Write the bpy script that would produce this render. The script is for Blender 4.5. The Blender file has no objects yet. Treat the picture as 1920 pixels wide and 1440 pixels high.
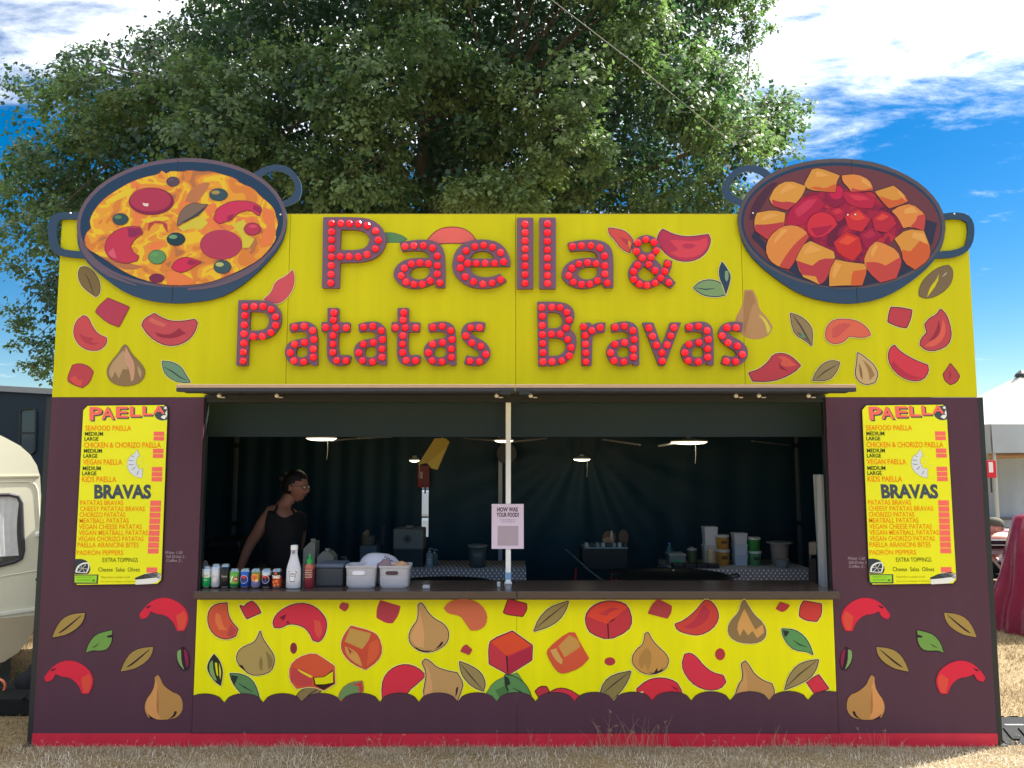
import bpy, bmesh, math, random
import numpy as np
from mathutils import Vector, Matrix
from mathutils.geometry import delaunay_2d_cdt
R = math.radians
random.seed(7); rng = np.random.default_rng(7)
sc = bpy.context.scene
C = sc.collection

# ---------------------------------------------------------------- camera
F = 1440.0; TH = R(5.4); D = 4.9          # focal length in photo pixels, upward tilt, metres to the stall front
CT, ST = math.cos(TH), math.sin(TH)
def ray(u, v):
    a = (u - 960) / F; b = (720 - v) / F
    return Vector((a, CT - b * ST, ST + b * CT))
_d = ray(965, 1400); H = -_d.z * D / _d.y
CAM = Vector((0, -D, H))
cam = bpy.data.cameras.new('camera'); cam.sensor_width = 36; cam.lens = 27; cam.clip_end = 3000
camo = bpy.data.objects.new('camera', cam); C.objects.link(camo)
camo.location = CAM; camo.rotation_euler = (math.pi / 2 + TH, 0, 0)
sc.camera = camo
def P(u, v, Y=0.0):                        # photo pixel -> point on the vertical plane Y
    d = ray(u, v); return CAM + d * ((Y + D) / d.y)
def G(u, v):                               # photo pixel -> point on the ground
    d = ray(u, v); return CAM + d * (-H / d.z)

# ---------------------------------------------------------------- sky, sun, exposure
SUN_AZ, SUN_EL = R(66), R(50)              # to the right of straight ahead, behind the stall
SUN = Vector((math.sin(SUN_AZ) * math.cos(SUN_EL), math.cos(SUN_AZ) * math.cos(SUN_EL), math.sin(SUN_EL)))
w = bpy.data.worlds.new('World'); sc.world = w; w.use_nodes = True
nt = w.node_tree; nt.nodes.clear()
def N(t, typ, **kw):
    n = t.nodes.new(typ)
    for k, v in kw.items(): setattr(n, k, v)
    return n
sky = N(nt, 'ShaderNodeTexSky', sky_type='NISHITA', sun_disc=False)
sky.sun_elevation = SUN_EL; sky.sun_rotation = SUN_AZ; sky.altitude = 50; sky.air_density = 1.0; sky.dust_density = 0.3; sky.ozone_density = 2.5
tc = N(nt, 'ShaderNodeTexCoord')
sep = N(nt, 'ShaderNodeSeparateXYZ'); nt.links.new(tc.outputs['Generated'], sep.inputs[0])
def M(t, op, a, b=None, c=None, clamp=False):
    n = N(t, 'ShaderNodeMath', operation=op, use_clamp=clamp)
    for i, x in enumerate((a, b, c)):
        if x is None: continue
        if isinstance(x, (int, float)): n.inputs[i].default_value = x
        else: t.links.new(x, n.inputs[i])
    return n.outputs[0]
zz = M(nt, 'ADD', M(nt, 'MAXIMUM', sep.outputs[2], 0.0), 0.10)
px_ = M(nt, 'DIVIDE', sep.outputs[0], zz); py_ = M(nt, 'DIVIDE', sep.outputs[1], zz)
cmb = N(nt, 'ShaderNodeCombineXYZ'); nt.links.new(px_, cmb.inputs[0]); nt.links.new(py_, cmb.inputs[1]); cmb.inputs[2].default_value = 3.7
def cloud_noise(scale, detail, rough, off, sy=1.0, dist=0.0, rot=0.0):
    mp = N(nt, 'ShaderNodeMapping'); mp.inputs['Location'].default_value = off; mp.inputs['Scale'].default_value = (1, sy, 1); mp.inputs['Rotation'].default_value = (0, 0, rot)
    nt.links.new(cmb.outputs[0], mp.inputs[0])
    n = N(nt, 'ShaderNodeTexNoise'); n.inputs['Scale'].default_value = scale; n.inputs['Detail'].default_value = detail
    n.inputs['Roughness'].default_value = rough; n.inputs['Distortion'].default_value = dist
    nt.links.new(mp.outputs[0], n.inputs[0]); return n.outputs[0]
# a broken cloud deck overhead that thins out towards the horizon
big = cloud_noise(0.9, 3.0, 0.5, (1.9, 0.6, 0), 1.0, 0.3)
fine = cloud_noise(4.2, 9.0, 0.66, (0.3, 4.1, 0), 1.7, 0.25, 0.6)
rad = M(nt, 'SQRT', M(nt, 'ADD', M(nt, 'MULTIPLY', px_, px_), M(nt, 'MULTIPLY', py_, py_)))
deck = N(nt, 'ShaderNodeMapRange', interpolation_type='SMOOTHSTEP'); nt.links.new(rad, deck.inputs[0])
for k_, v_ in ((1, 1.35), (2, 2.25), (3, 0.41), (4, -0.10)): deck.inputs[k_].default_value = v_
dens = M(nt, 'ADD', M(nt, 'ADD', M(nt, 'MULTIPLY', M(nt, 'SUBTRACT', big, 0.5), 0.75), M(nt, 'MULTIPLY', M(nt, 'SUBTRACT', fine, 0.5), 0.9)), deck.outputs[0])
mr = N(nt, 'ShaderNodeMapRange', interpolation_type='SMOOTHSTEP')
nt.links.new(dens, mr.inputs[0]); mr.inputs[1].default_value = -0.05; mr.inputs[2].default_value = 0.44; mr.inputs[3].default_value = 0; mr.inputs[4].default_value = 0.97
dt = N(nt, 'ShaderNodeVectorMath', operation='DOT_PRODUCT'); nt.links.new(tc.outputs['Generated'], dt.inputs[0]); dt.inputs[1].default_value = SUN
fwd = M(nt, 'POWER', M(nt, 'MAXIMUM', dt.outputs['Value'], 0.0), 6.0)      # clouds scatter more light towards the sun
cb = M(nt, 'ADD', M(nt, 'MULTIPLY', fwd, 18.0), 12.0)
cc = N(nt, 'ShaderNodeCombineColor'); 
for i, k in enumerate((0.97, 0.985, 1.0)): nt.links.new(M(nt, 'MULTIPLY', cb, k), cc.inputs[i])
hsv = N(nt, 'ShaderNodeHueSaturation'); hsv.inputs['Saturation'].default_value = 1.55; hsv.inputs['Value'].default_value = 0.85; nt.links.new(sky.outputs[0], hsv.inputs['Color'])
mx = N(nt, 'ShaderNodeMix', data_type='RGBA'); nt.links.new(mr.outputs[0], mx.inputs['Factor'])
nt.links.new(hsv.outputs[0], mx.inputs['A']); nt.links.new(cc.outputs[0], mx.inputs['B'])
bg = N(nt, 'ShaderNodeBackground'); bg.inputs[1].default_value = 0.05
wo = N(nt, 'ShaderNodeOutputWorld'); nt.links.new(mx.outputs['Result'], bg.inputs[0]); nt.links.new(bg.outputs[0], wo.inputs[0])
sl = bpy.data.lights.new('sun', 'SUN'); sl.energy = 4.3; sl.angle = R(0.53); sl.color = (1.0, 0.95, 0.87)
slo = bpy.data.objects.new('sun', sl); C.objects.link(slo); slo.rotation_euler = (-SUN).to_track_quat('-Z', 'Y').to_euler(); slo.location = (8, 12, 16)
sc.view_settings.view_transform = 'Standard'; sc.view_settings.look = 'None'; sc.view_settings.exposure = 1.72; sc.view_settings.gamma = 1
try: sc.view_settings.use_curve_mapping = False
except Exception: pass

# ---------------------------------------------------------------- materials
def lin(h):
    h = h.lstrip('#'); out = []
    for i in (0, 2, 4):
        c = int(h[i:i + 2], 16) / 255
        out.append(c / 12.92 if c <= 0.04045 else ((c + 0.055) / 1.055) ** 2.4)
    return out
MATS = {}
def mat(key, col, rough=0.5, metal=0.0, var=0.08, vscale=3.0, bump=0.0, bscale=40.0, spec=0.5, emit=None, estr=0.0, trans=0.0, alpha=1.0, k=1.0, coat=0.0, sss=0.0, wear=0.0):
    """procedural material: base colour with a soft noise variation and optional fine relief"""
    if key in MATS: return MATS[key]
    m = bpy.data.materials.new(key); m.use_nodes = True; t = m.node_tree
    b = t.nodes['Principled BSDF']
    c = [x * k for x in (lin(col) if isinstance(col, str) else col)]
    co = N(t, 'ShaderNodeTexCoord'); nz = N(t, 'ShaderNodeTexNoise'); nz.inputs['Scale'].default_value = vscale; nz.inputs['Detail'].default_value = 5
    t.links.new(co.outputs['Object'], nz.inputs[0])
    mxn = N(t, 'ShaderNodeMix', data_type='RGBA')
    mxn.inputs['A'].default_value = [x * (1 - var) for x in c] + [1]; mxn.inputs['B'].default_value = [min(x * (1 + var), 1) for x in c] + [1]
    t.links.new(nz.outputs[0], mxn.inputs['Factor']); t.links.new(mxn.outputs['Result'], b.inputs['Base Color'])
    rr = N(t, 'ShaderNodeMapRange'); rr.inputs[3].default_value = max(rough - 0.07, 0.02); rr.inputs[4].default_value = min(rough + 0.07, 1)
    t.links.new(nz.outputs[0], rr.inputs[0]); t.links.new(rr.outputs[0], b.inputs['Roughness'])
    b.inputs['Metallic'].default_value = metal; b.inputs['Specular IOR Level'].default_value = spec
    if coat: b.inputs['Coat Weight'].default_value = coat
    if trans: b.inputs['Transmission Weight'].default_value = trans
    if alpha < 1: b.inputs['Alpha'].default_value = alpha
    if sss: b.inputs['Subsurface Weight'].default_value = sss; b.inputs['Subsurface Radius'].default_value = (0.02, 0.008, 0.004)
    if emit: b.inputs['Emission Color'].default_value = lin(emit) + [1]; b.inputs['Emission Strength'].default_value = estr
    if wear:                                   # faded streaks and small scuffs
        mpw = N(t, 'ShaderNodeMapping'); mpw.inputs['Scale'].default_value = (7, 7, 0.35); t.links.new(co.outputs['Object'], mpw.inputs[0])
        nw = N(t, 'ShaderNodeTexNoise'); nw.inputs['Scale'].default_value = 1.6; nw.inputs['Detail'].default_value = 6; t.links.new(mpw.outputs[0], nw.inputs[0])
        ns = N(t, 'ShaderNodeTexNoise'); ns.inputs['Scale'].default_value = 26; ns.inputs['Detail'].default_value = 8; ns.inputs['Roughness'].default_value = 0.75; t.links.new(co.outputs['Object'], ns.inputs[0])
        sc1 = N(t, 'ShaderNodeMapRange'); t.links.new(nw.outputs[0], sc1.inputs[0])
        for k_, v_ in ((1, .3), (2, .7), (3, 1 - wear), (4, 1 + wear * .5)): sc1.inputs[k_].default_value = v_
        sc2 = N(t, 'ShaderNodeMapRange'); t.links.new(ns.outputs[0], sc2.inputs[0])
        for k_, v_ in ((1, .68), (2, .78), (3, 1.0), (4, 1 - wear * 2.5)): sc2.inputs[k_].default_value = v_
        vm = N(t, 'ShaderNodeVectorMath', operation='SCALE'); t.links.new(mxn.outputs['Result'], vm.inputs[0]); t.links.new(M(t, 'MULTIPLY', sc1.outputs[0], sc2.outputs[0]), vm.inputs['Scale']); t.links.new(vm.outputs[0], b.inputs['Base Color'])
    if bump:
        n2 = N(t, 'ShaderNodeTexNoise'); n2.inputs['Scale'].default_value = bscale; n2.inputs['Detail'].default_value = 6
        t.links.new(co.outputs['Object'], n2.inputs[0])
        bp = N(t, 'ShaderNodeBump'); bp.inputs['Strength'].default_value = bump; bp.inputs['Distance'].default_value = 0.01
        t.links.new(n2.outputs[0], bp.inputs['Height']); t.links.new(bp.outputs[0], b.inputs['Normal'])
    MATS[key] = m; return m
PK = 0.92
def ink(h): return mat('ink_' + h.lstrip('#'), h, rough=0.5, var=0.05, vscale=2.2, k=PK, spec=0.2)
def poster(key, cols, scale, stops, detail=3.0, dist=1.2, yscale=1.0):
    """flat print in a few hard-edged tones"""
    if key in MATS: return MATS[key]
    m = bpy.data.materials.new(key); m.use_nodes = True; t = m.node_tree; b = t.nodes['Principled BSDF']
    co = N(t, 'ShaderNodeTexCoord'); mp = N(t, 'ShaderNodeMapping'); mp.inputs['Scale'].default_value = (1, 1, yscale); t.links.new(co.outputs['Object'], mp.inputs[0])
    nz = N(t, 'ShaderNodeTexNoise'); nz.inputs['Scale'].default_value = scale; nz.inputs['Detail'].default_value = detail; nz.inputs['Distortion'].default_value = dist; nz.inputs['Roughness'].default_value = 0.45
    t.links.new(mp.outputs[0], nz.inputs[0])
    cr = N(t, 'ShaderNodeValToRGB'); cr.color_ramp.interpolation = 'CONSTANT'; e = cr.color_ramp.elements
    while len(e) < len(cols): e.new(0.5)
    for i, c in enumerate(cols):
        e[i].position = stops[i]; e[i].color = [x * PK for x in lin(c)] + [1]
    t.links.new(nz.outputs[0], cr.inputs[0]); t.links.new(cr.outputs[0], b.inputs['Base Color']); b.inputs['Roughness'].default_value = 0.5; b.inputs['Specular IOR Level'].default_value = 0.2
    MATS[key] = m; return m

# ---------------------------------------------------------------- object helpers
def tag(o, label, cat, group=None, kind=None):
    o['label'] = label; o['category'] = cat
    if group: o['group'] = group
    if kind: o['kind'] = kind
    return o
def origin_of(o):
    v = Vector(o.location)
    while o.parent: o = o.parent; v += o.location
    return v
def thing(name, loc, label, cat, group=None):
    o = bpy.data.objects.new(name, None); C.objects.link(o); o.location = loc; o.empty_display_size = 0.1
    return tag(o, label, cat, group)
def mesh_obj(name, verts, faces, mats, parent=None, mi=None, smooth=False, org=None):
    """link ONE mesh object; verts are world coordinates, org its origin (default: centre of its base)"""
    v = np.asarray(verts, dtype=float).reshape(-1, 3)
    if org is None: org = Vector(((v[:, 0].min() + v[:, 0].max()) / 2, (v[:, 1].min() + v[:, 1].max()) / 2, v[:, 2].min()))
    me = bpy.data.meshes.new(name); me.from_pydata((v - np.array(org)).tolist(), [], [list(f) for f in faces])
    for m in (mats if isinstance(mats, (list, tuple)) else [mats]): me.materials.append(m)
    if mi is not None: me.polygons.foreach_set('material_index', np.asarray(mi, dtype=np.int32))
    if smooth: me.polygons.foreach_set('use_smooth', np.ones(len(me.polygons), dtype=bool))
    me.update()
    o = bpy.data.objects.new(name, me); C.objects.link(o)
    if parent: o.parent = parent; o.location = Vector(org) - origin_of(parent)
    else: o.location = org
    return o
class MB:
    """collects shapes for one mesh"""
    def __init__(s): s.v = []; s.f = []; s.m = []
    def add(s, vs, fs, mi=0):
        n = len(s.v); s.v += [tuple(x) for x in vs]; s.f += [[n + i for i in f] for f in fs]; s.m += [mi] * len(fs); return s
    def box(s, a, b, mi=0, bev=0.0):
        x0, x1 = sorted((a[0], b[0])); y0, y1 = sorted((a[1], b[1])); z0, z1 = sorted((a[2], b[2]))
        if bev <= 0:
            vs = [(x0, y0, z0), (x1, y0, z0), (x1, y1, z0), (x0, y1, z0), (x0, y0, z1), (x1, y0, z1), (x1, y1, z1), (x0, y1, z1)]
            return s.add(vs, [(0, 3, 2, 1), (4, 5, 6, 7), (0, 1, 5, 4), (1, 2, 6, 5), (2, 3, 7, 6), (3, 0, 4, 7)], mi)
        bm = bmesh.new(); bmesh.ops.create_cube(bm, size=1)
        for q in bm.verts: q.co = Vector(((x0 + x1) / 2 + q.co.x * (x1 - x0), (y0 + y1) / 2 + q.co.y * (y1 - y0), (z0 + z1) / 2 + q.co.z * (z1 - z0)))
        bmesh.ops.bevel(bm, geom=bm.edges[:], offset=bev, segments=2, affect='EDGES', profile=0.5)
        bm.verts.index_update(); s.add([q.co for q in bm.verts], [[q.index for q in f.verts] for f in bm.faces], mi); bm.free(); return s
    def tube(s, pts, r, seg=8, mi=0, cap=True):
        pts = [Vector(p) for p in pts]; rs = r if isinstance(r, (list, tuple)) else [r] * len(pts)
        n0 = len(s.v); up = None; rings = []
        for i, p in enumerate(pts):
            t = (pts[min(i + 1, len(pts) - 1)] - pts[max(i - 1, 0)]).normalized()
            if up is None: up = t.orthogonal().normalized()
            up = (up - t * up.dot(t)); up = up.normalized() if up.length > 1e-6 else t.orthogonal().normalized()
            bi = t.cross(up)
            rings.append([p + (up * math.cos(2 * math.pi * k / seg) + bi * math.sin(2 * math.pi * k / seg)) * rs[i] for k in range(seg)])
        vs = [q for rg in rings for q in rg]; fs = []
        for i in range(len(pts) - 1):
            for k in range(seg): fs.append((i * seg + k, i * seg + (k + 1) % seg, (i + 1) * seg + (k + 1) % seg, (i + 1) * seg + k))
        if cap: fs += [tuple(range(seg))[::-1], tuple(range((len(pts) - 1) * seg, len(pts) * seg))]
        return s.add(vs, fs, mi)
    def lathe(s, prof, c=(0, 0, 0), seg=20, mi=0, axis='z', sx=1.0, sy=1.0, mids=None):
        vs = []; fs = []; ms = []
        for (r, h) in prof:
            for k in range(seg):
                a = 2 * math.pi * k / seg; q = (r * math.cos(a) * sx, r * math.sin(a) * sy, h)
                if axis == 'y': q = (q[0], -q[2], q[1])
                vs.append((c[0] + q[0], c[1] + q[1], c[2] + q[2]))
        n0 = len(s.v)
        for i in range(len(prof) - 1):
            for k in range(seg):
                fs.append((i * seg + k, i * seg + (k + 1) % seg, (i + 1) * seg + (k + 1) % seg, (i + 1) * seg + k)); ms.append(mids[i] if mids else mi)
        if prof[0][0] > 1e-5: fs.append(tuple(range(seg))[::-1]); ms.append(mids[0] if mids else mi)
        if prof[-1][0] > 1e-5: fs.append(tuple(range((len(prof) - 1) * seg, len(prof) * seg))); ms.append(mids[-1] if mids else mi)
        s.v += vs; s.f += [[n0 + i for i in f] for f in fs]; s.m += ms; return s
    def build(s, name, mats, parent=None, smooth=False, org=None):
        return mesh_obj(name, s.v, s.f, mats, parent, s.m, smooth, org)
def copy_tree(o, parent=None):
    c = o.copy(); C.objects.link(c); c.parent = parent
    for ch in list(o.children): copy_tree(ch, c)
    return c
def autosmooth(o, ang=40):
    me = o.data; bm = bmesh.new(); bm.from_mesh(me)
    for f in bm.faces: f.smooth = True
    for e in bm.edges:
        if len(e.link_faces) == 2 and e.calc_face_angle(0) > R(ang): e.smooth = False
    bm.to_mesh(me); bm.free(); return o

# ---------------------------------------------------------------- flat print helpers (all in photo pixels on the stall's front plane)
REG = {'R1': (60, 280, 3.0), 'R2': (420, 390, 1920 / 540), 'R3': (940, 390, 1920 / 540), 'R4': (1330, 280, 3.0), 'R5': (0, 720, 3.6), 'R7': (0, 1080, 4.0),
       'Q1': (350, 1100, 1920 / 620), 'Q2': (940, 1100, 1920 / 660), 'PX': (0, 0, 1.0)}
def pxs(reg, pts, dx=0, dy=0):
    ox, oy, s = REG[reg]; return [(ox + (x + dx) / s, oy + (y + dy) / s) for x, y in pts]
def chaikin(p, n=1, crisp=50, cut=1.1):
    """smooth a polygon; turns sharper than `crisp` degrees stay corners with only a tiny rounding"""
    for _ in range(n):
        q = []; m = len(p)
        for i in range(m):
            a, b, c = p[i - 1], p[i], p[(i + 1) % m]
            l1 = math.hypot(b[0] - a[0], b[1] - a[1]) or 1e-6; l2 = math.hypot(c[0] - b[0], c[1] - b[1]) or 1e-6
            dot = ((b[0] - a[0]) * (c[0] - b[0]) + (b[1] - a[1]) * (c[1] - b[1])) / (l1 * l2)
            sharp = math.degrees(math.acos(max(-1, min(1, dot)))) > crisp
            k1 = min(.25, cut / l1) if sharp else .25; k2 = min(.25, cut / l2) if sharp else .25
            q += [(b[0] + (a[0] - b[0]) * k1, b[1] + (a[1] - b[1]) * k1), (b[0] + (c[0] - b[0]) * k2, b[1] + (c[1] - b[1]) * k2)]
        p = q
    return p
def area(p): return sum(p[i][0] * p[(i + 1) % len(p)][1] - p[(i + 1) % len(p)][0] * p[i][1] for i in range(len(p))) / 2
def grow(p, d):
    s = 1 if area(p) > 0 else -1; n = len(p); out = []
    for i in range(n):
        a, b, c = p[i - 1], p[i], p[(i + 1) % n]
        e1 = (b[0] - a[0], b[1] - a[1]); e2 = (c[0] - b[0], c[1] - b[1])
        l1 = math.hypot(*e1) or 1e-6; l2 = math.hypot(*e2) or 1e-6
        nx = e1[1] / l1 + e2[1] / l2; ny = -e1[0] / l1 - e2[0] / l2; l = math.hypot(nx, ny)
        if l < 1e-6: out.append(b); continue
        k = min(2.0 / l, 2.2) / l
        out.append((b[0] + s * nx * k * d, b[1] + s * ny * k * d))
    return out
def ell(cx, cy, rx, ry, n=20, rot=0): return [(cx + rx * math.cos(t) * math.cos(rot) - ry * math.sin(t) * math.sin(rot), cy + rx * math.cos(t) * math.sin(rot) + ry * math.sin(t) * math.cos(rot)) for t in [2 * math.pi * i / n for i in range(n)]]
def strip(pts, w):
    """thin line as a polygon tapering at both ends"""
    L = []; Rr = []
    for i, p in enumerate(pts):
        a = pts[max(i - 1, 0)]; b = pts[min(i + 1, len(pts) - 1)]
        dx, dy = b[0] - a[0], b[1] - a[1]; l = math.hypot(dx, dy) or 1
        ww = w * (0.35 if i in (0, len(pts) - 1) else 1)
        L.append((p[0] - dy / l * ww / 2, p[1] + dx / l * ww / 2)); Rr.append((p[0] + dy / l * ww / 2, p[1] - dx / l * ww / 2))
    return L + Rr[::-1]
def tri(adds, subs=()):
    """triangulate the union of polygons minus others"""
    vs = []; fs = []
    for p in list(adds) + list(subs):
        if area(p) < 0: p = p[::-1]
        fs.append(list(range(len(vs), len(vs) + len(p)))); vs += [Vector((x, y)) for x, y in p]
    na = len(adds)
    ov, oe, of, _, _, fo = delaunay_2d_cdt(vs, [], fs, 0, 1e-5)
    keep = [f for f, src in zip(of, fo) if any(s < na for s in src) and not any(s >= na for s in src)]
    return [(q.x, q.y) for q in ov], keep
def to3(pts, Y): return [P(x, y, Y) for x, y in pts]
def flat(name, layers, parent, base=0.001, step=0.0003, mirror=None):
    """one printed motif: layers of (colour or material, polygon in photo pixels), each a hair in front of the last"""
    mb = MB(); mats = []
    for i, (col, poly) in enumerate(layers):
        m = ink(col) if isinstance(col, str) else col
        if m not in mats: mats.append(m)
        ov, of = tri([poly])
        if mirror: ov = [(mirror - x, y) for x, y in ov]
        v3 = to3(ov, 0); Y = -(base + i * step)
        v3 = [(q.x, Y, q.z) for q in v3]
        fs = []
        for f in of:                                # face the camera
            a, b, c = (Vector(v3[k]) for k in f[:3])
            fs.append(f if (b - a).cross(c - a).y < 0 else f[::-1])
        mb.add(v3, fs, mats.index(m))
    return mb.build(name, mats, parent)
def plate(name, adds, subs, Y0, Y1, m, parent, me_only=False):
    """cut-out board: px polygons extruded between depth Y0 (front) and Y1 (back)"""
    ov, of = tri(adds, subs); pts = to3(ov, 0)
    n = len(pts); front = [(q.x, Y0, q.z) for q in pts]; back = [(q.x, Y1, q.z) for q in pts]
    fs = []; cnt = {}
    for f in of:
        a, b, c = (Vector(front[k]) for k in f[:3])
        if (b - a).cross(c - a).y > 0: f = f[::-1]
        fs.append(list(f)); fs.append([k + n for k in f[::-1]])
        for i in range(len(f)): cnt[(f[i], f[(i + 1) % len(f)])] = 1
    for (a, b) in cnt:
        if (b, a) not in cnt: fs.append([b, a, a + n, b + n])
    return mesh_obj(name, front + back, fs, m, parent)
def text_mesh(s, off=0.0, shear=0.0, res=3):
    cu = bpy.data.curves.new('t', 'FONT'); cu.body = s; cu.offset = off; cu.shear = shear; cu.resolution_u = res; cu.size = 1
    o = bpy.data.objects.new('t', cu); C.objects.link(o); bpy.context.view_layer.update()
    me = o.evaluated_get(bpy.context.evaluated_depsgraph_get()).to_mesh()
    v = np.array([tuple(q.co) for q in me.vertices]).reshape(-1, 3); f = [list(p.vertices) for p in me.polygons]
    o.to_mesh_clear(); bpy.data.objects.remove(o); bpy.data.curves.remove(cu)
    return v, f
def text_px(name, s, box, m, parent, Y, off=0.0, shear=0.0, slope=0.0, mapf=None):
    """lettering fitted to a photo-pixel box (x0, ytop, x1, ybottom) on the plane Y"""
    v, f = text_mesh(s, off, shear); x0, yt, x1, yb = box
    a = v.min(0); b = v.max(0)
    uu = x0 + (v[:, 0] - a[0]) / (b[0] - a[0]) * (x1 - x0); vv = yb - (v[:, 1] - a[1]) / (b[1] - a[1]) * (yb - yt)
    vv = vv + slope * (uu - x0)
    pts = [P(x, y, Y) for x, y in zip(uu, vv)]
    fs = []
    for q in f:
        n = sum(((pts[q[i]] - pts[q[0]]).cross(pts[q[(i + 1) % len(q)]] - pts[q[0]]) for i in range(1, len(q))), Vector((0, 0, 0)))
        fs.append(q if n.y < 0 else q[::-1])
    return mesh_obj(name, [tuple(q) for q in pts], fs, m, parent)
# ================================================================= THE STALL FRONT
XL = P(97, 745).x; XR = P(1833, 745).x; XC = (XL + XR) / 2
ZT = P(965, 402).z; ZH = P(965, 745).z; ZB = 0.0
XIL = P(383, 746).x; XIR = P(1548, 746).x                 # inner edges of the serving hatch
ZCT = P(965, 1109, -0.07).z; ZCB = P(965, 1123, -0.07).z  # counter top and underside
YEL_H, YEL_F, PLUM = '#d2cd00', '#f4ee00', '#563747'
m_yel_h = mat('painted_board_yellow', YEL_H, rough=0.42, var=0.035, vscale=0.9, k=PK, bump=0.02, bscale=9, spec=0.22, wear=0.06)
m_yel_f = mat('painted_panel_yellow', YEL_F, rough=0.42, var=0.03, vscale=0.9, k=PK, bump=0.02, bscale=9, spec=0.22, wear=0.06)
m_plum = mat('painted_panel_plum', PLUM, rough=0.45, var=0.07, vscale=0.8, k=PK, bump=0.02, bscale=9, spec=0.22, wear=0.06)
m_red = mat('painted_skirt_red', '#cf2440', rough=0.45, var=0.12, vscale=4, k=PK, wear=0.14)
m_blk = mat('black_frame', '#1d2224', rough=0.5, var=0.2)
m_dark_al = mat('dark_aluminium', '#3a3c46', rough=0.42, var=0.15, metal=0.3)
m_wood = mat('pale_ply_edge', '#b99c80', rough=0.7, var=0.1, vscale=30)
m_counter = mat('dark_laminate', '#453a37', rough=0.22, var=0.15, vscale=6)
m_ply = mat('raw_ply_back', '#8a6f4c', rough=0.8, var=0.15, vscale=8)
stall = thing('food_stall', (XC, 0, 0), 'plum and yellow paella stall front with red bulb lettering and two pan cut-outs', 'food stall')

seams = [XL, P(539, 600).x, P(967, 600).x, P(1394, 600).x, XR]
boards = []
for i in range(4):
    g = 0.0012
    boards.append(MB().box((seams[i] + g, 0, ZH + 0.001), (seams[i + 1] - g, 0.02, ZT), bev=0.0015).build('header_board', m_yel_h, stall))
    MB().box((seams[i] + 0.02, 0.0201, ZT - 0.07), (seams[i + 1] - 0.02, 0.055, ZT - 0.02)).build('header_batten', m_ply, stall)
for i in (1, 2, 3): MB().box((seams[i] - 0.05, 0.0203, ZH + 0.06), (seams[i] + 0.05, 0.032, ZT - 0.08)).build('joint_batten', m_ply, stall)
def board_at(u, v):
    x = P(u, v).x
    for i in range(4):
        if x < seams[i + 1]: return boards[i]
    return boards[3]
# plum side panels, front panels under the counter, red skirting
sideL = MB().box((XL, 0, 0.0), (XIL, 0.02, ZH - 0.001), bev=0.0015).build('side_panel', m_plum, stall)
sideR = MB().box((XIR, 0, 0.0), (XR, 0.02, ZH - 0.001), bev=0.0015).build('side_panel', m_plum, stall)
XM = P(969, 1200).x
frontL = MB().box((XIL + 0.0015, 0, 0), (XM - 0.001, 0.02, ZCB - 0.001), bev=0.001).build('front_panel', m_plum, stall)
frontR = MB().box((XM + 0.001, 0, 0), (XIR - 0.0015, 0.02, ZCB - 0.001), bev=0.001).build('front_panel', m_plum, stall)
MB().box((XM - 0.05, 0.0203, 0.0), (XM + 0.05, 0.032, ZCB - 0.04)).build('joint_batten', m_ply, stall)
ZS = P(965, 1375).z
for a, b in ((XL, XIL), (XIL + 0.001, XM - 0.001), (XM + 0.001, XIR - 0.001), (XIR, XR)):
    MB().box((a, -0.006, -0.02), (b, -0.0002, ZS)).build('skirting', m_red, stall)
for a, b in ((XL - 0.034, XL - 0.002), (XR + 0.002, XR + 0.036)):
    MB().box((a, 0.004, 0.0), (b, 0.05, ZH)).build('edge_post', m_blk, stall)
    MB().box((a - 0.02, -0.01, 0.0), (b + 0.02, 0.09, 0.012)).build('foot_plate', m_blk, stall)
for a in (XIL - 0.003, XIR + 0.003):
    MB().box((a - 0.012, 0.0205, ZCB), (a + 0.012, 0.06, ZH)).build('hatch_jamb', m_blk, stall)
MB().box((XIL, 0.021, ZH - 0.03), (XIR, 0.06, ZH + 0.05)).build('hatch_head', m_blk, stall)
# counter: two dark lengths meeting at the middle
XCm = P(969, 1112, -0.07).x
for a, b in ((P(364, 1112, -0.07).x, XCm - 0.0025), (XCm + 0.0025, P(1574, 1112, -0.07).x)):
    MB().box((a, -0.07, ZCB), (b, -0.0005, ZCT), bev=0.003).build('counter_edge', m_counter, stall)
for a, b in ((XIL + 0.012, XCm - 0.002), (XCm + 0.002, XIR - 0.012)):
    MB().box((a, 0.0, ZCT - 0.03), (b, 0.36, ZCT - 0.0008), bev=0.002).build('counter_top', m_counter, stall)
# lifted hatch flap: slab with pale edge and stepped dark profiles
YF = -0.44
fzt = P(965, 720.5, YF).z; fzb = P(965, 727, YF).z
fx0 = P(330, 727, YF).x; fx1 = P(1606, 727, YF).x; fxm = P(966, 727, YF).x
for a, b in ((fx0, fxm - 0.002), (fxm + 0.002, fx1)):
    MB().box((a, YF, fzb), (b, -0.0003, fzt), bev=0.002).build('flap_board', m_wood, stall)
    MB().box((a, YF + 0.002, fzb - 0.022), (b, YF + 0.05, fzb - 0.0005), bev=0.002).build('flap_rail', m_dark_al, stall)
    MB().box((a + (0.03 if a < 0 and a < -1 else 0), YF + 0.0505, fzb - 0.026), (b - (0.03 if b > 1 else 0), YF + 0.09, fzb - 0.0005), bev=0.002).build('flap_rail', m_dark_al, stall)
    MB().box((a + (0.03 if a < -1 else 0), YF + 0.091, fzb - 0.008), (b - (0.03 if b > 1 else 0), -0.001, fzb - 0.0005)).build('flap_underside', m_dark_al, stall)
MB().box((P(385, 740).x, -0.014, P(965, 746.5).z), (P(1546, 740).x, -0.0062, fzb - 0.0085), bev=0.001).build('flap_hinge', m_blk, stall)
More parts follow.
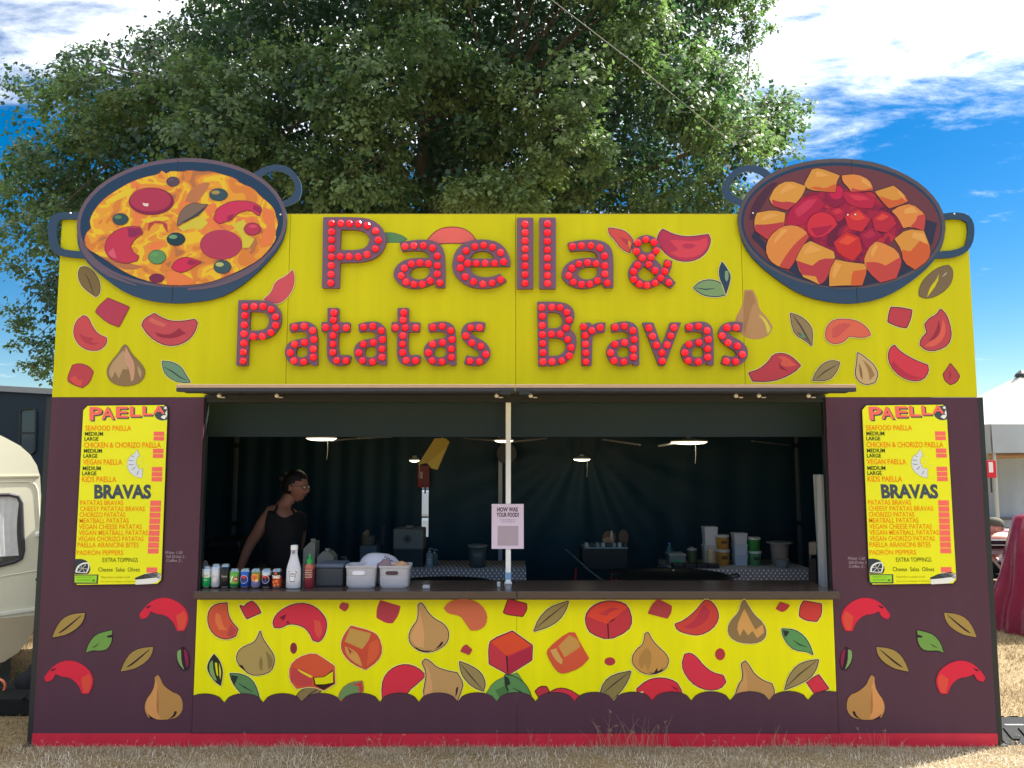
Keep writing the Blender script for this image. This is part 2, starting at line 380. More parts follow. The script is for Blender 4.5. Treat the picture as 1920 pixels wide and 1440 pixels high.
for u in (948, 984):
    c = P(u, 733, YF); MB().box((c.x - 0.035, YF - 0.004, c.z - 0.022), (c.x + 0.03, YF + 0.03, c.z + 0.01), bev=0.003).build('flap_latch', m_blk, stall)
m_chrome = mat('chrome', '#eeeeea', rough=0.2, metal=0.0, var=0.02)
m_lens = mat('spot_lens', '#cfc9bd', rough=0.25, var=0.05)
for u in (411, 519, 931, 995, 1380, 1423, 1516):
    c = P(u, 742, -0.22)
    sp = MB().lathe([(0.0001, -0.013), (0.009, -0.010), (0.0130, -0.003), (0.0135, 0.002), (0.010, 0.009), (0.004, 0.012), (0.004, fzb - 0.0085 - c.z)], c, seg=12).build('spotlight', m_chrome, stall, smooth=True)
    c2 = P(u + 8, 746, -0.02); MB().lathe([(0.013, 0), (0.017, 0.004), (0.016, 0.008), (0.003, 0.010)], (c2.x, -0.028, c2.z - 0.002), seg=12, sy=0.7).build('lens', m_lens, sp, smooth=True)
# top trim strip (thin bright edge of the header)
MB().box((seams[0], 0.0, ZT + 0.0004), (seams[4], 0.02, ZT + 0.004)).build('top_trim', mat('bright_trim', '#c8b81c', rough=0.4), stall)

# ----------------------------------------------------------------- bulb letters
m_let = mat('letter_plum', '#735470', rough=0.5, var=0.05, k=PK)
m_let_side = m_let
m_bulb = mat('red_bulb_plastic', '#fa0a24', rough=0.14, var=0.05, emit='#ff0a1c', estr=0.22, spec=0.6)
m_collar = mat('bulb_collar', '#8c1024', rough=0.35)
aB = [(1173, 240), (1240, 225), (1330, 217), (1410, 228), (1460, 265), (1478, 330), (1478, 538), (1415, 538), (1405, 505), (1360, 530), (1300, 545), (1240, 543), (1180, 520), (1140, 480), (1133, 440), (1150, 395), (1200, 355), (1270, 340), (1375, 340), (1360, 305), (1320, 292), (1250, 292), (1190, 298)]
aBh = [(1240, 445), (1260, 410), (1310, 398), (1372, 400), (1372, 450), (1340, 480), (1290, 485), (1255, 470)]
aBb = [(1208, 258), (1268, 253), (1330, 252), (1390, 267), (1422, 321), (1423, 385), (1423, 441), (1440, 500), (1375, 486), (1323, 508), (1268, 510), (1215, 494), (1183, 452), (1204, 402), (1250, 374), (1307, 366), (1365, 372)]
aS = [(443, 780), (490, 765), (560, 760), (605, 778), (630, 820), (632, 1052), (592, 1052), (585, 1035), (540, 1055), (490, 1057), (440, 1035), (415, 985), (415, 940), (440, 900), (490, 880), (555, 872), (565, 850), (550, 832), (500, 828), (450, 835)]
aSh = [(485, 965), (497, 935), (530, 925), (562, 940), (565, 980), (545, 998), (510, 1000), (490, 990)]
aSb = [(474, 795), (536, 789), (592, 818), (601, 877), (597, 940), (597, 995), (534, 1025), (468, 1018), (444, 965), (473, 908), (538, 897)]
tS = [(697, 672), (772, 672), (772, 765), (848, 768), (845, 832), (770, 832), (768, 965), (785, 985), (835, 982), (852, 990), (845, 1035), (810, 1055), (760, 1058), (710, 1035), (692, 990), (695, 832), (655, 828), (658, 765), (697, 765)]
tSb = [(735, 698), (731, 747), (680, 797), (745, 798), (816, 799), (729, 851), (727, 907), (728, 963), (752, 1016), (813, 1018)]
sS = [(1745, 770), (1735, 830), (1690, 825), (1655, 825), (1650, 840), (1670, 860), (1740, 895), (1775, 940), (1778, 990), (1750, 1035), (1700, 1057), (1640, 1055), (1600, 1040), (1618, 985), (1660, 995), (1695, 995), (1705, 975), (1690, 955), (1620, 915), (1585, 870), (1582, 825), (1605, 780), (1660, 762), (1710, 762)]
sSb = [(1645, 798), (1706, 798), (1612, 853), (1652, 900), (1713, 921), (1745, 976), (1641, 1021), (1703, 1024)]
LET = [
 ('R2', [[(668, 70), (905, 70), (990, 85), (1055, 130), (1092, 210), (1070, 290), (1010, 345), (920, 370), (780, 370), (775, 540), (660, 540)]], [[(785, 152), (900, 152), (955, 175), (978, 220), (955, 270), (900, 288), (780, 288)]],
  [(720, 104), (780, 104), (838, 105), (898, 107), (956, 119), (1010, 155), (1030, 215), (1010, 273), (955, 311), (897, 325), (836, 324), (776, 325), (719, 160), (718, 214), (718, 271), (717, 327), (716, 384), (715, 443), (714, 501)], 0),
 ('R2', [aB], [aBh], aBb, 0),
 ('R2', [[(1523, 375), (1540, 300), (1590, 245), (1660, 220), (1750, 217), (1830, 235), (1885, 285), (1912, 360), (1908, 397), (1640, 397), (1665, 450), (1730, 470), (1790, 465), (1840, 445), (1887, 492), (1840, 525), (1770, 543), (1690, 543), (1610, 520), (1550, 470), (1525, 420)]], [[(1640, 345), (1665, 305), (1730, 290), (1785, 310), (1805, 345)]],
  [(1614, 286), (1672, 258), (1732, 250), (1790, 263), (1844, 298), (1864, 359), (1803, 369), (1740, 369), (1681, 369), (1624, 369), (1580, 338), (1577, 400), (1608, 459), (1664, 492), (1727, 507), (1788, 500), (1844, 478)], 0),
 ('R3', [[(103, 73), (213, 73), (213, 545), (103, 545)]], [], [(158, y) for y in (110, 164, 219, 274, 331, 386, 444, 502)], 0),
 ('R3', [[(252, 73), (362, 73), (362, 545), (252, 545)]], [], [(307, y) for y in (108, 165, 223, 280, 335, 393, 449, 503)], 0),
 ('R3', [aB], [aBh], aBb, -734),
 ('R3', [ell(962, 270, 92, 82), ell(958, 440, 115, 106), [(905, 340), (965, 312), (1020, 360), (1158, 505), (1125, 543), (1080, 515), (1000, 440)], [(1085, 348), (1135, 360), (1125, 420), (1090, 480), (1040, 522), (1000, 500), (1050, 460), (1075, 410)]], [ell(965, 266, 40, 38), [(905, 440), (945, 392), (1028, 455), (1000, 488), (950, 495), (915, 470)]],
  [(962, 213), (908, 233), (1017, 230), (899, 290), (1032, 287), (939, 334), (997, 329), (908, 381), (981, 377), (881, 424), (1023, 417), (1107, 374), (1089, 422), (1062, 467), (882, 477), (920, 508), (970, 516), (1023, 502), (1116, 499)], 0),
 ('R2', [[(107, 620), (280, 620), (345, 640), (385, 690), (392, 750), (375, 810), (330, 860), (265, 882), (175, 882), (168, 1055), (92, 1055)]], [[(183, 697), (270, 697), (305, 725), (312, 765), (295, 805), (260, 820), (178, 822)]],
  [(143, 658), (203, 657), (262, 656), (316, 677), (347, 726), (346, 782), (314, 831), (258, 857), (198, 858), (141, 717), (138, 779), (136, 839), (134, 901), (132, 961), (130, 1020)], 0),
 ('R2', [aS], [aSh], aSb, 0), ('R2', [tS], [], tSb, 0), ('R2', [aS], [aSh], aSb, 457), ('R2', [tS], [], tSb, 464), ('R2', [aS], [aSh], aSb, 919), ('R2', [sS], [], sSb, 0),
 ('R3', [[(238, 630), (380, 630), (445, 645), (485, 690), (485, 750), (455, 808), (495, 850), (502, 915), (480, 985), (430, 1035), (370, 1055), (245, 1058)]], [[(308, 702), (375, 702), (405, 730), (408, 775), (380, 805), (310, 808)], [(312, 872), (385, 872), (425, 900), (428, 940), (400, 980), (360, 990), (315, 990)]],
  [(270, 663), (336, 661), (391, 664), (436, 697), (451, 746), (432, 800), (393, 841), (334, 841), (272, 722), (272, 783), (273, 844), (275, 904), (277, 964), (277, 1024), (338, 1024), (403, 1019), (454, 987), (465, 930), (441, 877)], 0),
 ('R3', [[(527, 772), (590, 768), (600, 785), (640, 768), (692, 768), (688, 835), (640, 838), (605, 860), (600, 1055), (532, 1055)]], [], [(547, 792), (602, 818), (657, 797), (559, 850), (561, 908), (562, 966), (563, 1025)], 0),
 ('R3', [aS], [aSh], aSb, 283),
 ('R3', [[(935, 768), (1008, 768), (1065, 925), (1120, 768), (1192, 768), (1085, 1055), (1045, 1055)]], [], [(983, 800), (1006, 856), (1032, 915), (1071, 965), (1072, 1020), (1106, 913), (1128, 853), (1149, 798)], 0),
 ('R3', [aS], [aSh], aSb, 777), ('R3', [sS], [], sSb, -142)]
bm_ = MB().lathe([(0.0245, 0.0), (0.0245, 0.004), (0.0225, 0.005), (0.0212, 0.012), (0.0160, 0.0185), (0.0080, 0.0215), (0.0003, 0.022)], (0, 0, 0), seg=10, axis='y', mids=[1, 1, 0, 0, 0, 0])
bulb0 = bm_.build('bulb', [m_bulb, m_collar], None, org=Vector((0, 0, 0))); bulb_me = bulb0.data; bulb_me.name = 'bulb'; bpy.data.objects.remove(bulb0)
bulb_mes = [bulb_me]
for i_, (c_, e_, r_) in enumerate((('#e40a22', .14, .22), ('#ff2a34', .26, .10))):
    mm = bulb_me.copy(); mm.materials[0] = mat('red_bulb_plastic_%s' % 'ab'[i_], c_, rough=r_, var=.1, emit='#ff0a1c', estr=e_, spec=.6); bulb_mes.append(mm)
LY = -0.03
names = 'PaellaXPatatasBravas'
for (reg, adds, subs, bulbs, dx) in LET:
    A = [chaikin(pxs(reg, a, dx), 1) for a in adds]; S = [chaikin(pxs(reg, a, dx), 1) for a in subs]
    lt = plate('sign_letter', A, S, LY, -0.0003, m_let, stall)
    lo = origin_of(lt)
    for (x, y) in pxs(reg, bulbs, dx):
        q = P(x, y, LY)
        b = bpy.data.objects.new('bulb', random.choice(bulb_mes)); C.objects.link(b); b.parent = lt
        b.location = Vector((q.x, LY - 0.0001, q.z)) - lo; b.rotation_euler = (random.gauss(0, .06), random.uniform(0, 6.28), random.gauss(0, .06))

# ----------------------------------------------------------------- printed motifs
_mi = [0]
def motif(name, reg, pts, col, details=(), out='#5b2a38', ow=1.3, halo=None, parent=None, sm=1, vein=None, dx=0, dy=0, mirror=None):
    p = chaikin(pxs(reg, pts, dx, dy), sm); L = []
    if halo: L.append((halo, grow(p, ow + 1.3)))
    if out: L.append((out, grow(p, ow)))
    L.append((col, p))
    for d in details: L.append((d[0], chaikin(pxs(reg, d[1], dx, dy), d[2] if len(d) > 2 else 1)))
    if vein:
        q = pxs(reg, vein, dx, dy); L.append((out or '#2b2320', strip(q, 2.4)))
    cx = sum(q[0] for q in p) / len(p); cy = sum(q[1] for q in p) / len(p)
    if mirror: cx = mirror - cx
    if parent is None: parent = board_at(cx, cy)
    _mi[0] += 1
    return flat(name, L, parent, base=0.0008 + (_mi[0] % 3) * 0.0017, mirror=mirror)
HA = '#ddd49a'
# header, left end; header inks are paled, backlight haze painted into them
motif('printed_leaf', 'R1', [(262, 690), (275, 665), (305, 660), (345, 685), (375, 730), (385, 780), (378, 815), (360, 828), (325, 805), (285, 770), (265, 730)], '#7d6a45', out='#544a40', halo=HA, vein=[(300, 700), (318, 730), (335, 775), (350, 818)])
motif('printed_cube', 'R1', [(428, 838), (548, 888), (490, 998), (420, 970), (360, 915), (375, 885)], '#b5435a', out='#8a3048', halo=None)
motif('printed_pepper', 'R1', [(290, 936), (315, 945), (340, 1000), (370, 1040), (420, 1062), (418, 1095), (380, 1130), (320, 1130), (270, 1105), (240, 1060), (235, 1010), (255, 960)], '#c94f55', [('#b5404e', [(262, 1030), (300, 1055), (350, 1062), (330, 1085), (380, 1090), (340, 1105), (290, 1085)])], out='#8a3a45', halo=HA)
motif('printed_pepper', 'R1', [(690, 925), (720, 945), (780, 970), (850, 970), (915, 958), (930, 975), (915, 1030), (870, 1080), (800, 1105), (730, 1095), (660, 1050), (620, 990), (635, 955)], '#c4505a', [('#d46a62', [(670, 945), (700, 960), (760, 985), (740, 1000), (690, 985), (655, 965)]), ('#9a3448', [(690, 1030), (760, 1045), (800, 1030), (830, 1005), (850, 1025), (870, 1035), (800, 1065), (720, 1060)])], out='#5d2438', ow=1.6, halo=HA)
motif('printed_garlic', 'R1', [(525, 1098), (540, 1110), (560, 1150), (600, 1190), (632, 1230), (637, 1270), (610, 1310), (560, 1328), (500, 1330), (450, 1310), (425, 1275), (425, 1230), (455, 1185), (490, 1145), (510, 1110)], '#8e7553', [('#b99a74', [(515, 1130), (535, 1170), (540, 1240), (515, 1235), (490, 1290), (470, 1250), (450, 1290), (432, 1260), (445, 1215), (485, 1165)]), ('#c99a80', [(530, 1110), (555, 1160), (580, 1205), (578, 1290), (560, 1310), (552, 1250), (530, 1200), (520, 1150)]), ('#b99a74', [(595, 1215), (620, 1250), (615, 1290), (600, 1260)])], out='#7a6648', ow=0.8)
motif('printed_leaf', 'R1', [(733, 1192), (790, 1198), (840, 1225), (862, 1265), (890, 1310), (850, 1312), (800, 1300), (755, 1270), (738, 1230)], '#6f9478', out='#32464e', halo=HA, vein=[(745, 1225), (790, 1250), (830, 1280), (870, 1300)])
motif('printed_cube', 'R1', [(230, 1215), (270, 1205), (320, 1222), (345, 1252), (325, 1310), (285, 1340), (240, 1325), (205, 1305), (203, 1280)], '#bb4652', [('#d4554a', [(215, 1290), (245, 1270), (262, 1300), (290, 1295), (275, 1335), (240, 1320)])], out='#8f3440')
motif('printed_pepper', 'R1', [(1467, 680), (1478, 720), (1470, 780), (1440, 830), (1390, 870), (1340, 860), (1305, 845), (1350, 805), (1370, 745), (1430, 715)], '#cf5562', out='#b04450', ow=0.7, halo=HA)
# header, middle
motif('printed_leaf', 'R2', [(1070, 165), (1130, 165), (1190, 185), (1222, 208), (1190, 228), (1080, 230)], '#5d8a60', out='#4d7352', ow=0.8)
motif('printed_tomato', 'R2', [(1350, 225), (1400, 165), (1460, 135), (1530, 128), (1600, 140), (1650, 175), (1675, 210), (1600, 235), (1500, 232), (1420, 238)], '#ea6d66', out='#7c3440', ow=1.6)
motif('printed_pepper', 'R3', [(715, 135), (760, 140), (820, 155), (860, 190), (880, 225), (855, 300), (795, 268), (760, 215), (720, 175)], '#d5524f', [('#b8404c', [(790, 195), (850, 215), (845, 250), (815, 230)]), ('#d9a04a', [(845, 215), (865, 235), (855, 275), (845, 245)])], out='#4c3040', halo=HA)
motif('printed_tomato', 'R3', [(1075, 143), (1150, 180), (1230, 195), (1300, 190), (1380, 178), (1395, 220), (1370, 290), (1310, 340), (1230, 357), (1150, 340), (1080, 290), (1040, 215), (1050, 175)], '#bb3a5a', [('#d8495a', [(1120, 215), (1200, 215), (1280, 225), (1370, 200), (1375, 260), (1310, 325), (1200, 335), (1120, 300), (1180, 280)]), ('#bb3a5a', [(1200, 245), (1260, 235), (1300, 250), (1260, 275), (1215, 268)])], out='#55304a', halo=HA, ow=1.6)
motif('printed_leaf', 'R3', [(1283, 532), (1330, 490), (1400, 480), (1460, 500), (1485, 540), (1500, 575), (1440, 590), (1370, 585), (1320, 565)], '#7f9f70', out='#2e4150', halo=HA, vein=[(1300, 533), (1360, 543), (1420, 537)], ow=1.8)
motif('printed_leaf', 'R3', [(1470, 360), (1500, 400), (1527, 450), (1520, 500), (1495, 575), (1480, 520), (1455, 470), (1450, 410)], '#2f4860', [('#7f9f80', [(1490, 420), (1512, 420), (1515, 470), (1500, 495), (1488, 470)])], out='#2a3c50', halo=HA, ow=0.8)
motif('printed_garlic', 'R4', [(195, 790), (245, 790), (270, 840), (280, 900), (330, 950), (357, 1000), (340, 1040), (300, 1065), (240, 1070), (190, 1050), (150, 1000), (145, 950), (175, 900), (192, 850)], '#bb9064', [('#a87f56', [(200, 800), (240, 800), (262, 860), (240, 880), (215, 980), (195, 1040), (190, 900)]), ('#d8cf50', [(275, 930), (310, 970), (328, 1040), (345, 1010), (320, 960), (292, 935)])], out=None)
# header, right end
motif('printed_leaf', 'R4', [(455, 922), (510, 940), (555, 975), (580, 1020), (575, 1105), (540, 1075), (480, 1040), (462, 980)], '#94805c', [('#3c4a48', [(485, 1020), (540, 1060), (560, 1080), (520, 1060)]), ('#5f9070', [(515, 1030), (540, 1050), (538, 1065), (512, 1055)])], out='#3a3440', halo=HA, vein=[(470, 935), (510, 990), (545, 1050), (570, 1095)])
motif('printed_shrimp', 'R4', [(650, 1040), (665, 990), (700, 960), (770, 955), (840, 970), (890, 1010), (905, 1045), (860, 1060), (785, 1050), (750, 1085), (700, 1095), (660, 1075)], '#dd6a55', [('#cc5a55', [(690, 1010), (740, 975), (800, 985), (760, 1020), (720, 1060), (690, 1060)])], out='#8f4040', halo=HA)
motif('printed_cube', 'R4', [(1022, 890), (1075, 892), (1138, 905), (1130, 955), (1108, 1003), (1060, 995), (1005, 970), (1012, 920)], '#bf4350', out='#4a2a3c', ow=1.6, halo=HA)
motif('printed_pepper', 'R4', [(1300, 900), (1330, 930), (1350, 985), (1360, 1050), (1340, 1100), (1280, 1130), (1220, 1130), (1185, 1100), (1190, 1070), (1225, 1030), (1212, 985), (1240, 950), (1275, 935)], '#c04a52', [('#dd6455', [(1310, 950), (1330, 1000), (1320, 1060), (1270, 1110), (1210, 1110), (1240, 1080), (1290, 1050), (1305, 1000)]), ('#9a3446', [(1290, 960), (1300, 1010), (1280, 1060), (1230, 1085), (1270, 1030)])], out='#4a2a3c', halo=HA, ow=1.6)
motif('printed_tomato', 'R4', [(1040, 1103), (1060, 1130), (1110, 1165), (1170, 1195), (1225, 1215), (1230, 1250), (1200, 1295), (1140, 1303), (1070, 1275), (1020, 1220), (1003, 1160), (1020, 1115)], '#d33f50', [('#b8344a', [(1030, 1190), (1080, 1240), (1140, 1275), (1195, 1285), (1140, 1296), (1070, 1268), (1025, 1220)])], out='#4a2a3c', halo=HA, ow=1.6)
motif('printed_shallot', 'R4', [(1355, 1205), (1385, 1240), (1407, 1275), (1390, 1310), (1355, 1323), (1325, 1300), (1315, 1265), (1340, 1230)], '#b8474f', [('#8f3444', [(1350, 1240), (1362, 1270), (1345, 1300), (1352, 1265)])], out='#5a2a3c')
motif('printed_garlic', 'R4', [(833, 1145), (860, 1160), (890, 1185), (925, 1215), (948, 1265), (930, 1310), (880, 1325), (835, 1300), (820, 1260), (830, 1200)], '#c9ab7c', [('#a07c50', [(860, 1180), (905, 1220), (930, 1270), (900, 1300), (895, 1250)]), ('#8d6a48', [(840, 1200), (858, 1240), (862, 1300), (845, 1270)])], out='#3f3038', halo=HA, ow=1.6)
motif('printed_leaf', 'R4', [(580, 1300), (600, 1250), (640, 1205), (690, 1187), (732, 1200), (715, 1250), (670, 1300)], '#95835a', out='#3f3a38', halo=HA, vein=[(600, 1290), (650, 1250), (720, 1210)])
motif('printed_pepper', 'R4', [(222, 1258), (280, 1240), (330, 1200), (360, 1155), (410, 1147), (460, 1165), (512, 1215), (480, 1250), (400, 1290), (330, 1305), (245, 1303)], '#c2454e', [('#d8604f', [(380, 1165), (430, 1165), (490, 1215), (440, 1225), (400, 1215), (410, 1185)]), ('#8f3040', [(385, 1195), (410, 1225), (450, 1250), (400, 1235)])], out='#5a2a3c', halo=HA, ow=1.5)
motif('printed_leaf', 'R4', [(1300, 660), (1345, 652), (1370, 680), (1365, 740), (1330, 790), (1270, 828), (1215, 840), (1180, 825), (1178, 790), (1200, 740), (1250, 690)], '#7c6a50', [('#d3c703', [(1290, 700), (1282, 755), (1222, 835), (1240, 775), (1275, 735)]), ('#d8d4c0', [(1305, 720), (1335, 690), (1328, 705)])], out='#5a5048', ow=0.9)

# ----------------------------------------------------------------- pan cut-outs
NAVY = '#23405f'
m_navy = mat('cutout_navy', NAVY, rough=0.45, k=PK, var=0.06)
def pan_sign(reg, outline, handles, rim, rimcol, inner, inner_col, seam):
    A = [chaikin(pxs(reg, outline), 1)] + [chaikin(pxs(reg, h), 1) for h in handles]
    pl = plate('pan_cutout', A, [], -0.022, -0.007, m_navy, stall)
    n = 48
    R0 = pxs(reg, ell(*rim, n, R(-3) if reg == 'R1' else R(3))); cx, cy, rx, ry = rim
    L = [(rimcol, R0), (NAVY, pxs(reg, ell(cx, cy + 3, rx - 20, ry - 18, n, R(-3) if reg == 'R1' else R(3))))]
    if inner: L.append((inner_col, pxs(reg, ell(*inner, n, R(-3) if reg == 'R1' else R(3)))))
    flat('printed_rim', L, pl, base=0.0224)
    sx = P(REG[reg][0] + seam / 3, 420).x
    MB().box((sx - 0.0015, -0.0236, P(0, REG[reg][1] + 62 / 3).z), (sx + 0.0015, -0.0222, P(0, REG[reg][1] + 865 / 3).z)).build('board_joint', ink('#3b3440'), pl)
    return pl
pan1 = pan_sign('R1', [(262, 470), (275, 380), (330, 290), (430, 190), (560, 115), (700, 70), (830, 58), (1000, 72), (1130, 105), (1260, 165), (1370, 250), (1425, 330), (1440, 385), (1430, 480), (1395, 560), (1330, 640), (1260, 710), (1160, 790), (1050, 845), (900, 868), (780, 870), (660, 855), (540, 815), (450, 755), (370, 690), (310, 630), (270, 560)],
    [[(1240, 150), (1262, 135), (1310, 105), (1380, 90), (1440, 100), (1490, 140), (1520, 200), (1522, 250), (1500, 300), (1430, 330), (1390, 320), (1415, 295), (1460, 280), (1485, 240), (1482, 195), (1450, 150), (1400, 125), (1340, 130), (1290, 160), (1260, 190)],
     [(300, 358), (180, 358), (130, 370), (103, 410), (100, 480), (108, 545), (140, 595), (200, 610), (320, 620), (300, 580), (210, 572), (170, 560), (150, 520), (148, 450), (160, 410), (185, 397), (290, 400)]],
    (850, 419, 589, 362), '#6a5c6e', None, None, 815)
flat('printed_rim', [('#6a5c6e', chaikin(pxs('R1', [(275, 530), (285, 530), (330, 600), (430, 690), (520, 735), (600, 768), (600, 775), (520, 750), (420, 712), (330, 640), (290, 580)])))], pan1, base=0.0236)
flat('printed_rim', [('#6a5c6e', chaikin(pxs('R1', [(880, 785), (1000, 770), (1120, 735), (1250, 670), (1330, 590), (1330, 620), (1260, 690), (1130, 755), (1000, 790), (885, 797)])))], pan1, base=0.0236)
food1 = poster('print_paella_rice', ['#b5744c', '#d9843f', '#e6a03c', '#e9c233', '#e0933e', '#e9824a', '#c9784e'], 5.2, [0.0, 0.36, 0.43, 0.50, 0.565, 0.62, 0.70], 2.5, 0.9, 1.3)
flat('printed_rice', [('#8a4a3c', grow(chaikin(pxs('R1', [(305, 530), (315, 480), (345, 450), (335, 400), (375, 330), (430, 275), (500, 230), (560, 195), (640, 165), (720, 150), (740, 128), (765, 145), (790, 130), (850, 135), (900, 125), (960, 135), (1010, 130), (1080, 150), (1150, 170), (1180, 200), (1250, 225), (1290, 270), (1340, 310), (1370, 345), (1380, 390), (1392, 420), (1375, 480), (1380, 510), (1340, 570), (1280, 630), (1190, 680), (1100, 720), (1000, 755), (880, 770), (760, 768), (640, 740), (540, 700), (450, 640), (370, 590), (330, 570)])), 0.8)),
    (food1, chaikin(pxs('R1', [(305, 530), (315, 480), (345, 450), (335, 400), (375, 330), (430, 275), (500, 230), (560, 195), (640, 165), (720, 150), (740, 128), (765, 145), (790, 130), (850, 135), (900, 125), (960, 135), (1010, 130), (1080, 150), (1150, 170), (1180, 200), (1250, 225), (1290, 270), (1340, 310), (1370, 345), (1380, 390), (1392, 420), (1375, 480), (1380, 510), (1340, 570), (1280, 630), (1190, 680), (1100, 720), (1000, 755), (880, 770), (760, 768), (640, 740), (540, 700), (450, 640), (370, 590), (330, 570)]))),
    ('#e4c635', chaikin(pxs('R1', [(420, 300), (520, 240), (600, 225), (560, 260), (480, 300), (440, 320)]))), ('#e4c635', chaikin(pxs('R1', [(620, 400), (760, 380), (790, 400), (700, 420), (650, 420)]))),
    ('#d3c444', chaikin(pxs('R1', [(830, 445), (900, 410), (960, 380), (1000, 420), (960, 460), (900, 450), (860, 470)]))), ('#d3c444', chaikin(pxs('R1', [(1130, 430), (1200, 400), (1220, 440), (1200, 480), (1260, 510), (1230, 560), (1190, 560), (1190, 500)]))),
    ('#b8774f', chaikin(pxs('R1', [(380, 600), (450, 650), (560, 690), (640, 665), (670, 730), (640, 738), (540, 700), (450, 640)]))), ('#bd7a52', chaikin(pxs('R1', [(900, 230), (980, 190), (1010, 200), (970, 270), (930, 310), (870, 300)]))),
    ('#e9824a', chaikin(pxs('R1', [(770, 690), (830, 690), (930, 745), (900, 768), (770, 766)]))), ('#e9824a', chaikin(pxs('R1', [(990, 320), (1040, 310), (1050, 340), (1010, 390), (980, 350)]))), ('#e6804a', chaikin(pxs('R1', [(1310, 330), (1370, 360), (1375, 480), (1360, 540), (1290, 560), (1300, 480), (1330, 440), (1300, 390)])))], pan1, base=0.0250, step=0.0002)
def on_pan(name, pan, reg, pts, col, det=(), out='#5b2440', ow=1.0, b=0.0282): 
    p = chaikin(pxs(reg, pts), 1); L = ([(out, grow(p, ow))] if out else []) + [(col, p)] + [(d[0], chaikin(pxs(reg, d[1]), 1)) for d in det]
    return flat(name, L, pan, base=b, step=0.0002)
on_pan('printed_sausage', pan1, 'R1', ell(682, 300, 124, 74), '#8a2a50', [('#b03a58', ell(678, 292, 116, 66)), ('#e6d8d0', [(632, 308), (648, 312), (668, 312), (665, 330), (640, 326)])], out='#5b2448')
on_pan('printed_sausage', pan1, 'R1', ell(1072, 543, 117, 82), '#b4405f', out='#8a3050', ow=0.5)
for (cx, cy, rx, ry, c, hl) in ((510, 400, 45, 33, '#35505a', '#5f8a5c'), (1058, 263, 52, 35, '#3b5660', '#a8935a'), (820, 512, 52, 37, '#26404e', '#6f9f78'), (715, 612, 50, 40, '#5f9560', '#6aa068'), (1080, 667, 50, 38, '#3f5a62', '#b8c070'), (803, 190, 36, 27, '#5b4a5e', '#64546a')):
    on_pan('printed_olive', pan1, 'R1', ell(cx, cy, rx, ry, 9), c, [(hl, ell(cx - rx * .3, cy - ry * .35, rx * .5, ry * .35, 7))], out='#26384a', ow=0.8)
on_pan('printed_leaf', pan1, 'R1', [(828, 437), (835, 380), (870, 330), (920, 308), (960, 318), (998, 318), (960, 365), (900, 400)], '#7f6a60', [('#3a4650', [(835, 425), (900, 392), (960, 350), (990, 322), (960, 372), (900, 405)])], out='#4a4048')
on_pan('printed_pepper', pan1, 'R1', [(1032, 400), (1045, 350), (1090, 315), (1150, 298), (1230, 300), (1290, 325), (1300, 350), (1285, 382), (1230, 345), (1170, 360), (1135, 400), (1110, 410), (1060, 425)], '#cc3a60', [('#9a2c58', [(1255, 320), (1295, 335), (1292, 370), (1250, 345)]), ('#9a2c58', [(1110, 380), (1150, 370), (1125, 410), (1105, 405)])])
on_pan('printed_shrimp', pan1, 'R1', [(420, 560), (440, 500), (490, 460), (560, 440), (620, 445), (635, 480), (590, 510), (565, 550), (580, 590), (612, 605), (605, 630), (540, 650), (470, 630), (435, 600)], '#c43a58', [('#8f2f5a', [(550, 450), (620, 450), (630, 480), (585, 505), (555, 500)]), ('#d8607a', [(440, 590), (470, 560), (490, 620), (460, 615)])])
on_pan('printed_ring', pan1, 'R1', [(662, 470), (668, 420), (720, 405), (770, 425), (774, 475), (755, 450), (745, 425), (700, 420), (680, 440)], '#b8404e', out=None)
on_pan('printed_pepper', pan1, 'R1', [(795, 670), (820, 630), (870, 612), (910, 620), (960, 640), (920, 665), (860, 700), (820, 690)], '#cf3358', [('#9a2c50', [(895, 625), (950, 640), (915, 660), (880, 650)])])
on_pan('printed_pepper', pan1, 'R1', ell(1248, 455, 48, 35, 8), '#b83a5c', [('#d8506a', ell(1250, 440, 25, 10, 7))])
on_pan('printed_pepper', pan1, 'R1', ell(713, 730, 45, 28, 8), '#7a2c50', out=None)

pan2 = pan_sign('R4', [(152, 400), (165, 330), (210, 240), (330, 140), (480, 85), (640, 60), (800, 60), (950, 85), (1100, 150), (1230, 260), (1300, 370), (1318, 440), (1310, 520), (1280, 590), (1230, 660), (1150, 730), (1050, 800), (940, 850), (810, 873), (690, 868), (560, 840), (470, 800), (380, 740), (290, 670), (215, 590), (175, 510)],
    [[(345, 150), (330, 130), (290, 105), (220, 93), (150, 105), (95, 160), (65, 225), (75, 270), (110, 300), (180, 325), (200, 300), (180, 290), (130, 265), (105, 235), (115, 195), (150, 150), (210, 125), (265, 135), (320, 170)],
     [(1280, 365), (1300, 368), (1370, 358), (1440, 368), (1475, 410), (1482, 470), (1470, 540), (1430, 590), (1360, 615), (1260, 620), (1270, 580), (1370, 572), (1430, 545), (1445, 480), (1440, 420), (1400, 395), (1290, 402)]],
    (736, 424, 583, 364), '#5d545c', (738, 430, 552, 330), '#6c3e48', 805)
on_pan('printed_shade', pan2, 'R4', [(230, 500), (330, 600), (480, 720), (650, 780), (830, 780), (1000, 740), (1130, 680), (1240, 560), (1270, 420), (1205, 400), (1150, 560), (900, 700), (600, 700), (330, 560), (250, 460)], '#33344e', out=None, b=0.0240)
on_pan('printed_shade', pan2, 'R4', [(215, 400), (240, 300), (330, 200), (380, 190), (330, 260), (290, 330), (250, 400)], '#4e2f44', out=None, b=0.0240)
sauce = poster('print_brava_sauce', ['#6a2040', '#8c2044', '#a42446', '#b83040', '#8a1f44'], 5.5, [0.0, 0.40, 0.47, 0.55, 0.63], 2.0, 0.9)
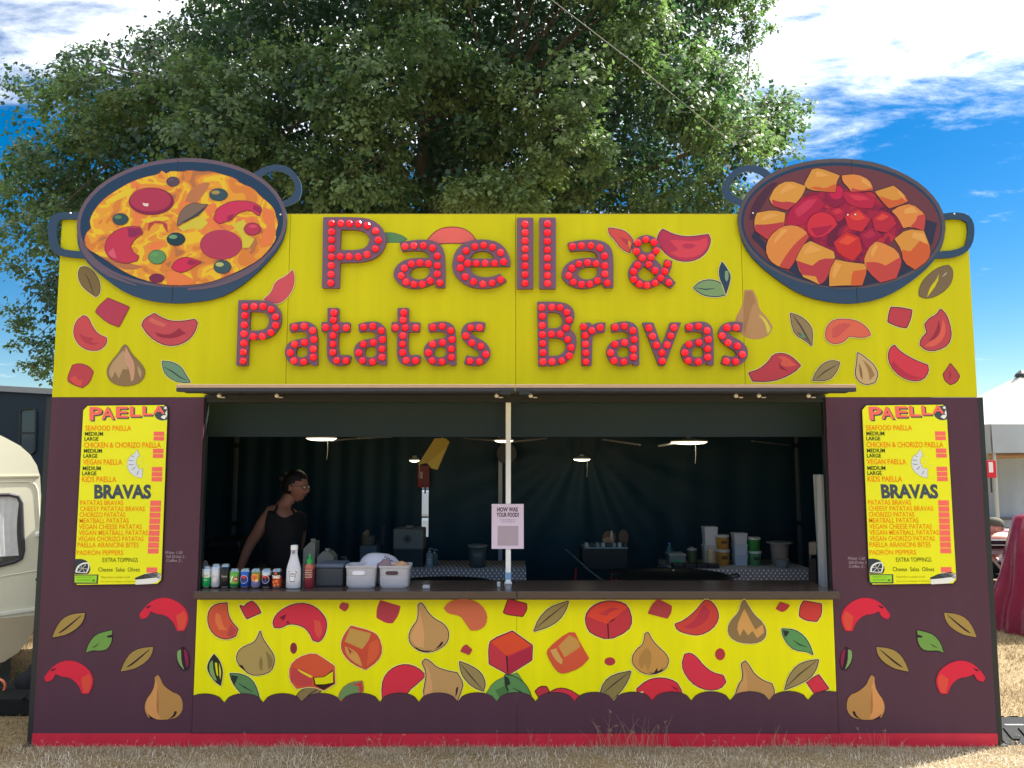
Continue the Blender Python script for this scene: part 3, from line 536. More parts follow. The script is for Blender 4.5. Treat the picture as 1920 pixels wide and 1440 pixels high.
flat('printed_sauce', [(sauce, chaikin(pxs('R4', [(412, 440), (430, 360), (500, 290), (560, 245), (640, 250), (720, 215), (790, 245), (915, 250), (940, 300), (1010, 345), (1050, 390), (1080, 450), (1030, 510), (1000, 540), (920, 525), (880, 580), (850, 640), (790, 640), (710, 610), (690, 575), (560, 520), (545, 470), (480, 432)])))], pan2, base=0.0246)
on_pan('printed_tomato', pan2, 'R4', ell(702, 268, 60, 66, 12), '#8f2048', [('#c42450', ell(705, 250, 42, 40, 9))], out='#6a2040', b=0.0252)
on_pan('printed_tomato', pan2, 'R4', [(540, 430), (560, 380), (620, 355), (690, 380), (710, 430), (650, 490), (590, 505), (550, 480)], '#cf3346', [('#a82248', [(560, 450), (640, 440), (690, 430), (640, 485), (590, 495)])], out='#8a2044', b=0.0252)
for k_, (a_, hl_, c_, h_) in enumerate((([(425, 400), (450, 340), (520, 280), (600, 262), (645, 320), (560, 400), (520, 430), (440, 440)], [(470, 350), (540, 290), (600, 285), (560, 340), (490, 390)], '#b0224a', '#c8385a'),
  ([(740, 245), (860, 252), (930, 290), (905, 340), (800, 332), (752, 295)], [(770, 262), (850, 265), (890, 290), (820, 300)], '#b8264a', '#d03a50'), ([(752, 380), (830, 342), (895, 400), (850, 470), (775, 455)], [(775, 385), (830, 355), (870, 395), (810, 410)], '#c83040', '#de4a3c'),
  ([(905, 395), (960, 352), (1012, 370), (1042, 425), (990, 475), (920, 462)], [(925, 400), (962, 368), (1000, 385), (960, 410)], '#b82c42', '#dc4a44'), ([(690, 530), (760, 470), (835, 500), (850, 575), (800, 632), (720, 598)], [(715, 530), (765, 488), (820, 510), (770, 545)], '#c83238', '#e2503c'),
  ([(832, 485), (900, 440), (960, 490), (925, 522), (872, 572)], [(850, 490), (900, 458), (930, 488), (880, 510)], '#9c2048', '#b42e4c'), ([(660, 350), (720, 325), (760, 350), (745, 400), (700, 420), (672, 395)], [(680, 355), (722, 338), (740, 360), (705, 375)], '#b02448', '#cc3848'))):
    on_pan('printed_tomato', pan2, 'R4', a_, c_, [(h_, hl_)], out='#6e1c3c', ow=0.8, b=0.0250 + (k_ % 2) * 0.0009)
POT = [([(525, 205), (570, 120), (610, 113), (725, 155), (705, 195), (700, 250), (640, 245), (550, 235)], [(550, 225), (600, 215), (640, 230), (700, 200), (700, 250), (640, 245)]),
 ([(735, 155), (820, 147), (890, 180), (910, 225), (905, 240), (790, 248), (770, 220), (740, 190)], [(790, 225), (850, 240), (905, 225), (905, 240), (790, 248)]),
 ([(330, 285), (365, 215), (440, 182), (535, 215), (520, 260), (480, 310), (430, 350), (350, 325)], [(345, 290), (400, 305), (430, 300), (480, 310), (430, 350), (350, 325)]),
 ([(920, 245), (1025, 212), (1085, 260), (1108, 300), (1060, 320), (1000, 340), (960, 300)], [(940, 270), (980, 280), (1030, 300), (1090, 270), (1108, 300), (1000, 340), (960, 300)]),
 ([(1015, 355), (1060, 325), (1130, 313), (1200, 370), (1205, 400), (1195, 465), (1120, 440), (1080, 450), (1050, 390)], [(1160, 380), (1200, 370), (1205, 400), (1195, 465), (1120, 440), (1150, 410)]),
 ([(245, 405), (260, 365), (350, 348), (420, 365), (410, 440), (350, 470), (320, 515), (250, 465)], [(250, 430), (320, 430), (410, 415), (410, 440), (350, 470), (320, 515), (250, 465)]),
 ([(1030, 510), (1100, 455), (1195, 465), (1235, 570), (1220, 630), (1145, 683), (1080, 640), (1070, 570)], [(1190, 500), (1235, 570), (1220, 630), (1145, 683), (1080, 640), (1070, 570), (1120, 580)]),
 ([(307, 570), (330, 495), (400, 440), (470, 432), (530, 460), (552, 500), (500, 570), (470, 640), (440, 680), (380, 665), (330, 630)], [(540, 480), (552, 500), (500, 570), (470, 640), (440, 680), (385, 665), (430, 590), (480, 530)]),
 ([(470, 600), (500, 555), (560, 522), (690, 580), (700, 620), (665, 700), (640, 750), (610, 765), (560, 740), (510, 720)], [(480, 630), (570, 660), (620, 620), (698, 620), (665, 700), (640, 750), (610, 765), (590, 720), (510, 710)]),
 ([(665, 775), (665, 690), (700, 625), (770, 640), (860, 650), (878, 680), (850, 770), (740, 770)], [(800, 690), (875, 680), (850, 770), (785, 772), (790, 720)]),
 ([(855, 640), (880, 570), (920, 525), (960, 530), (1050, 575), (1070, 650), (1040, 730), (950, 755), (890, 700)], [(980, 660), (1065, 610), (1070, 650), (1040, 730), (950, 755), (880, 690), (870, 640), (940, 640)])]
for i, (a, s) in enumerate(POT):
    c1 = ['#d59543', '#dc8c48', '#d89a45'][i % 3]; c2 = ['#cf6238', '#c24a46', '#b8404a'][i % 3]
    ins = grow(s, -9) if len(s) > 4 else s
    on_pan('printed_potato', pan2, 'R4', a, c1, [(c2, s), ('#e2a458', [(a[1][0] * .6 + a[2][0] * .4, a[1][1] + 18), (a[2][0], a[2][1] + 16), ((a[2][0] + a[3][0]) / 2, (a[2][1] + a[3][1]) / 2 + 22), (a[1][0] + 25, a[1][1] + 45)])], out='#47283c', ow=0.9, b=0.0256 + (i % 2) * 0.0011)
for (reg, x, y) in (('R1', 230, 366), ('R1', 1405, 374), ('R4', 238, 366), ('R4', 768, 376), ('R4', 810, 374), ('R4', 1365, 370)):
    u, v = pxs(reg, [(x, y)])[0]; q = P(u, v)
    MB().lathe([(0.006, 0), (0.005, 0.002), (0.0005, 0.003)], (q.x, -0.0285, q.z), seg=8, axis='y').build('screw', m_chrome, pan1 if reg == 'R1' else pan2)

# ----------------------------------------------------------------- yellow print under the counter, with scalloped plum edge
cusps = [421 + 72.9 * k for k in range(16)]
def scallop_top(n=9):
    """upper edge of the plum scallops, left to right"""
    xs = [348.1] + cusps + [1587.3]; pts = []
    for a, b in zip(xs[:-1], xs[1:]):
        for i in range(n + (1 if b == xs[-1] else 0)):
            x = a + (b - a) * i / n; t = (x - (a + b) / 2) / ((b - a) / 2)
            y0 = 1322 - (x - 421) * 0.0042
            h = 21.5 * math.sqrt(max(0, 1 - (t * 0.985) ** 2)) ** 0.9
            if 361 <= x <= 1573: pts.append((x, y0 - h))
    return pts
st = scallop_top(); st = [(361.0, st[0][1] + 1)] + st + [(1573, st[-1][1] + 1)]
XFl, XFr = XIL + 0.004, XIR - 0.004
def uu_at(X, v):                       # pixel column of a facade X at row v
    d = ray(960, v); t = D / d.y; return 960 + X / t * F
for pan, (xa, xb) in ((frontL, (XFl, XM - 0.001)), (frontR, (XM + 0.001, XFr))):
    mid = [(x, y + 2) for x, y in st if xa < P(x, y).x < xb]
    l = [(uu_at(xa, v), v) for v in (1124.5, mid[0][1])]; r = [(uu_at(xb, v), v) for v in (mid[-1][1], 1124.5)]
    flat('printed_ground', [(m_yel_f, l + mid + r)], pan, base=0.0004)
    sc_ = [(x, y) for x, y in st if xa < P(x, y).x < xb]
    low = [(uu_at(xb, 1374), 1374), (uu_at(xa, 1374), 1374)]
    top = [(uu_at(xa, sc_[0][1]), sc_[0][1])] + sc_ + [(uu_at(xb, sc_[-1][1]), sc_[-1][1])]
    flat('printed_scallops', [('#33202c', [(x, y - 1.1) for x, y in top] + low), (m_plum, top + low)], pan, base=0.0064)
DK = '#3a1c24'
def mo(name, reg, pts, col, det=(), out=DK, ow=1.55, halo=None, vein=None):
    cx = sum(q[0] for q in pxs(reg, pts)) / len(pts)
    return motif(name, reg, pts, col, det, out=out, ow=ow, halo=halo, vein=vein, parent=frontL if cx < 969 else frontR)
PH = '#efe69a'
mo('printed_pepper', 'Q1', [(235, 95), (238, 150), (258, 200), (298, 245), (285, 285), (235, 305), (180, 290), (140, 250), (123, 190), (135, 130), (175, 100)], '#d95b3f', [('#e87a48', [(170, 150), (195, 160), (215, 230), (240, 250), (190, 250), (165, 200)]), ('#c04a48', [(255, 215), (290, 248), (270, 290), (235, 285)])], halo=PH)
mo('printed_cube', 'Q1', [(310, 110), (335, 118), (350, 98), (380, 85), (410, 110), (430, 150), (350, 185), (335, 160)], '#cf3848', halo=PH)
mo('printed_pepper', 'Q1', [(502, 205), (520, 165), (560, 130), (620, 102), (690, 97), (750, 120), (790, 160), (812, 200), (810, 250), (790, 300), (765, 318), (735, 310), (715, 265), (680, 230), (630, 215), (590, 215), (545, 238), (510, 235)], '#d9344a', [('#7d1c34', [(535, 180), (575, 160), (580, 165), (560, 200), (552, 185)]), ('#7d1c34', [(575, 210), (590, 195), (600, 215)]), ('#e25548', [(740, 190), (775, 200), (790, 260), (770, 300), (745, 270)])], halo=PH, ow=1.5)
mo('printed_onion_dice', 'Q1', [(905, 92), (940, 100), (938, 125), (918, 142), (888, 122), (892, 105)], '#b8404a', out='#c85a48', ow=0.8)
mo('printed_cube', 'Q1', [(1125, 80), (1240, 115), (1225, 170), (1195, 210), (1160, 210), (1105, 180), (1105, 130)], '#b9404c', out='#d8703e', ow=1.2)
def garlic(reg, pts, hl, base='#c69a62', light='#dfa66c', **k): mo('printed_garlic', reg, pts, base, [(light, hl)] + k.pop('more', []), halo=k.pop('halo', PH), **k)
garlic('Q1', [(1345, 105), (1360, 95), (1378, 110), (1400, 150), (1440, 190), (1490, 215), (1520, 255), (1518, 310), (1490, 345), (1440, 372), (1390, 380), (1340, 365), (1300, 330), (1290, 285), (1310, 235), (1340, 200), (1347, 150)], [(1352, 130), (1368, 200), (1382, 280), (1378, 355), (1330, 345), (1299, 300), (1320, 240), (1345, 190)], more=[('#3a2a24', [(1322, 345), (1370, 372), (1430, 368), (1390, 380), (1340, 366)]), ('#3a2a24', [(1480, 318), (1492, 320), (1478, 345), (1440, 365), (1465, 340)])])
mo('printed_shrimp', 'Q1', [(1495, 125), (1520, 90), (1580, 72), (1650, 75), (1710, 105), (1745, 160), (1738, 220), (1700, 250), (1650, 252), (1620, 210), (1590, 165), (1520, 155)], '#d8704e', out='#d0823e', ow=0.8)
mo('printed_cube', 'Q1', [(1868, 72), (1972, 100), (1975, 132), (1950, 172), (1860, 160), (1840, 150)], '#cc3246')
garlic('Q1', [(428, 258), (440, 300), (470, 345), (505, 395), (510, 440), (490, 490), (430, 512), (370, 510), (310, 460), (290, 420), (300, 375), (340, 345), (395, 325), (415, 290)], [(432, 400), (445, 430), (440, 490), (425, 480), (420, 440)], base='#b39a5c', light='#8f7a48', more=[('#8f7a48', [(460, 370), (500, 410), (500, 460), (475, 480), (470, 430)]), ('#3a2a24', [(300, 452), (325, 455), (345, 490), (312, 468)])])
mo('printed_leaf', 'Q1', [(160, 390), (195, 430), (212, 490), (205, 545), (200, 575), (165, 550), (130, 500), (120, 465), (135, 425)], '#2c3028', [('#85a868', [(135, 440), (152, 425), (158, 490), (178, 545), (160, 540), (132, 490)]), ('#e9e004', [(165, 440), (178, 440), (185, 520), (175, 510)]), ('#e9e004', [(190, 440), (203, 490), (197, 540), (191, 500)])], out='#2c3028', ow=0.6, halo=PH)
mo('printed_onion_dice', 'Q1', ell(621, 357, 20, 33, 9), '#8e2f45', out='#b04048', ow=0.5)
mo('printed_cube', 'Q1', [(955, 228), (1075, 260), (1115, 290), (1137, 370), (1110, 430), (1040, 480), (970, 450), (915, 400), (895, 340), (915, 280)], '#cf5038', [('#c99b4f', [(950, 240), (1070, 270), (1058, 310), (1020, 362), (918, 318)], 0), ('#d79b50', [(918, 345), (960, 360), (1000, 395), (1022, 465), (960, 430), (925, 385)]), ('#b03c38', [(930, 345), (985, 400), (975, 425), (950, 395), (960, 370)]), ('#e0603c', [(1060, 330), (1110, 300), (1125, 370), (1100, 420), (1045, 465)])], out='#c0482e', ow=1.0, halo=PH)
mo('printed_cube', 'Q1', [(740, 383), (800, 420), (858, 460), (862, 560), (800, 600), (730, 575), (640, 590), (600, 540), (600, 460), (650, 410)], '#dc5a38', [('#c94848', [(610, 470), (690, 480), (730, 530), (728, 570), (650, 580), (605, 540)]), ('#f0d428', [(645, 475), (735, 520), (720, 528), (655, 492)]), ('#3a2018', [(735, 525), (800, 520), (850, 480), (860, 560), (795, 598), (742, 570)], 0), ('#e9e004', [(742, 528), (800, 524), (850, 490), (852, 555), (800, 565), (750, 565)], 0)], out='#cc4a30', ow=0.9, halo=PH)
mo('printed_leaf', 'Q1', [(252, 505), (320, 508), (380, 540), (410, 600), (430, 690), (360, 660), (300, 600), (265, 550)], '#5e8a58', [('#2c3830', [(258, 512), (300, 520), (290, 545), (275, 575), (262, 545)])], out='#2c3830', halo=PH, vein=[(300, 560), (340, 585), (385, 610)])
mo('printed_leaf', 'Q1', [(635, 640), (660, 605), (720, 580), (795, 565), (780, 610), (720, 650), (680, 700), (640, 690)], '#8f7a50', out='#3a342c', vein=[(665, 670), (720, 620), (790, 575)])
mo('printed_leaf', 'Q1', [(870, 670), (900, 590), (950, 555), (1020, 545), (1030, 600), (1000, 660), (910, 700)], '#74935a', [('#cc3f48', [(960, 570), (1018, 550), (1026, 600), (1005, 620), (1000, 575)]), ('#c85a3e', [(880, 665), (940, 630), (960, 640), (905, 690)])], out='#c85a3e', ow=0.8)
mo('printed_tomato', 'Q1', [(1140, 690), (1133, 570), (1160, 505), (1210, 465), (1275, 450), (1340, 470), (1388, 515), (1340, 560), (1290, 600), (1240, 690)], '#df3448', halo=PH, ow=1.4)
garlic('Q1', [(1368, 440), (1385, 420), (1410, 430), (1450, 470), (1520, 492), (1570, 500), (1605, 560), (1595, 600), (1560, 690), (1400, 690), (1375, 620), (1385, 560), (1395, 500)], [(1385, 440), (1410, 490), (1430, 580), (1420, 690), (1380, 690), (1380, 610), (1398, 540)], more=[('#3a2a24', [(1565, 585), (1578, 580), (1572, 620), (1560, 640)])])
mo('printed_onion_dice', 'Q1', [(1625, 335), (1658, 365), (1640, 395), (1605, 380), (1590, 375), (1605, 345)], '#b83c46', out='#c85a48', ow=0.6)
mo('printed_leaf', 'Q1', [(1585, 435), (1650, 460), (1710, 500), (1735, 560), (1722, 605), (1660, 580), (1610, 530), (1590, 480)], '#a08a58', out='#3a342c', halo=PH, vein=[(1592, 450), (1650, 520), (1715, 595)])
mo('printed_leaf', 'Q1', [(1740, 620), (1780, 555), (1850, 520), (1920, 500), (1960, 560), (1975, 690), (1790, 690)], '#6a9a58', [('#4f7c46', [(1790, 600), (1860, 570), (1920, 560), (1880, 610), (1820, 650)])], out='#3f6038', ow=0.8)
mo('printed_leaf', 'Q2', [(20, 480), (60, 485), (110, 510), (150, 560), (175, 640), (70, 640), (30, 560)], '#5f8e55', [('#2c3830', [(15, 485), (40, 495), (50, 530), (30, 540), (45, 570), (20, 550)])], out='#2c3830', vein=[(60, 550), (100, 570), (120, 580)])
mo('printed_cube', 'Q2', [(-68, 330), (-55, 290), (60, 243), (168, 320), (165, 400), (40, 478), (-65, 420)], '#cc3a48', [('#e5502f', [(-58, 300), (60, 246), (164, 320), (30, 378)], 0), ('#b52c46', [(35, 385), (164, 325), (162, 398), (40, 472)], 0), ('#4a1c2c', [(25, 376), (34, 376), (38, 470), (32, 470)], 0)], halo=PH, ow=1.5)
def bleaf(reg, pts, vein, col='#a08a52'): mo('printed_leaf', reg, pts, col, out='#352f28', halo=PH, vein=vein)
bleaf('Q2', [(178, 242), (205, 175), (260, 115), (330, 90), (365, 80), (350, 130), (310, 185), (250, 220)], [(190, 225), (260, 165), (350, 95)])
mo('printed_cube', 'Q2', [(360, 250), (400, 250), (430, 310), (477, 390), (430, 440), (340, 475), (300, 460), (248, 370), (255, 335)], '#db5a3c', [('#d09a50', [(370, 262), (418, 288), (430, 328), (345, 385), (310, 325)]), ('#d8a85c', [(265, 345), (300, 335), (335, 385), (330, 425), (295, 400)]), ('#db5a3c', [(300, 340), (315, 345), (345, 395), (330, 395)])], out='#d8683e', ow=0.8)
mo('printed_cube', 'Q2', [(458, 160), (490, 110), (560, 78), (640, 80), (690, 105), (714, 185), (690, 240), (585, 290), (490, 255), (465, 215)], '#c93a44', [('#e94a36', [(466, 160), (500, 112), (565, 84), (640, 86), (688, 112), (620, 170), (580, 205)]), ('#c93a44', [(530, 150), (600, 110), (640, 120), (590, 140), (575, 160)]), ('#4a1c2c', [(577, 200), (584, 200), (588, 285), (582, 285)], 0), ('#4a1c2c', [(580, 200), (605, 178), (625, 170), (610, 185)])], halo=PH, ow=1.5)
mo('printed_onion_dice', 'Q2', ell(592, 407, 30, 23, 7), '#b93a44', out='#c85a48', ow=0.6)
mo('printed_cube', 'Q2', [(855, 68), (928, 105), (925, 140), (905, 172), (800, 145), (820, 100)], '#b84248', out='#c8543e', ow=0.8)
mo('printed_pepper', 'Q2', [(1115, 72), (1150, 85), (1180, 130), (1183, 180), (1150, 230), (1080, 265), (1010, 255), (960, 235), (948, 205), (1000, 185), (1060, 135), (1095, 90)], '#d5473f', [('#c23848', [(1100, 95), (1140, 130), (1120, 190), (1050, 230), (990, 225), (1060, 180)])], out='#5a2030', halo=PH)
garlic('Q2', [(1325, 70), (1345, 100), (1375, 150), (1430, 200), (1447, 250), (1430, 290), (1380, 310), (1300, 305), (1245, 275), (1233, 225), (1255, 180), (1295, 140), (1308, 90)], [(1325, 120), (1355, 180), (1385, 235), (1425, 205), (1432, 250), (1395, 280), (1370, 240), (1345, 265), (1320, 230), (1300, 270), (1282, 220), (1310, 150)], base='#93784f', light='#dba45c', out='#75603e', ow=0.8)
mo('printed_onion_dice', 'Q2', [(1520, 83), (1572, 100), (1555, 125), (1530, 137), (1497, 120)], '#c03a44', out='#c8543e', ow=0.6)
mo('printed_cube', 'Q2', [(1650, 78), (1745, 95), (1745, 150), (1720, 188), (1660, 182), (1627, 160), (1630, 110)], '#d8433f', out='#5a1c28', halo=PH)
mo('printed_leaf', 'Q2', [(1530, 230), (1600, 235), (1650, 270), (1680, 315), (1698, 370), (1670, 352), (1600, 345), (1560, 310), (1535, 265)], '#5f9a5c', [('#2c3830', [(1533, 235), (1570, 242), (1560, 265), (1545, 275)])], out='#26342c', halo=PH, vein=[(1590, 290), (1625, 315), (1665, 330)])
garlic('Q2', [(785, 255), (800, 250), (820, 290), (850, 325), (895, 365), (913, 400), (895, 450), (830, 477), (770, 470), (722, 430), (712, 385), (740, 340), (770, 320), (780, 290)], [(790, 330), (815, 350), (820, 400), (800, 460), (780, 420), (765, 450), (745, 420), (755, 370)], base='#cf9850', light='#b98848', more=[('#33241c', [(800, 462), (830, 470), (850, 440), (852, 462), (885, 440), (870, 465), (830, 476)])], ow=1.5)
mo('printed_tomato', 'Q2', [(1000, 370), (1030, 362), (1065, 385), (1100, 430), (1150, 470), (1210, 485), (1223, 520), (1195, 555), (1130, 565), (1060, 540), (1010, 490), (985, 430)], '#e0364c', halo=PH, ow=1.4)
mo('printed_onion_dice', 'Q2', ell(1193, 368, 28, 33, 8), '#bb3a42', out='#c8543e', ow=0.5)
bleaf('Q2', [(535, 590), (560, 520), (610, 480), (705, 460), (690, 510), (650, 570), (600, 620)], [(560, 575), (620, 525), (695, 467)], '#8f7f4e')
mo('printed_tomato', 'Q2', [(738, 560), (790, 515), (850, 497), (920, 505), (970, 535), (1000, 640), (780, 640)], '#df3245', [('#a82038', [(925, 540), (960, 552), (970, 570), (945, 560)]), ('#efe69a', [(750, 575), (775, 570), (770, 590)])], halo=PH)
garlic('Q2', [(1310, 420), (1330, 405), (1350, 430), (1380, 480), (1430, 515), (1475, 530), (1490, 575), (1470, 640), (1265, 640), (1290, 540), (1320, 500)], [(1318, 425), (1340, 490), (1345, 640), (1275, 640), (1295, 545), (1325, 500)], base='#c4945a', light='#d59f62')
bleaf('Q2', [(1545, 560), (1565, 490), (1610, 430), (1670, 405), (1728, 398), (1715, 450), (1680, 500), (1610, 535)], [(1555, 545), (1620, 480), (1715, 405)], '#a08a58')
mo('printed_cube', 'Q2', [(1730, 480), (1785, 555), (1710, 585), (1665, 520)], '#d93448', halo=PH)
mo('printed_onion_dice', 'Q2', [(185, 570), (210, 545), (245, 545), (260, 570), (210, 610)], '#c23445')
mo('printed_tomato', 'Q2', [(255, 580), (310, 552), (370, 560), (430, 600), (410, 660), (270, 650)], '#d8344a')
# plum side panels: the right one is the mirror image of the left one
PEP = [(1045, 290), (1090, 230), (1150, 180), (1230, 160), (1310, 180), (1380, 230), (1412, 290), (1410, 350), (1380, 410), (1330, 412), (1300, 340), (1240, 290), (1180, 285), (1130, 262), (1105, 310), (1060, 322)]
LEF = [(395, 460), (425, 385), (470, 320), (540, 285), (640, 275), (630, 330), (590, 385), (510, 435), (450, 450)]
for mir, pn in ((None, sideL), (1930, sideR)):
    O = '#2f1f2c'
    for dx, dy in ((0, 0), (-712, 470)):
        motif('printed_pepper', 'R7', PEP, '#df2c45', [('#e2503f', [(1320, 300), (1380, 260), (1405, 310), (1380, 400), (1340, 405)]), ('#4f2030', [(1095, 232), (1140, 215), (1120, 238), (1100, 245)])], out='#9a2440', ow=0.8, parent=pn, dx=dx, dy=dy, mirror=mir)
    for dx, dy in ((0, 0), (510, 256)):
        motif('printed_leaf', 'R7', LEF, '#a98d4c', [(O, [(435, 430), (520, 365), (600, 300), (620, 290), (540, 365), (470, 420)])], out=O, ow=1.2, parent=pn, dx=dx, dy=dy, mirror=mir)
    motif('printed_leaf', 'R7', [(645, 575), (670, 500), (720, 440), (780, 420), (845, 405), (840, 440), (840, 490), (810, 545), (760, 560), (690, 555)], '#75a04e', [(O, [(800, 450), (842, 438), (848, 458), (810, 462)]), (O, [(685, 540), (720, 520), (750, 500), (720, 530)])], out=O, parent=pn, mirror=mir)
    motif('printed_leaf', 'R7', [(1375, 530), (1410, 570), (1425, 640), (1410, 700), (1375, 710), (1335, 660), (1325, 600), (1345, 550)], O, [('#86a868', [(1335, 560), (1360, 548), (1362, 640), (1385, 705), (1345, 660), (1328, 605)]), ('#8e2450', [(1380, 545), (1405, 560), (1420, 640), (1405, 695), (1388, 620)])], out=O, ow=0.8, parent=pn, mirror=mir)
    motif('printed_garlic', 'R7', [(1160, 760), (1185, 740), (1205, 770), (1225, 820), (1290, 870), (1345, 890), (1372, 940), (1370, 1010), (1330, 1060), (1270, 1075), (1190, 1080), (1110, 1060), (1082, 1000), (1095, 930), (1140, 870), (1165, 810)], '#be8c50', [('#dd9a5e', [(1168, 770), (1190, 850), (1195, 960), (1200, 1075), (1120, 1058), (1087, 990), (1102, 930), (1150, 860)]), ('#b07a44', [(1180, 830), (1192, 900), (1195, 1050), (1172, 1000), (1178, 900)]), (O, [(1310, 1012), (1330, 1015), (1312, 1055), (1260, 1075), (1300, 1045)]), (O, [(1110, 1030), (1130, 1052), (1180, 1078), (1125, 1066)])], out=O, ow=0.8, parent=pn, mirror=mir)
# faint chalk writing beside the menus
m_chalk = mat('chalk', '#b9aab4', rough=0.9)
for (x, y, dxr) in ((310, 1033, 0), (1590, 1044, 0)):
    for i, tx in enumerate(('Water 1.50', 'Soft Drinks 2.-', 'Coffee 2.-')):
        text_px('chalk_writing', tx, (x + i, y + i * 7.5, x + 32 + (6 if i == 1 else 0), y + 5.2 + i * 7.5), m_chalk, sideL if x < 900 else sideR, -0.0012, off=-0.008, shear=0.3, slope=0.02)
# ================================================================= MENU BOARDS
m_menu = mat('menu_yellow', '#f2f206', rough=0.35, var=0.03, k=PK)
I_OR, I_DK, I_PK, I_WH = ink('#ff8a0a'), ink('#39411e'), ink('#ff7468'), ink('#eef0ea')
I_GR = ink('#4a5560')
mo_z = P(150, 1096).z
menu = thing('menu_board', (P(228, 928).x, -0.012, P(228, 1097).z), 'yellow menu board on the plum panel nearer the cream caravan', 'menu board', 'menu boards either side of the hatch')
corn = [(166, 760), (310, 758.5), (317, 766), (305, 1087), (297, 1095), (146, 1097), (140, 1090), (157, 769)]
plate('board', [[(x, y) for x, y in corn]], [], -0.012, -0.0005, mat('menu_edge', '#26220e', rough=0.5), menu)
flat('board_face', [(m_menu, grow([(x, y) for x, y in corn], -1.2))], menu, base=0.0123)
def mt(s, box, m, off=0.0, shear=0.0, slope=0.0, name='menu_lettering', Y=-0.0136):
    x0, y0, x1, y1 = (REG['R5'][i % 2] + q / 3.6 for i, q in enumerate(box)); return text_px(name, s, (x0, y0, x1, y1), m, menu, Y, off, shear, slope)
def mrect(x0, y0, x1, y1, m, skew=-0.03, name='price_patch', Y=0.0130):
    pts = pxs('R5', [(x0, y0), (x1, y0), (x1 + skew * (y1 - y0), y1), (x0 + skew * (y1 - y0), y1)]); return flat(name, [(m, pts)], menu, base=Y)
L5 = [(x, y) for x, y in ()]
# heading with a dark drop shadow, each letter a little higher than the last
for i, (ch, x0, y0, x1, y1) in enumerate((('P', 604, 155, 690, 245), ('A', 684, 155, 772, 238), ('E', 782, 152, 862, 228), ('L', 876, 150, 952, 222), ('L', 960, 148, 1028, 212), ('A', 1032, 146, 1112, 202))):
    mt(ch, (x0 + 9, y0 + 8, x1 + 9, y1 + 8), I_GR, off=0.03, Y=-0.0138); mt(ch, (x0, y0, x1, y1), I_PK, off=0.03, Y=-0.0145)
flat('printed_prawn', [('#4a5560', chaikin(pxs('R5', [(1045, 200), (1080, 150), (1135, 150), (1138, 240), (1100, 250), (1060, 235)]))), ('#f2f2ee', chaikin(pxs('R5', [(1090, 225), (1120, 200), (1132, 175), (1136, 215), (1115, 240)]))), ('#f2f2ee', chaikin(pxs('R5', [(1110, 160), (1130, 150), (1132, 170), (1118, 172)])))], menu, base=0.0127)
for s, b in (('SEAFOOD PAELLA', (575, 280, 885, 315)), ('CHICKEN & CHORIZO PAELLA', (567, 393, 1085, 430)), ('VEGAN PAELLA', (560, 508, 824, 545)), ('KIDS PAELLA', (553, 624, 785, 662))): mt(s, b, I_OR, off=0.012)
for s, b in (('MEDIUM', (573, 323, 695, 350)), ('LARGE', (570, 357, 664, 383)), ('MEDIUM', (566, 438, 688, 465)), ('LARGE', (563, 472, 658, 499)), ('MEDIUM', (558, 556, 680, 583)), ('LARGE', (555, 590, 651, 617))): mt(s, b, I_DK, off=0.022)
mt('BRAVAS', (636, 678, 1020, 776), I_GR, off=0.045)
for s, b in (('PATATAS BRAVAS', (541, 785, 831, 818)), ('CHEESY PATATAS BRAVAS', (541, 826, 976, 858)), ('CHORIZO PATATAS', (537, 866, 845, 899)), ('MEATBALL PATATAS', (536, 906, 869, 939)), ('VEGAN CHEESE PATATAS', (533, 947, 956, 980)), ('VEGAN MEATBALL PATATAS', (531, 988, 998, 1020)), ('VEGAN CHORIZO PATATAS', (527, 1029, 968, 1061)), ('PAELLA ARANCINI BITES', (523, 1069, 936, 1103)), ('PADRÓN PEPPERS', (518, 1114, 832, 1154))): mt(s, b, I_OR, off=0.006)
mt('EXTRA TOPPINGS', (692, 1173, 930, 1202), I_DK); mt('Cheese  Salsa  Olives', (664, 1238, 943, 1266), I_DK)
I_FT = ink('#b9b010')
mt('Please inform a member of staff', (684, 1296, 876, 1310), I_FT); mt('if you have any allergies or intolerances', (680, 1326, 918, 1341), I_FT)
for x, y0, y1 in ((1044, 322, 351), (1043, 355, 382), (1039, 437, 468), (1038, 472, 499), (1032, 560, 590), (1031, 594, 624), (1030, 628, 657)): mrect(x, y0, x + 71, y1, I_PK)
for i in range(9):
    y0 = 786 + i * 40.4; mrect(1021 - i * 2.1, y0, 1094 - i * 2.1, y0 + (36 if i < 8 else 34), I_PK)
mrect(996, 1236, 1068, 1272, I_PK)
flat('printed_prawn', [('#39414a', grow(chaikin(pxs('R5', [(932, 440), (918, 470), (880, 490), (862, 540), (875, 590), (920, 625), (965, 635), (970, 570), (945, 575), (925, 540), (930, 500), (948, 482)])), 0.4)), ('#dfe6ee', chaikin(pxs('R5', [(932, 440), (918, 470), (880, 490), (862, 540), (875, 590), (920, 625), (965, 635), (970, 570), (945, 575), (925, 540), (930, 500), (948, 482)])))]
     + [('#39414a', strip(pxs('R5', q), 1.0)) for q in ([(893, 484), (905, 492), (915, 490)], [(872, 512), (890, 518), (908, 515)], [(873, 540), (890, 546), (912, 542)], [(895, 580), (910, 570), (922, 557)], [(928, 612), (938, 600), (944, 584)])] + [('#dfe6ee', ell(*pxs('R5', [q])[0], 1.6, 0.8, 6)) for q in ((965, 495), (940, 545), (960, 530), (995, 555))], menu, base=0.0128)
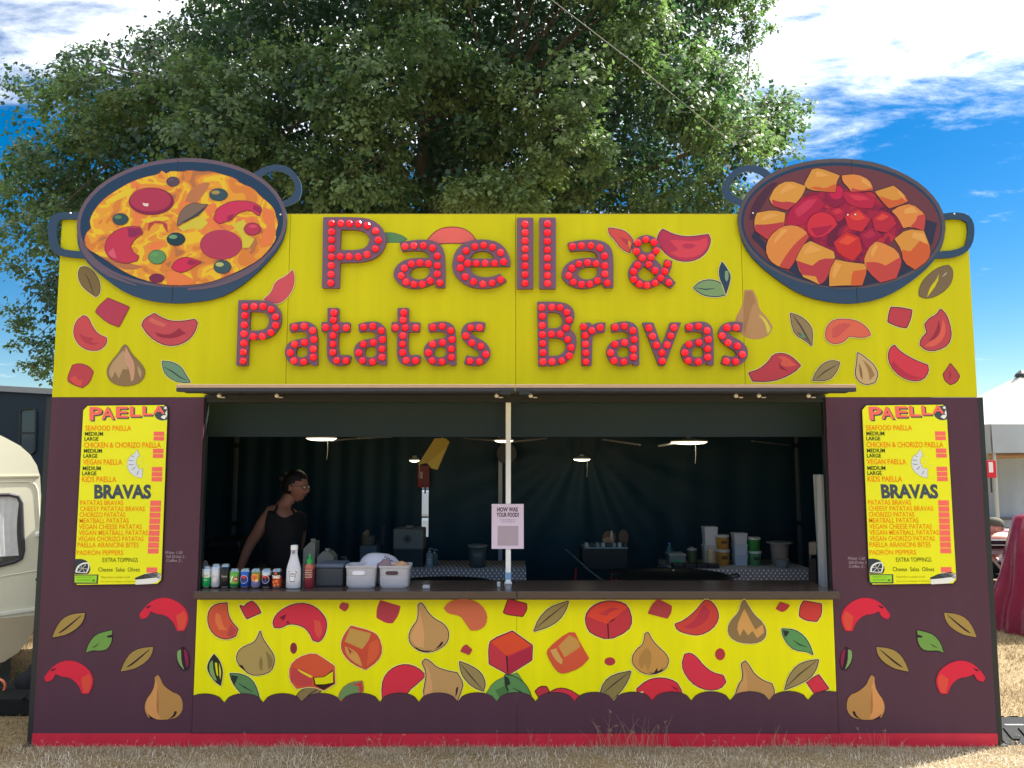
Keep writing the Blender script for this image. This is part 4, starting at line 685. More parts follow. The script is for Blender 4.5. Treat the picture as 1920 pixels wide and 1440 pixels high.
flat('printed_lemon', [('#39414a', chaikin(pxs('R5', [(512, 1180), (560, 1178), (600, 1195), (622, 1245), (605, 1280), (512, 1282)]))), ('#f2f2ee', chaikin(pxs('R5', [(515, 1270), (525, 1230), (560, 1205), (605, 1200), (614, 1235), (595, 1275)]))), ('#39414a', chaikin(pxs('R5', [(528, 1265), (537, 1235), (565, 1215), (600, 1210), (604, 1235), (588, 1270)])))]
     + [('#f2f2ee', strip(pxs('R5', [(566, 1242), ((566 + 38 * math.cos(a)), (1242 + 30 * math.sin(a))), (566 + 40 * math.cos(a), 1242 + 32 * math.sin(a))]), 1.2)) for a in (0.2, 1.2, 2.3, 3.3, 4.3, 5.3)], menu, base=0.0128)
flat('printed_mussel', [('#f2f2ee', chaikin(pxs('R5', [(920, 1310), (1000, 1270), (1085, 1275), (1096, 1300), (1060, 1345), (920, 1352)])))] + [('#2c3034', strip(pxs('R5', [(918, 1308 + i * 3), (980, 1285 + i * 8), (1060, 1272 + i * 9), (1094, 1280 + i * 11)]), 2.0)) for i in range(4)], menu, base=0.0128)
fl = flat('allergy_box', [('#39414a', pxs('R5', [(512, 1284), (672, 1284), (668, 1346), (508, 1346)])), ('#a8e03c', pxs('R5', [(514, 1290), (662, 1290), (658, 1338), (511, 1338)])), ('#5f9a20', ell(*pxs('R5', [(640, 1324)])[0], 3, 2.4, 9))], menu, base=0.0128)
mt('INFORMATION', (520, 1300, 620, 1308), ink('#6fae28'), Y=-0.0146); mt('ALLERGENS', (520, 1318, 610, 1328), ink('#6fae28'), Y=-0.0146)
menu2 = copy_tree(menu); menu2.location.x += P(1614, 758).x - P(158, 760).x; menu2.location.z += 0.002
menu2['label'] = 'yellow menu board on the plum panel nearer the white marquee'
# ================================================================= GAZEBO BEHIND THE FRONT
def px_m(Y, v=1000): return (P(961, v, Y) - P(960, v, Y)).length      # metres per photo pixel at depth Y
def fabric(key, col, rough=0.8, k=1.0, trans=0.0, sheen=0.0):
    m = mat(key, col, rough=rough, var=0.25, vscale=1.5, bump=0.25, bscale=6, k=k); return m
m_tarp = fabric('navy_tarpaulin', (0.003, 0.044, 0.070), 0.55)
m_val = fabric('slate_canvas', (0.008, 0.025, 0.040), 0.7)
m_wht = mat('white_powder_coat', '#ccd0d8', rough=0.4, var=0.06)
GX0, GX1, GY0, GY1, GZ = XL + 0.06, XR - 0.06, 0.14, 3.05, 2.22
gaz = thing('gazebo', (XC, 1.6, 0), 'dark navy gazebo with fabric walls pitched behind the stall front', 'gazebo')
def drape(name, x0, x1, y0, y1, z0, z1, m, parent, amp=0.02, nf=14, nu=80, nv=14, seed=0, pull=None):
    """hanging sheet between two ground points with soft vertical folds"""
    vs = []; fs = []; L = math.hypot(x1 - x0, y1 - y0); nx, ny = -(y1 - y0) / L, (x1 - x0) / L
    r_ = random.Random(seed); ph = [r_.uniform(0, 6.28) for _ in range(6)]
    for j in range(nv + 1):
        t = j / nv; z = z0 + (z1 - z0) * t
        for i in range(nu + 1):
            s = i / nu
            o = amp * (0.5 * math.sin(nf * 6.28 * s + ph[0] + 1.5 * t) + 0.35 * math.sin(nf * 2.3 * 6.28 * s + ph[1] - 2 * t) + 0.6 * math.sin(nf * .37 * 6.28 * s + ph[2] + t)) * (1.15 - 0.6 * t)
            if pull:
                du = (s - pull[0]) * L; dz = z - pull[1]; an = math.atan2(dz, du); rr = math.hypot(du, dz)
                o += pull[2] * math.sin(an * 16 + 0.6 * math.sin(an * 5)) * min(rr, 0.9) * math.exp(-rr * 0.9)
            vs.append((x0 + (x1 - x0) * s + nx * o, y0 + (y1 - y0) * s + ny * o, z))
    w_ = nu + 1
    for j in range(nv):
        for i in range(nu): fs.append((j * w_ + i, j * w_ + i + 1, (j + 1) * w_ + i + 1, (j + 1) * w_ + i))
    return mesh_obj(name, vs, fs, m, parent, smooth=True)
gapL, gapR = P(791, 950, GY1).x, P(803, 950, GY1).x
drape('back_wall', GX0 - 0.05, gapL, GY1, GY1, 0.0, GZ, m_tarp, gaz, 0.016, 5, 110, 16, 1)
drape('back_wall', gapR, GX1 + 0.05, GY1 + 0.02, GY1 + 0.02, 0.0, GZ, m_tarp, gaz, 0.014, 5, 160, 28, 2, pull=(0.42, 1.95, 0.05))
MB().box((gapL - 0.02, GY1 - 0.035, 0), (gapR + 0.02, GY1 - 0.03, P(797, 1006, GY1).z)).box((gapL - 0.02, GY1 - 0.035, P(797, 905, GY1).z), (gapR + 0.02, GY1 - 0.03, GZ)).build('wall_flap', m_tarp, gaz)['kind'] = 'stuff'
drape('side_wall', GX0, GX0, GY0 + 0.02, GY1 + 0.06, 0, GZ, m_tarp, gaz, 0.025, 5, 50, 12, 3)
drape('side_wall', GX1, GX1, GY0 + 0.34, GY1 + 0.06, 0, GZ, m_tarp, gaz, 0.025, 5, 50, 12, 4)
vz0 = P(960, 819, 0.3).z
drape('valance', XIL - 0.10, XIR + 0.10, 0.3, 0.3, vz0, GZ + 0.05, m_val, gaz, 0.010, 2.2, 90, 10, 5)
pk = 2.95
rv = [(GX0 - 0.02, GY0 - 0.02, GZ), (GX1 + 0.02, GY0 - 0.02, GZ), (GX1 + 0.02, GY1 + 0.06, GZ), (GX0 - 0.02, GY1 + 0.06, GZ), (GX0 + 1.5, 1.6, pk), (GX1 - 1.5, 1.6, pk)]
rv2 = [(x, y, z + 0.006) for x, y, z in rv]
mesh_obj('roof', rv + rv2, [(0, 4, 5, 1), (1, 5, 2), (2, 5, 4, 3), (3, 4, 0), (6, 7, 11, 10), (7, 8, 11), (8, 9, 10, 11), (9, 6, 10), (0, 1, 7, 6), (1, 2, 8, 7), (2, 3, 9, 8), (3, 0, 6, 9)], m_tarp, gaz)
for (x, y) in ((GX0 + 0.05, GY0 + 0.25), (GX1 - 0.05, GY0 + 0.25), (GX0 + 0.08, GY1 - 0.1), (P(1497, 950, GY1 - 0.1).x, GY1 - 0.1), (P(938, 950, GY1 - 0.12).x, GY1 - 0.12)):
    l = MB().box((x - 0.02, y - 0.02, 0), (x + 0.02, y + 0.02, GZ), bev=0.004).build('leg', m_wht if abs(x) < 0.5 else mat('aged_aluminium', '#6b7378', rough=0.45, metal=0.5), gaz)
    for z in (1.08, 1.86): MB().box((x - 0.027, y - 0.027, z), (x + 0.027, y + 0.027, z + 0.045), bev=0.004).build('clamp', m_blk, l)
for (u0, v0, u1, v1, Y0, Y1) in ((672, 822, 735, 819, 1.2, 1.9), (870, 822, 925, 826, 1.9, 1.2), (962, 828, 1025, 822, 1.2, 1.9), (1130, 824, 1200, 834, 1.6, 1.1), (1235, 836, 1275, 829, 1.1, 1.5), (1410, 827, 1480, 835, 1.8, 2.6), (620, 826, 670, 822, 1.3, 1.8)):
    a, b = P(u0, v0, Y0), P(u1, v1, Y1); d_ = (b - a).normalized(); MB().tube([a - d_ * .5, b + d_ * .5] if abs(d_.z) < 0.02 else [a, b], 0.009, 4).build('truss_bar', mat('truss_grey', '#9a9a98', rough=.5), gaz)
# lit LED lamps hung under the roof
m_led = mat('led_diffuser', '#fff6e0', rough=0.4, emit='#fff2d0', estr=1.6)
m_hous = mat('lamp_housing', '#c9c8c4', rough=0.4)
def lamp(u, v, Y, r, label, sx=1.0):
    c = P(u, v, Y); t = thing('ceiling_lamp', c, label, 'lamp', 'lamps hung under the gazebo roof')
    MB().lathe([(r * .98, 0.0), (r * 0.8, -0.012), (r * 0.4, -0.018), (0.001, -0.02)], c, 20, sx=sx, sy=0.8).build('diffuser', m_led, t, smooth=True)
    MB().lathe([(r, 0.0005), (r, 0.012), (r * .5, 0.03), (0.02, 0.035), (0.02, 0.045)], c, 20, sx=sx, sy=0.8).build('housing', m_hous, t)
    MB().tube([c + Vector((0, 0, 0.04)), c + Vector((0, 0, 2.5 - c.z))], 0.004, 6).build('flex', m_blk, t)
    MB().tube([c + Vector((0.05, 0, -0.005)), c + Vector((0.052, 0, -0.10)), c + Vector((0.045, 0, -0.17))], 0.002, 5).build('pull_cord', m_hous, t)
lamp(603, 822, 1.3, 0.125, 'lit white lamp hanging above the person in the black top')
lamp(1292, 829, 1.3, 0.15, 'lit white lamp hanging above the table of white and orange tubs')
lamp(945, 826, 2.2, 0.09, 'lit white lamp hanging behind the top of the white pole')
lamp(1091, 861, 2.6, 0.085, 'small lit lamp hanging low against the dark back wall above the spice rack')
lamp(777, 863, 2.6, 0.05, 'small lit lamp beside the hanging yellow card')
# white pole at the middle of the counter with the feedback notice
pole = thing('white_pole', (P(953, 1105, 0.22).x, 0.22, ZCT), 'white pole standing on the counter at the middle of the hatch', 'pole')
pc = P(953, 1000, 0.22).x
MB().box((pc - 0.017, 0.2, ZCT), (pc + 0.017, 0.24, GZ + 0.02), bev=0.004).build('shaft', mat('bright_white_paint', '#f0f2f6', rough=.35, var=.03), pole)
MB().box((pc - 0.024, 0.195, ZCT - 0.0005), (pc + 0.024, 0.245, ZCT + 0.012), bev=0.002).build('foot', m_wht, pole)
m_band = mat('blue_tape', '#7fa6cf', rough=0.4); MB().box((pc - 0.0196, 0.1994, ZCT + 0.03), (pc + 0.0196, 0.2406, ZCT + 0.075)).build('tape', m_band, pole)
nY = 0.19
notice = thing('notice', (P(952, 1028, nY).x, nY, P(952, 1028, nY).z), 'pale lilac feedback notice fixed to the white pole', 'notice')
a, b = P(922, 945, nY), P(982, 1029, nY)
MB().box((a.x, nY, b.z), (b.x, nY + 0.004, a.z)).build('sheet', mat('lilac_card', '#dccbe6', rough=0.5, var=0.02), notice)
I_MR = ink('#4a2c3a')
text_px('notice_lettering', 'HOW WAS', (932, 951, 971, 959.5), I_MR, notice, nY - 0.001, off=0.03); text_px('notice_lettering', 'YOUR FOOD?', (931, 961, 973, 969.5), I_MR, notice, nY - 0.001, off=0.03)
I_MS = ink('#9a8a9c')
text_px('notice_lettering', 'SCAN HERE TO', (938, 973, 966, 976), I_MS, notice, nY - 0.001); text_px('notice_lettering', 'LET US KNOW', (941, 977, 966, 980), I_MS, notice, nY - 0.001)
flat_ = MB(); q0, q1 = P(933, 986, nY), P(972, 1023, nY); 
flat_.add([(q0.x, nY - 0.0008, q1.z), (q1.x, nY - 0.0008, q1.z), (q1.x, nY - 0.0008, q0.z), (q0.x, nY - 0.0008, q0.z)], [(0, 1, 2, 3)]).build('grey_square', ink('#b9a9bb'), notice)

# ================================================================= THINGS ON THE COUNTER
def wrap_text(name, s, c, r, z0, h, wang, m, parent, off=0.02, ang=0.0, yflip=-1, tilt=0.0):
    v, f = text_mesh(s, off); a = v.min(0); b = v.max(0)
    tt = (v[:, 0] - a[0]) / (b[0] - a[0]) - 0.5; hh = (v[:, 1] - a[1]) / (b[1] - a[1])
    th = -math.pi / 2 + ang + tt * wang; z = c[2] + z0 + hh * h + tilt * tt
    pts = np.stack([c[0] + r * np.cos(th), c[1] + r * np.sin(th), z], 1)
    return mesh_obj(name, pts, f, m, parent)
def wrap_disc(name, c, r, z0, rad, m, parent, ang=0.0, part=None, n=16):
    """round emblem lying on a can wall"""
    vs = [(0, 0)] + [(math.cos(2 * math.pi * k / n), math.sin(2 * math.pi * k / n)) for k in range(n)]
    if part == 'top': vs = [(x, max(y, 0.18)) for x, y in vs]
    if part == 'bot': vs = [(x, min(y, -0.18)) for x, y in vs]
    pts = [(c[0] + r * math.cos(-math.pi / 2 + ang + x * rad / r), c[1] + r * math.sin(-math.pi / 2 + ang + x * rad / r), c[2] + z0 + y * rad) for x, y in vs]
    return mesh_obj(name, pts, [(0, 1 + k, 1 + (k + 1) % n) for k in range(n)], m, parent)
m_alu = mat('can_aluminium', '#c4c6c8', rough=0.25, metal=0.9, var=0.03)
def can(u, h, r, bands, label, Y=0.06):
    c = Vector((P(u, 1085, Y).x, Y, ZCT)); t = thing('drink_can', c, label, 'drink can', 'drink cans lined up on the counter')
    prof = [(r * .72, 0.0), (r * .82, 0.003), (r, 0.012)]; mids = [0, 0]; mats = [m_alu]
    zs = 0.012; ze = h - 0.014
    for fr, col in bands:
        m = mat('can_' + col.lstrip('#'), col, rough=0.22, metal=0.35, var=0.03)
        mats.append(m); z1 = zs + fr * (ze - 0.012); prof.append((r, z1)); mids.append(len(mats) - 1); zs = z1
    prof += [(r * .84, h - 0.003), (r * .84, h), (r * .78, h), (r * .77, h - 0.004)]; mids += [0, 0, 0, 0]
    autosmooth(MB().lathe(prof, c, 20, mids=mids).build('body', mats, t), 50)
    MB().box((c.x - 0.006, c.y - 0.014, c.z + h - 0.0039), (c.x + 0.006, c.y + 0.008, c.z + h - 0.002), bev=0.0006).build('ring_pull', m_alu, t)
    return t, c
def ik(h): return mat('canink_' + h.lstrip('#'), h, rough=0.3, var=0.02)
CR, CH = 0.0285, 0.140
t, c = can(387.5, 0.134, CR, [(0.52, '#14a85c'), (0.48, '#d8dcd8')], 'slim can with green lower half and white top at the end of the row'); wrap_text('can_lettering', 'Dash', c, CR + .0005, 0.075, 0.012, 1.1, ik('#2f3c38'), t, 0.0); wrap_text('can_lettering', 'cool', c, CR + .0005, 0.05, 0.01, 0.8, ik('#d8f0e0'), t, 0.0)
t, c = can(404.7, 0.147, CR, [(1, '#d3d6e2')], 'tall white can next to the green and white can'); wrap_text('can_lettering', 'Cano', c, CR + .0005, 0.07, 0.012, 1.1, ik('#787c90'), t, 0.0)
t, c = can(422.5, 0.147, CR, [(1, '#26242a')], 'tall black can between the white can and the lime green can'); wrap_text('can_lettering', 'Cano', c, CR + .0005, 0.07, 0.012, 1.3, ik('#e0e0e4'), t, 0.0)
SR, SH = 0.0305, 0.118
t, c = can(440, SH, SR, [(0.2, '#14803e'), (0.8, '#74b34a')], 'lime green can with white seven and red ring'); wrap_text('can_lettering', '7', c, SR + .0005, 0.035, 0.045, 0.75, ik('#f2f4f0'), t, 0.05, -0.35); wrap_disc('emblem', c, SR + .0005, 0.058, 0.016, ik('#c8303c'), t, 0.55); wrap_text('can_lettering', 'up', c, SR + .001, 0.052, 0.013, 0.5, ik('#f2f4f0'), t, 0.03, 0.55)
for u, col, lab in ((460, '#1c50b0', 'bright blue cola can with round red white and blue emblem'), (500, '#15182c', 'dark navy cola can with round red white and blue emblem')):
    t, c = can(u, SH, SR, [(0.3, col), (0.45, col), (0.25, '#c9d0e0' if u == 500 else '#2a62c4')], lab)
    wrap_disc('emblem', c, SR + .0004, 0.057, 0.026, ik('#eef0f4'), t); wrap_disc('emblem', c, SR + .0008, 0.057, 0.024, ik('#d02a3c'), t, part='top'); wrap_disc('emblem', c, SR + .0008, 0.057, 0.024, ik('#1c2f86'), t, part='bot')
    wrap_text('can_lettering', 'PEPSI', c, SR + .0009, 0.0515, 0.011, 1.35, ik('#10141c'), t, 0.05)
t, c = can(480, SH, SR, [(0.42, '#8c86c0'), (0.4, '#c99a3c'), (0.18, '#8a8a48')], 'yellow and lilac fruit drink can with orange slice'); wrap_disc('emblem', c, SR + .0004, 0.068, 0.022, ik('#e8a23c'), t); wrap_disc('emblem', c, SR + .0008, 0.068, 0.014, ik('#e05a30'), t); wrap_disc('emblem', c, SR + .0006, 0.05, 0.009, ik('#f0d878'), t, 0.45)
t, c = can(519.5, SH, SR, [(0.45, '#c8502c'), (0.25, '#a83a28'), (0.3, '#2c211f')], 'orange and black can with big white lettering'); wrap_text('can_lettering', 'TANGO', c, SR + .0005, 0.062, 0.02, 1.9, ik('#f4f0ec'), t, 0.06); wrap_disc('emblem', c, SR + .0004, 0.095, 0.009, ik('#d8482c'), t)
for dx_, dz_ in ((-.5, .04), (.2, .045), (.5, .025), (-.2, .022)): wrap_disc('emblem', c, SR + .0004, dz_, 0.008, ik('#f08048'), t, dx_)
# squeeze bottles
m_mayo = mat('white_squeeze_plastic', '#cfd0dc', rough=0.25, var=0.03); m_cap = mat('white_cap', '#e6e6ee', rough=0.35)
c = Vector((P(550.5, 1080, 0.05).x, 0.05, ZCT)); t = thing('sauce_bottle', c, 'large white squeeze bottle with keystone label standing on the counter', 'bottle')
autosmooth(MB().lathe([(0.040, 0), (0.046, 0.006), (0.0465, 0.06), (0.0455, 0.12), (0.038, 0.15), (0.026, 0.19), (0.021, 0.215), (0.021, 0.245)], c, 24, sy=0.62).build('bottle', m_mayo, t), 60)
MB().lathe([(0.022, 0.2405), (0.0225, 0.243), (0.0225, 0.266), (0.020, 0.268)], c, 20, sy=0.9).build('cap', m_cap, t)
def keystone(sc_, col, yy): 
    pts = [(-.8, .55), (-.72, .8), (.72, .8), (.8, .55), (.68, .5), (.45, -.9), (-.45, -.9), (-.68, .5)]
    vs = []
    for x, z in pts:
        xx = x * 0.034 * sc_; y_ = -0.62 * math.sqrt(max(0.0469 ** 2 - xx ** 2, 0)) - yy
        vs.append((c.x + xx, c.y + y_, c.z + 0.078 + z * 0.040 * sc_))
    vs.append((c.x, c.y - 0.62 * 0.0469 - yy, c.z + 0.078)); return mesh_obj('label', vs, [(i, (i + 1) % 8, 8)[::-1] for i in range(8)], ik(col), t)
keystone(1.12, '#f0f0f4', 0.0006); keystone(1.0, '#3c3c50', 0.0010); keystone(0.86, '#e4e4ee', 0.0016)
wrap_text('label_lettering', 'HEINZ', (c.x, c.y + 0.0155, c.z), 0.0472, 0.088, 0.009, 0.8, ik('#7c4a60'), t, 0.03); wrap_text('label_lettering', 'MAYONNAISE', (c.x, c.y + 0.0155, c.z), 0.0472, 0.076, 0.006, 0.75, ik('#50506a'), t, 0.02)
wrap_disc('emblem', (c.x, c.y + 0.006, c.z), 0.0274, 0.225, 0.012, ik('#8888a0'), t)
c = Vector((P(580, 1080, 0.07).x, 0.07, ZCT)); t = thing('sauce_bottle', c, 'reddish chilli sauce bottle with green nozzle cap on the counter', 'bottle')
autosmooth(MB().lathe([(0.028, 0), (0.032, 0.005), (0.032, 0.12), (0.029, 0.138), (0.016, 0.15), (0.015, 0.155)], c, 18, mids=[1, 1, 0, 0, 0, 0]).build('bottle', [mat('chilli_plastic', '#a8553f', rough=0.25), mat('chilli_dark', '#7a2838', rough=0.25)], t), 60)
MB().lathe([(0.018, 0.1505), (0.018, 0.178), (0.007, 0.186), (0.005, 0.208), (0.003, 0.214)], c, 14).build('cap', mat('green_cap', '#10a04c', rough=0.35), t, smooth=False)
for i, (tx, z_) in enumerate((('TUONG OT', 0.108), ('SRIRACHA', 0.094), ('HOT CHILI', 0.08), ('SAUCE', 0.066))): wrap_text('label_lettering', tx, c, 0.0325, z_, 0.008, 1.6, ik('#e6c8b4'), t, 0.02)
# dark lidded storage box
a, b = P(592, 1072, 0.12), P(643, 1072, 0.12)
t = thing('storage_box', ((a.x + b.x) / 2, 0.2, ZCT), 'low dark textured storage box with blue lid behind the chilli sauce', 'storage box')
MB().box((a.x, 0.12, ZCT), (b.x, 0.3, ZCT + 0.115), bev=0.008).build('body', mat('dark_woven_plastic', '#3b4048', rough=0.6, var=0.3, vscale=160, bump=0.5, bscale=180), t)
MB().box((a.x - 0.006, 0.114, ZCT + 0.1155), (b.x + 0.006, 0.306, ZCT + 0.14), bev=0.006).build('lid', mat('blue_lid', '#4a5a74', rough=0.4), t)
# two white woven baskets
def lattice_basket(u0, u1, Y, lab, hole_dark):
    a = P(u0, 1082, Y).x; b = P(u1, 1082, Y).x; cx = (a + b) / 2; wx = (b - a) / 2; dy = 0.085; h = 0.138; cy = Y + dy
    t = thing('basket', (cx, cy, ZCT), lab, 'basket', 'white baskets on the counter')
    n = 32; vs = []; fs = []; prof = [(0.86, 0.0), (0.90, 0.012), (1.0, h - 0.012)]
    def ring(k, z, off=0): 
        out = []
        for i in range(n):
            th = 2 * math.pi * (i + .5) / n; cs, sn = math.cos(th), math.sin(th); e = 0.32
            out.append((cx + (wx * k - off) * abs(cs) ** e * (1 if cs > 0 else -1), cy + (dy * k - off) * abs(sn) ** e * (1 if sn > 0 else -1), ZCT + z))
        return out
    rings = [ring(0.82, 0), ring(0.86, 0.008), ring(0.95, h - 0.02), ring(0.955, h - 0.018), ring(1.0, h - 0.014), ring(1.0, h), ring(0.97, h), ring(0.93, h - 0.02), ring(0.84, 0.012)]
    for rg in rings: vs += rg
    for j in range(len(rings) - 1):
        for i in range(n): fs.append((j * n + i, j * n + (i + 1) % n, (j + 1) * n + (i + 1) % n, (j + 1) * n + i))
    fs.append(list(range(n))[::-1]); fs.append(list(range((len(rings) - 1) * n, len(rings) * n)))
    autosmooth(mesh_obj('body', vs, fs, mat('white_woven_plastic', '#b9b9c4', rough=0.5, var=0.12, vscale=170, bump=0.6, bscale=150), t), 45)
    yf = cy - dy * 0.945 - 0.003
    hz = ZCT + h - 0.045
    mb = MB(); k = 14; ov = [(cx - 0.012 + 0.040 * abs(math.cos(q)) ** .5 * (1 if math.cos(q) > 0 else -1), hz + 0.012 * abs(math.sin(q)) ** .5 * (1 if math.sin(q) > 0 else -1)) for q in [2 * math.pi * (i + .5) / k for i in range(k)]]
    mb.add([(x, yf, z) for x, z in ov] + [(x, yf + 0.006, z) for x, z in ov], [list(range(k))[::-1]] + [(i, (i + 1) % k, k + (i + 1) % k, k + i)[::-1] for i in range(k)])
    mb.build('hand_hole', mat('hole_brown', '#4a3640', rough=0.7) if hole_dark else mat('hole_white', '#e4e6f4', rough=0.6), t)
    # open lattice: raised diagonal strands on the front
    st_ = MB(); z0 = ZCT + 0.014; z1 = ZCT + h - 0.066
    for i in range(-6, 15):
        for sgn in (1, -1):
            x = cx - wx * .86 + i * (2 * wx * .86) / 14
            xa, za, xb, zb_ = x, z0, x + sgn * 0.055, z1
            for (lo, hi) in ((cx - wx * .86, cx + wx * .86),):
                def clipx(xa, za, xb, zb_, X): t_ = (X - xa) / (xb - xa); return X, za + t_ * (zb_ - za)
                if max(xa, xb) < lo or min(xa, xb) > hi: continue
                if xa < lo: xa, za = clipx(xa, za, xb, zb_, lo)
                if xa > hi: xa, za = clipx(xa, za, xb, zb_, hi)
                if xb < lo: xb, zb_ = clipx(xa, za, xb, zb_, lo)
                if xb > hi: xb, zb_ = clipx(xa, za, xb, zb_, hi)
                fy = lambda z: cy - dy * (0.86 + 0.09 * (z - ZCT) / h) - 0.001
                st_.tube([(xa, fy(za), za), (xb, fy(zb_), zb_)], 0.0016, 4)
    st_.build('lattice', mat('white_strand', '#c9c9d4', rough=0.5), t)['kind'] = 'stuff'
    return t, cx, cy, h
tA, cxA, cyA, hA = lattice_basket(645, 706, 0.05, 'white plastic basket with a pale hand hole beside the chilli sauce', False)
tB, cxB, cyB, hB = lattice_basket(708, 768, 0.05, 'white lattice basket with dark hand hole holding paper wraps', True)
def blob(name, c, rx, ry, rz, m, parent=None, seed=0, n=16, amp=0.12, flatb=None):
    r_ = random.Random(seed); bm = bmesh.new(); bmesh.ops.create_icosphere(bm, subdivisions=3, radius=1)
    ph = [(r_.uniform(1.5, 4), r_.uniform(1.5, 4), r_.uniform(1.5, 4), r_.uniform(0, 6)) for _ in range(5)]
    vs = []
    for q in bm.verts:
        d = 1 + amp * sum(math.sin(a * q.co.x + b * q.co.y + e * q.co.z + f) for a, b, e, f in ph) / 2.2
        z = q.co.z * d
        if flatb is not None: z = max(z, flatb)
        vs.append((c[0] + q.co.x * d * rx, c[1] + q.co.y * d * ry, c[2] + z * rz))
    fs = [[q.index for q in f.verts] for f in bm.faces]; bm.free()
    return mesh_obj(name, vs, fs, m, parent, smooth=True)
nb = P(712, 1058, 0.32)
t = thing('napkin_bag', (nb.x, 0.32, ZCT + 0.02), 'white plastic bag of napkins with dark print behind the baskets', 'bag')
bag = blob('bag', (nb.x, 0.27, ZCT + 0.06), 0.155, 0.085, 0.135, mat('white_film', '#c3c4da', rough=0.35, bump=0.4, bscale=14), t, 5, amp=0.07, flatb=-0.44)
v_, f_ = text_mesh('NAPKINS', 0.03); a_ = v_.min(0); b_ = v_.max(0); tt = (v_[:, 0] - a_[0]) / (b_[0] - a_[0]); hh = (v_[:, 1] - a_[1]) / (b_[1] - a_[1])
ang = R(68) - tt * R(56); rad_x = 0.135 + hh * 0.014; 
mesh_obj('bag_print', np.stack([nb.x + rad_x * np.cos(ang), np.full(len(tt), 0.182), ZCT + 0.063 + rad_x * 0.88 * np.sin(ang)], 1), f_, ik('#2a2834'), t)
for k, (dx_, dy_, rx, rz, col) in enumerate(((-0.085, 0.02, 0.05, 0.036, '#8d7480'), (-0.01, 0.03, 0.045, 0.022, '#b9a9b4'), (0.04, 0.0, 0.042, 0.026, '#c59a78'), (0.075, 0.02, 0.03, 0.022, '#b88c70'))):
    o = blob('bread_roll' if k > 1 else 'paper_wrap', (cxB + dx_ * .8, cyB + dy_ - .01, ZCT + hB - 0.008), rx, 0.045, rz, mat('wrap_' + col[1:], col, rough=0.8, bump=0.4, bscale=60), None, 20 + k, amp=0.16)
    tag(o, ['crumpled mauve paper wrap in the lattice basket', 'pale folded napkin in the lattice basket', 'toasted bread piece in the middle of the lattice basket', 'small toasted bread piece at the corner of the lattice basket'][k], ['paper', 'napkin', 'bread', 'bread'][k])
o = MB().box((P(793, 1100, .05).x, 0.03, ZCT), (P(806, 1100, .05).x, 0.06, ZCT + 0.02), bev=0.003).build('card_reader_block', mat('pale_plastic', '#a9aeb8', rough=0.4), None); tag(o, 'small pale plastic block lying on the counter between baskets and pole', 'block')
o = MB().box((P(932, 1100, .1).x, 0.09, ZCT), (P(938, 1100, .1).x, 0.12, ZCT + 0.03), bev=0.003).build('counter_clip', mat('pale_plastic', '#a9aeb8'), None); tag(o, 'small upright pale clip beside the foot of the pole', 'clip')
o = blob('cleaning_cloth', (P(372, 1055, 0.14).x + 0.03, 0.16, ZCT + 0.075), 0.033, 0.03, 0.085, mat('grey_cloth', '#5d5a5c', rough=0.9), None, 8, amp=0.1, flatb=-0.88); tag(o, 'grey rolled cloth standing behind the green and white can', 'cloth')

# ================================================================= INSIDE THE GAZEBO
# polka-dot cloths
def polka(key, base, dot, s=0.036, r=0.17):
    if key in MATS: return MATS[key]
    m = bpy.data.materials.new(key); m.use_nodes = True; t = m.node_tree; b = t.nodes['Principled BSDF']; b.inputs['Roughness'].default_value = 0.7
    co = N(t, 'ShaderNodeTexCoord'); sp = N(t, 'ShaderNodeSeparateXYZ'); t.links.new(co.outputs['Object'], sp.inputs[0])
    xs = M(t, 'DIVIDE', M(t, 'ADD', sp.outputs[0], sp.outputs[1]), s); zs = M(t, 'DIVIDE', M(t, 'ADD', sp.outputs[2], sp.outputs[1]), s * 0.62)
    row = M(t, 'FLOOR', zs); fx = M(t, 'SUBTRACT', M(t, 'FRACT', M(t, 'ADD', xs, M(t, 'MULTIPLY', M(t, 'MODULO', row, 2.0), 0.5))), 0.5); fz = M(t, 'MULTIPLY', M(t, 'SUBTRACT', M(t, 'FRACT', zs), 0.5), 0.62)
    d2 = M(t, 'ADD', M(t, 'MULTIPLY', fx, fx), M(t, 'MULTIPLY', fz, fz)); k = M(t, 'LESS_THAN', d2, r * r)
    mxx = N(t, 'ShaderNodeMix', data_type='RGBA'); mxx.inputs['A'].default_value = lin(base) + [1]; mxx.inputs['B'].default_value = lin(dot) + [1]; t.links.new(k, mxx.inputs['Factor']); t.links.new(mxx.outputs['Result'], b.inputs['Base Color'])
    MATS[key] = m; return m
m_polka = polka('polka_cloth', '#74767e', '#e8e8ec'); m_steel = mat('folding_table_steel', '#5f6468', rough=0.4, metal=0.6)
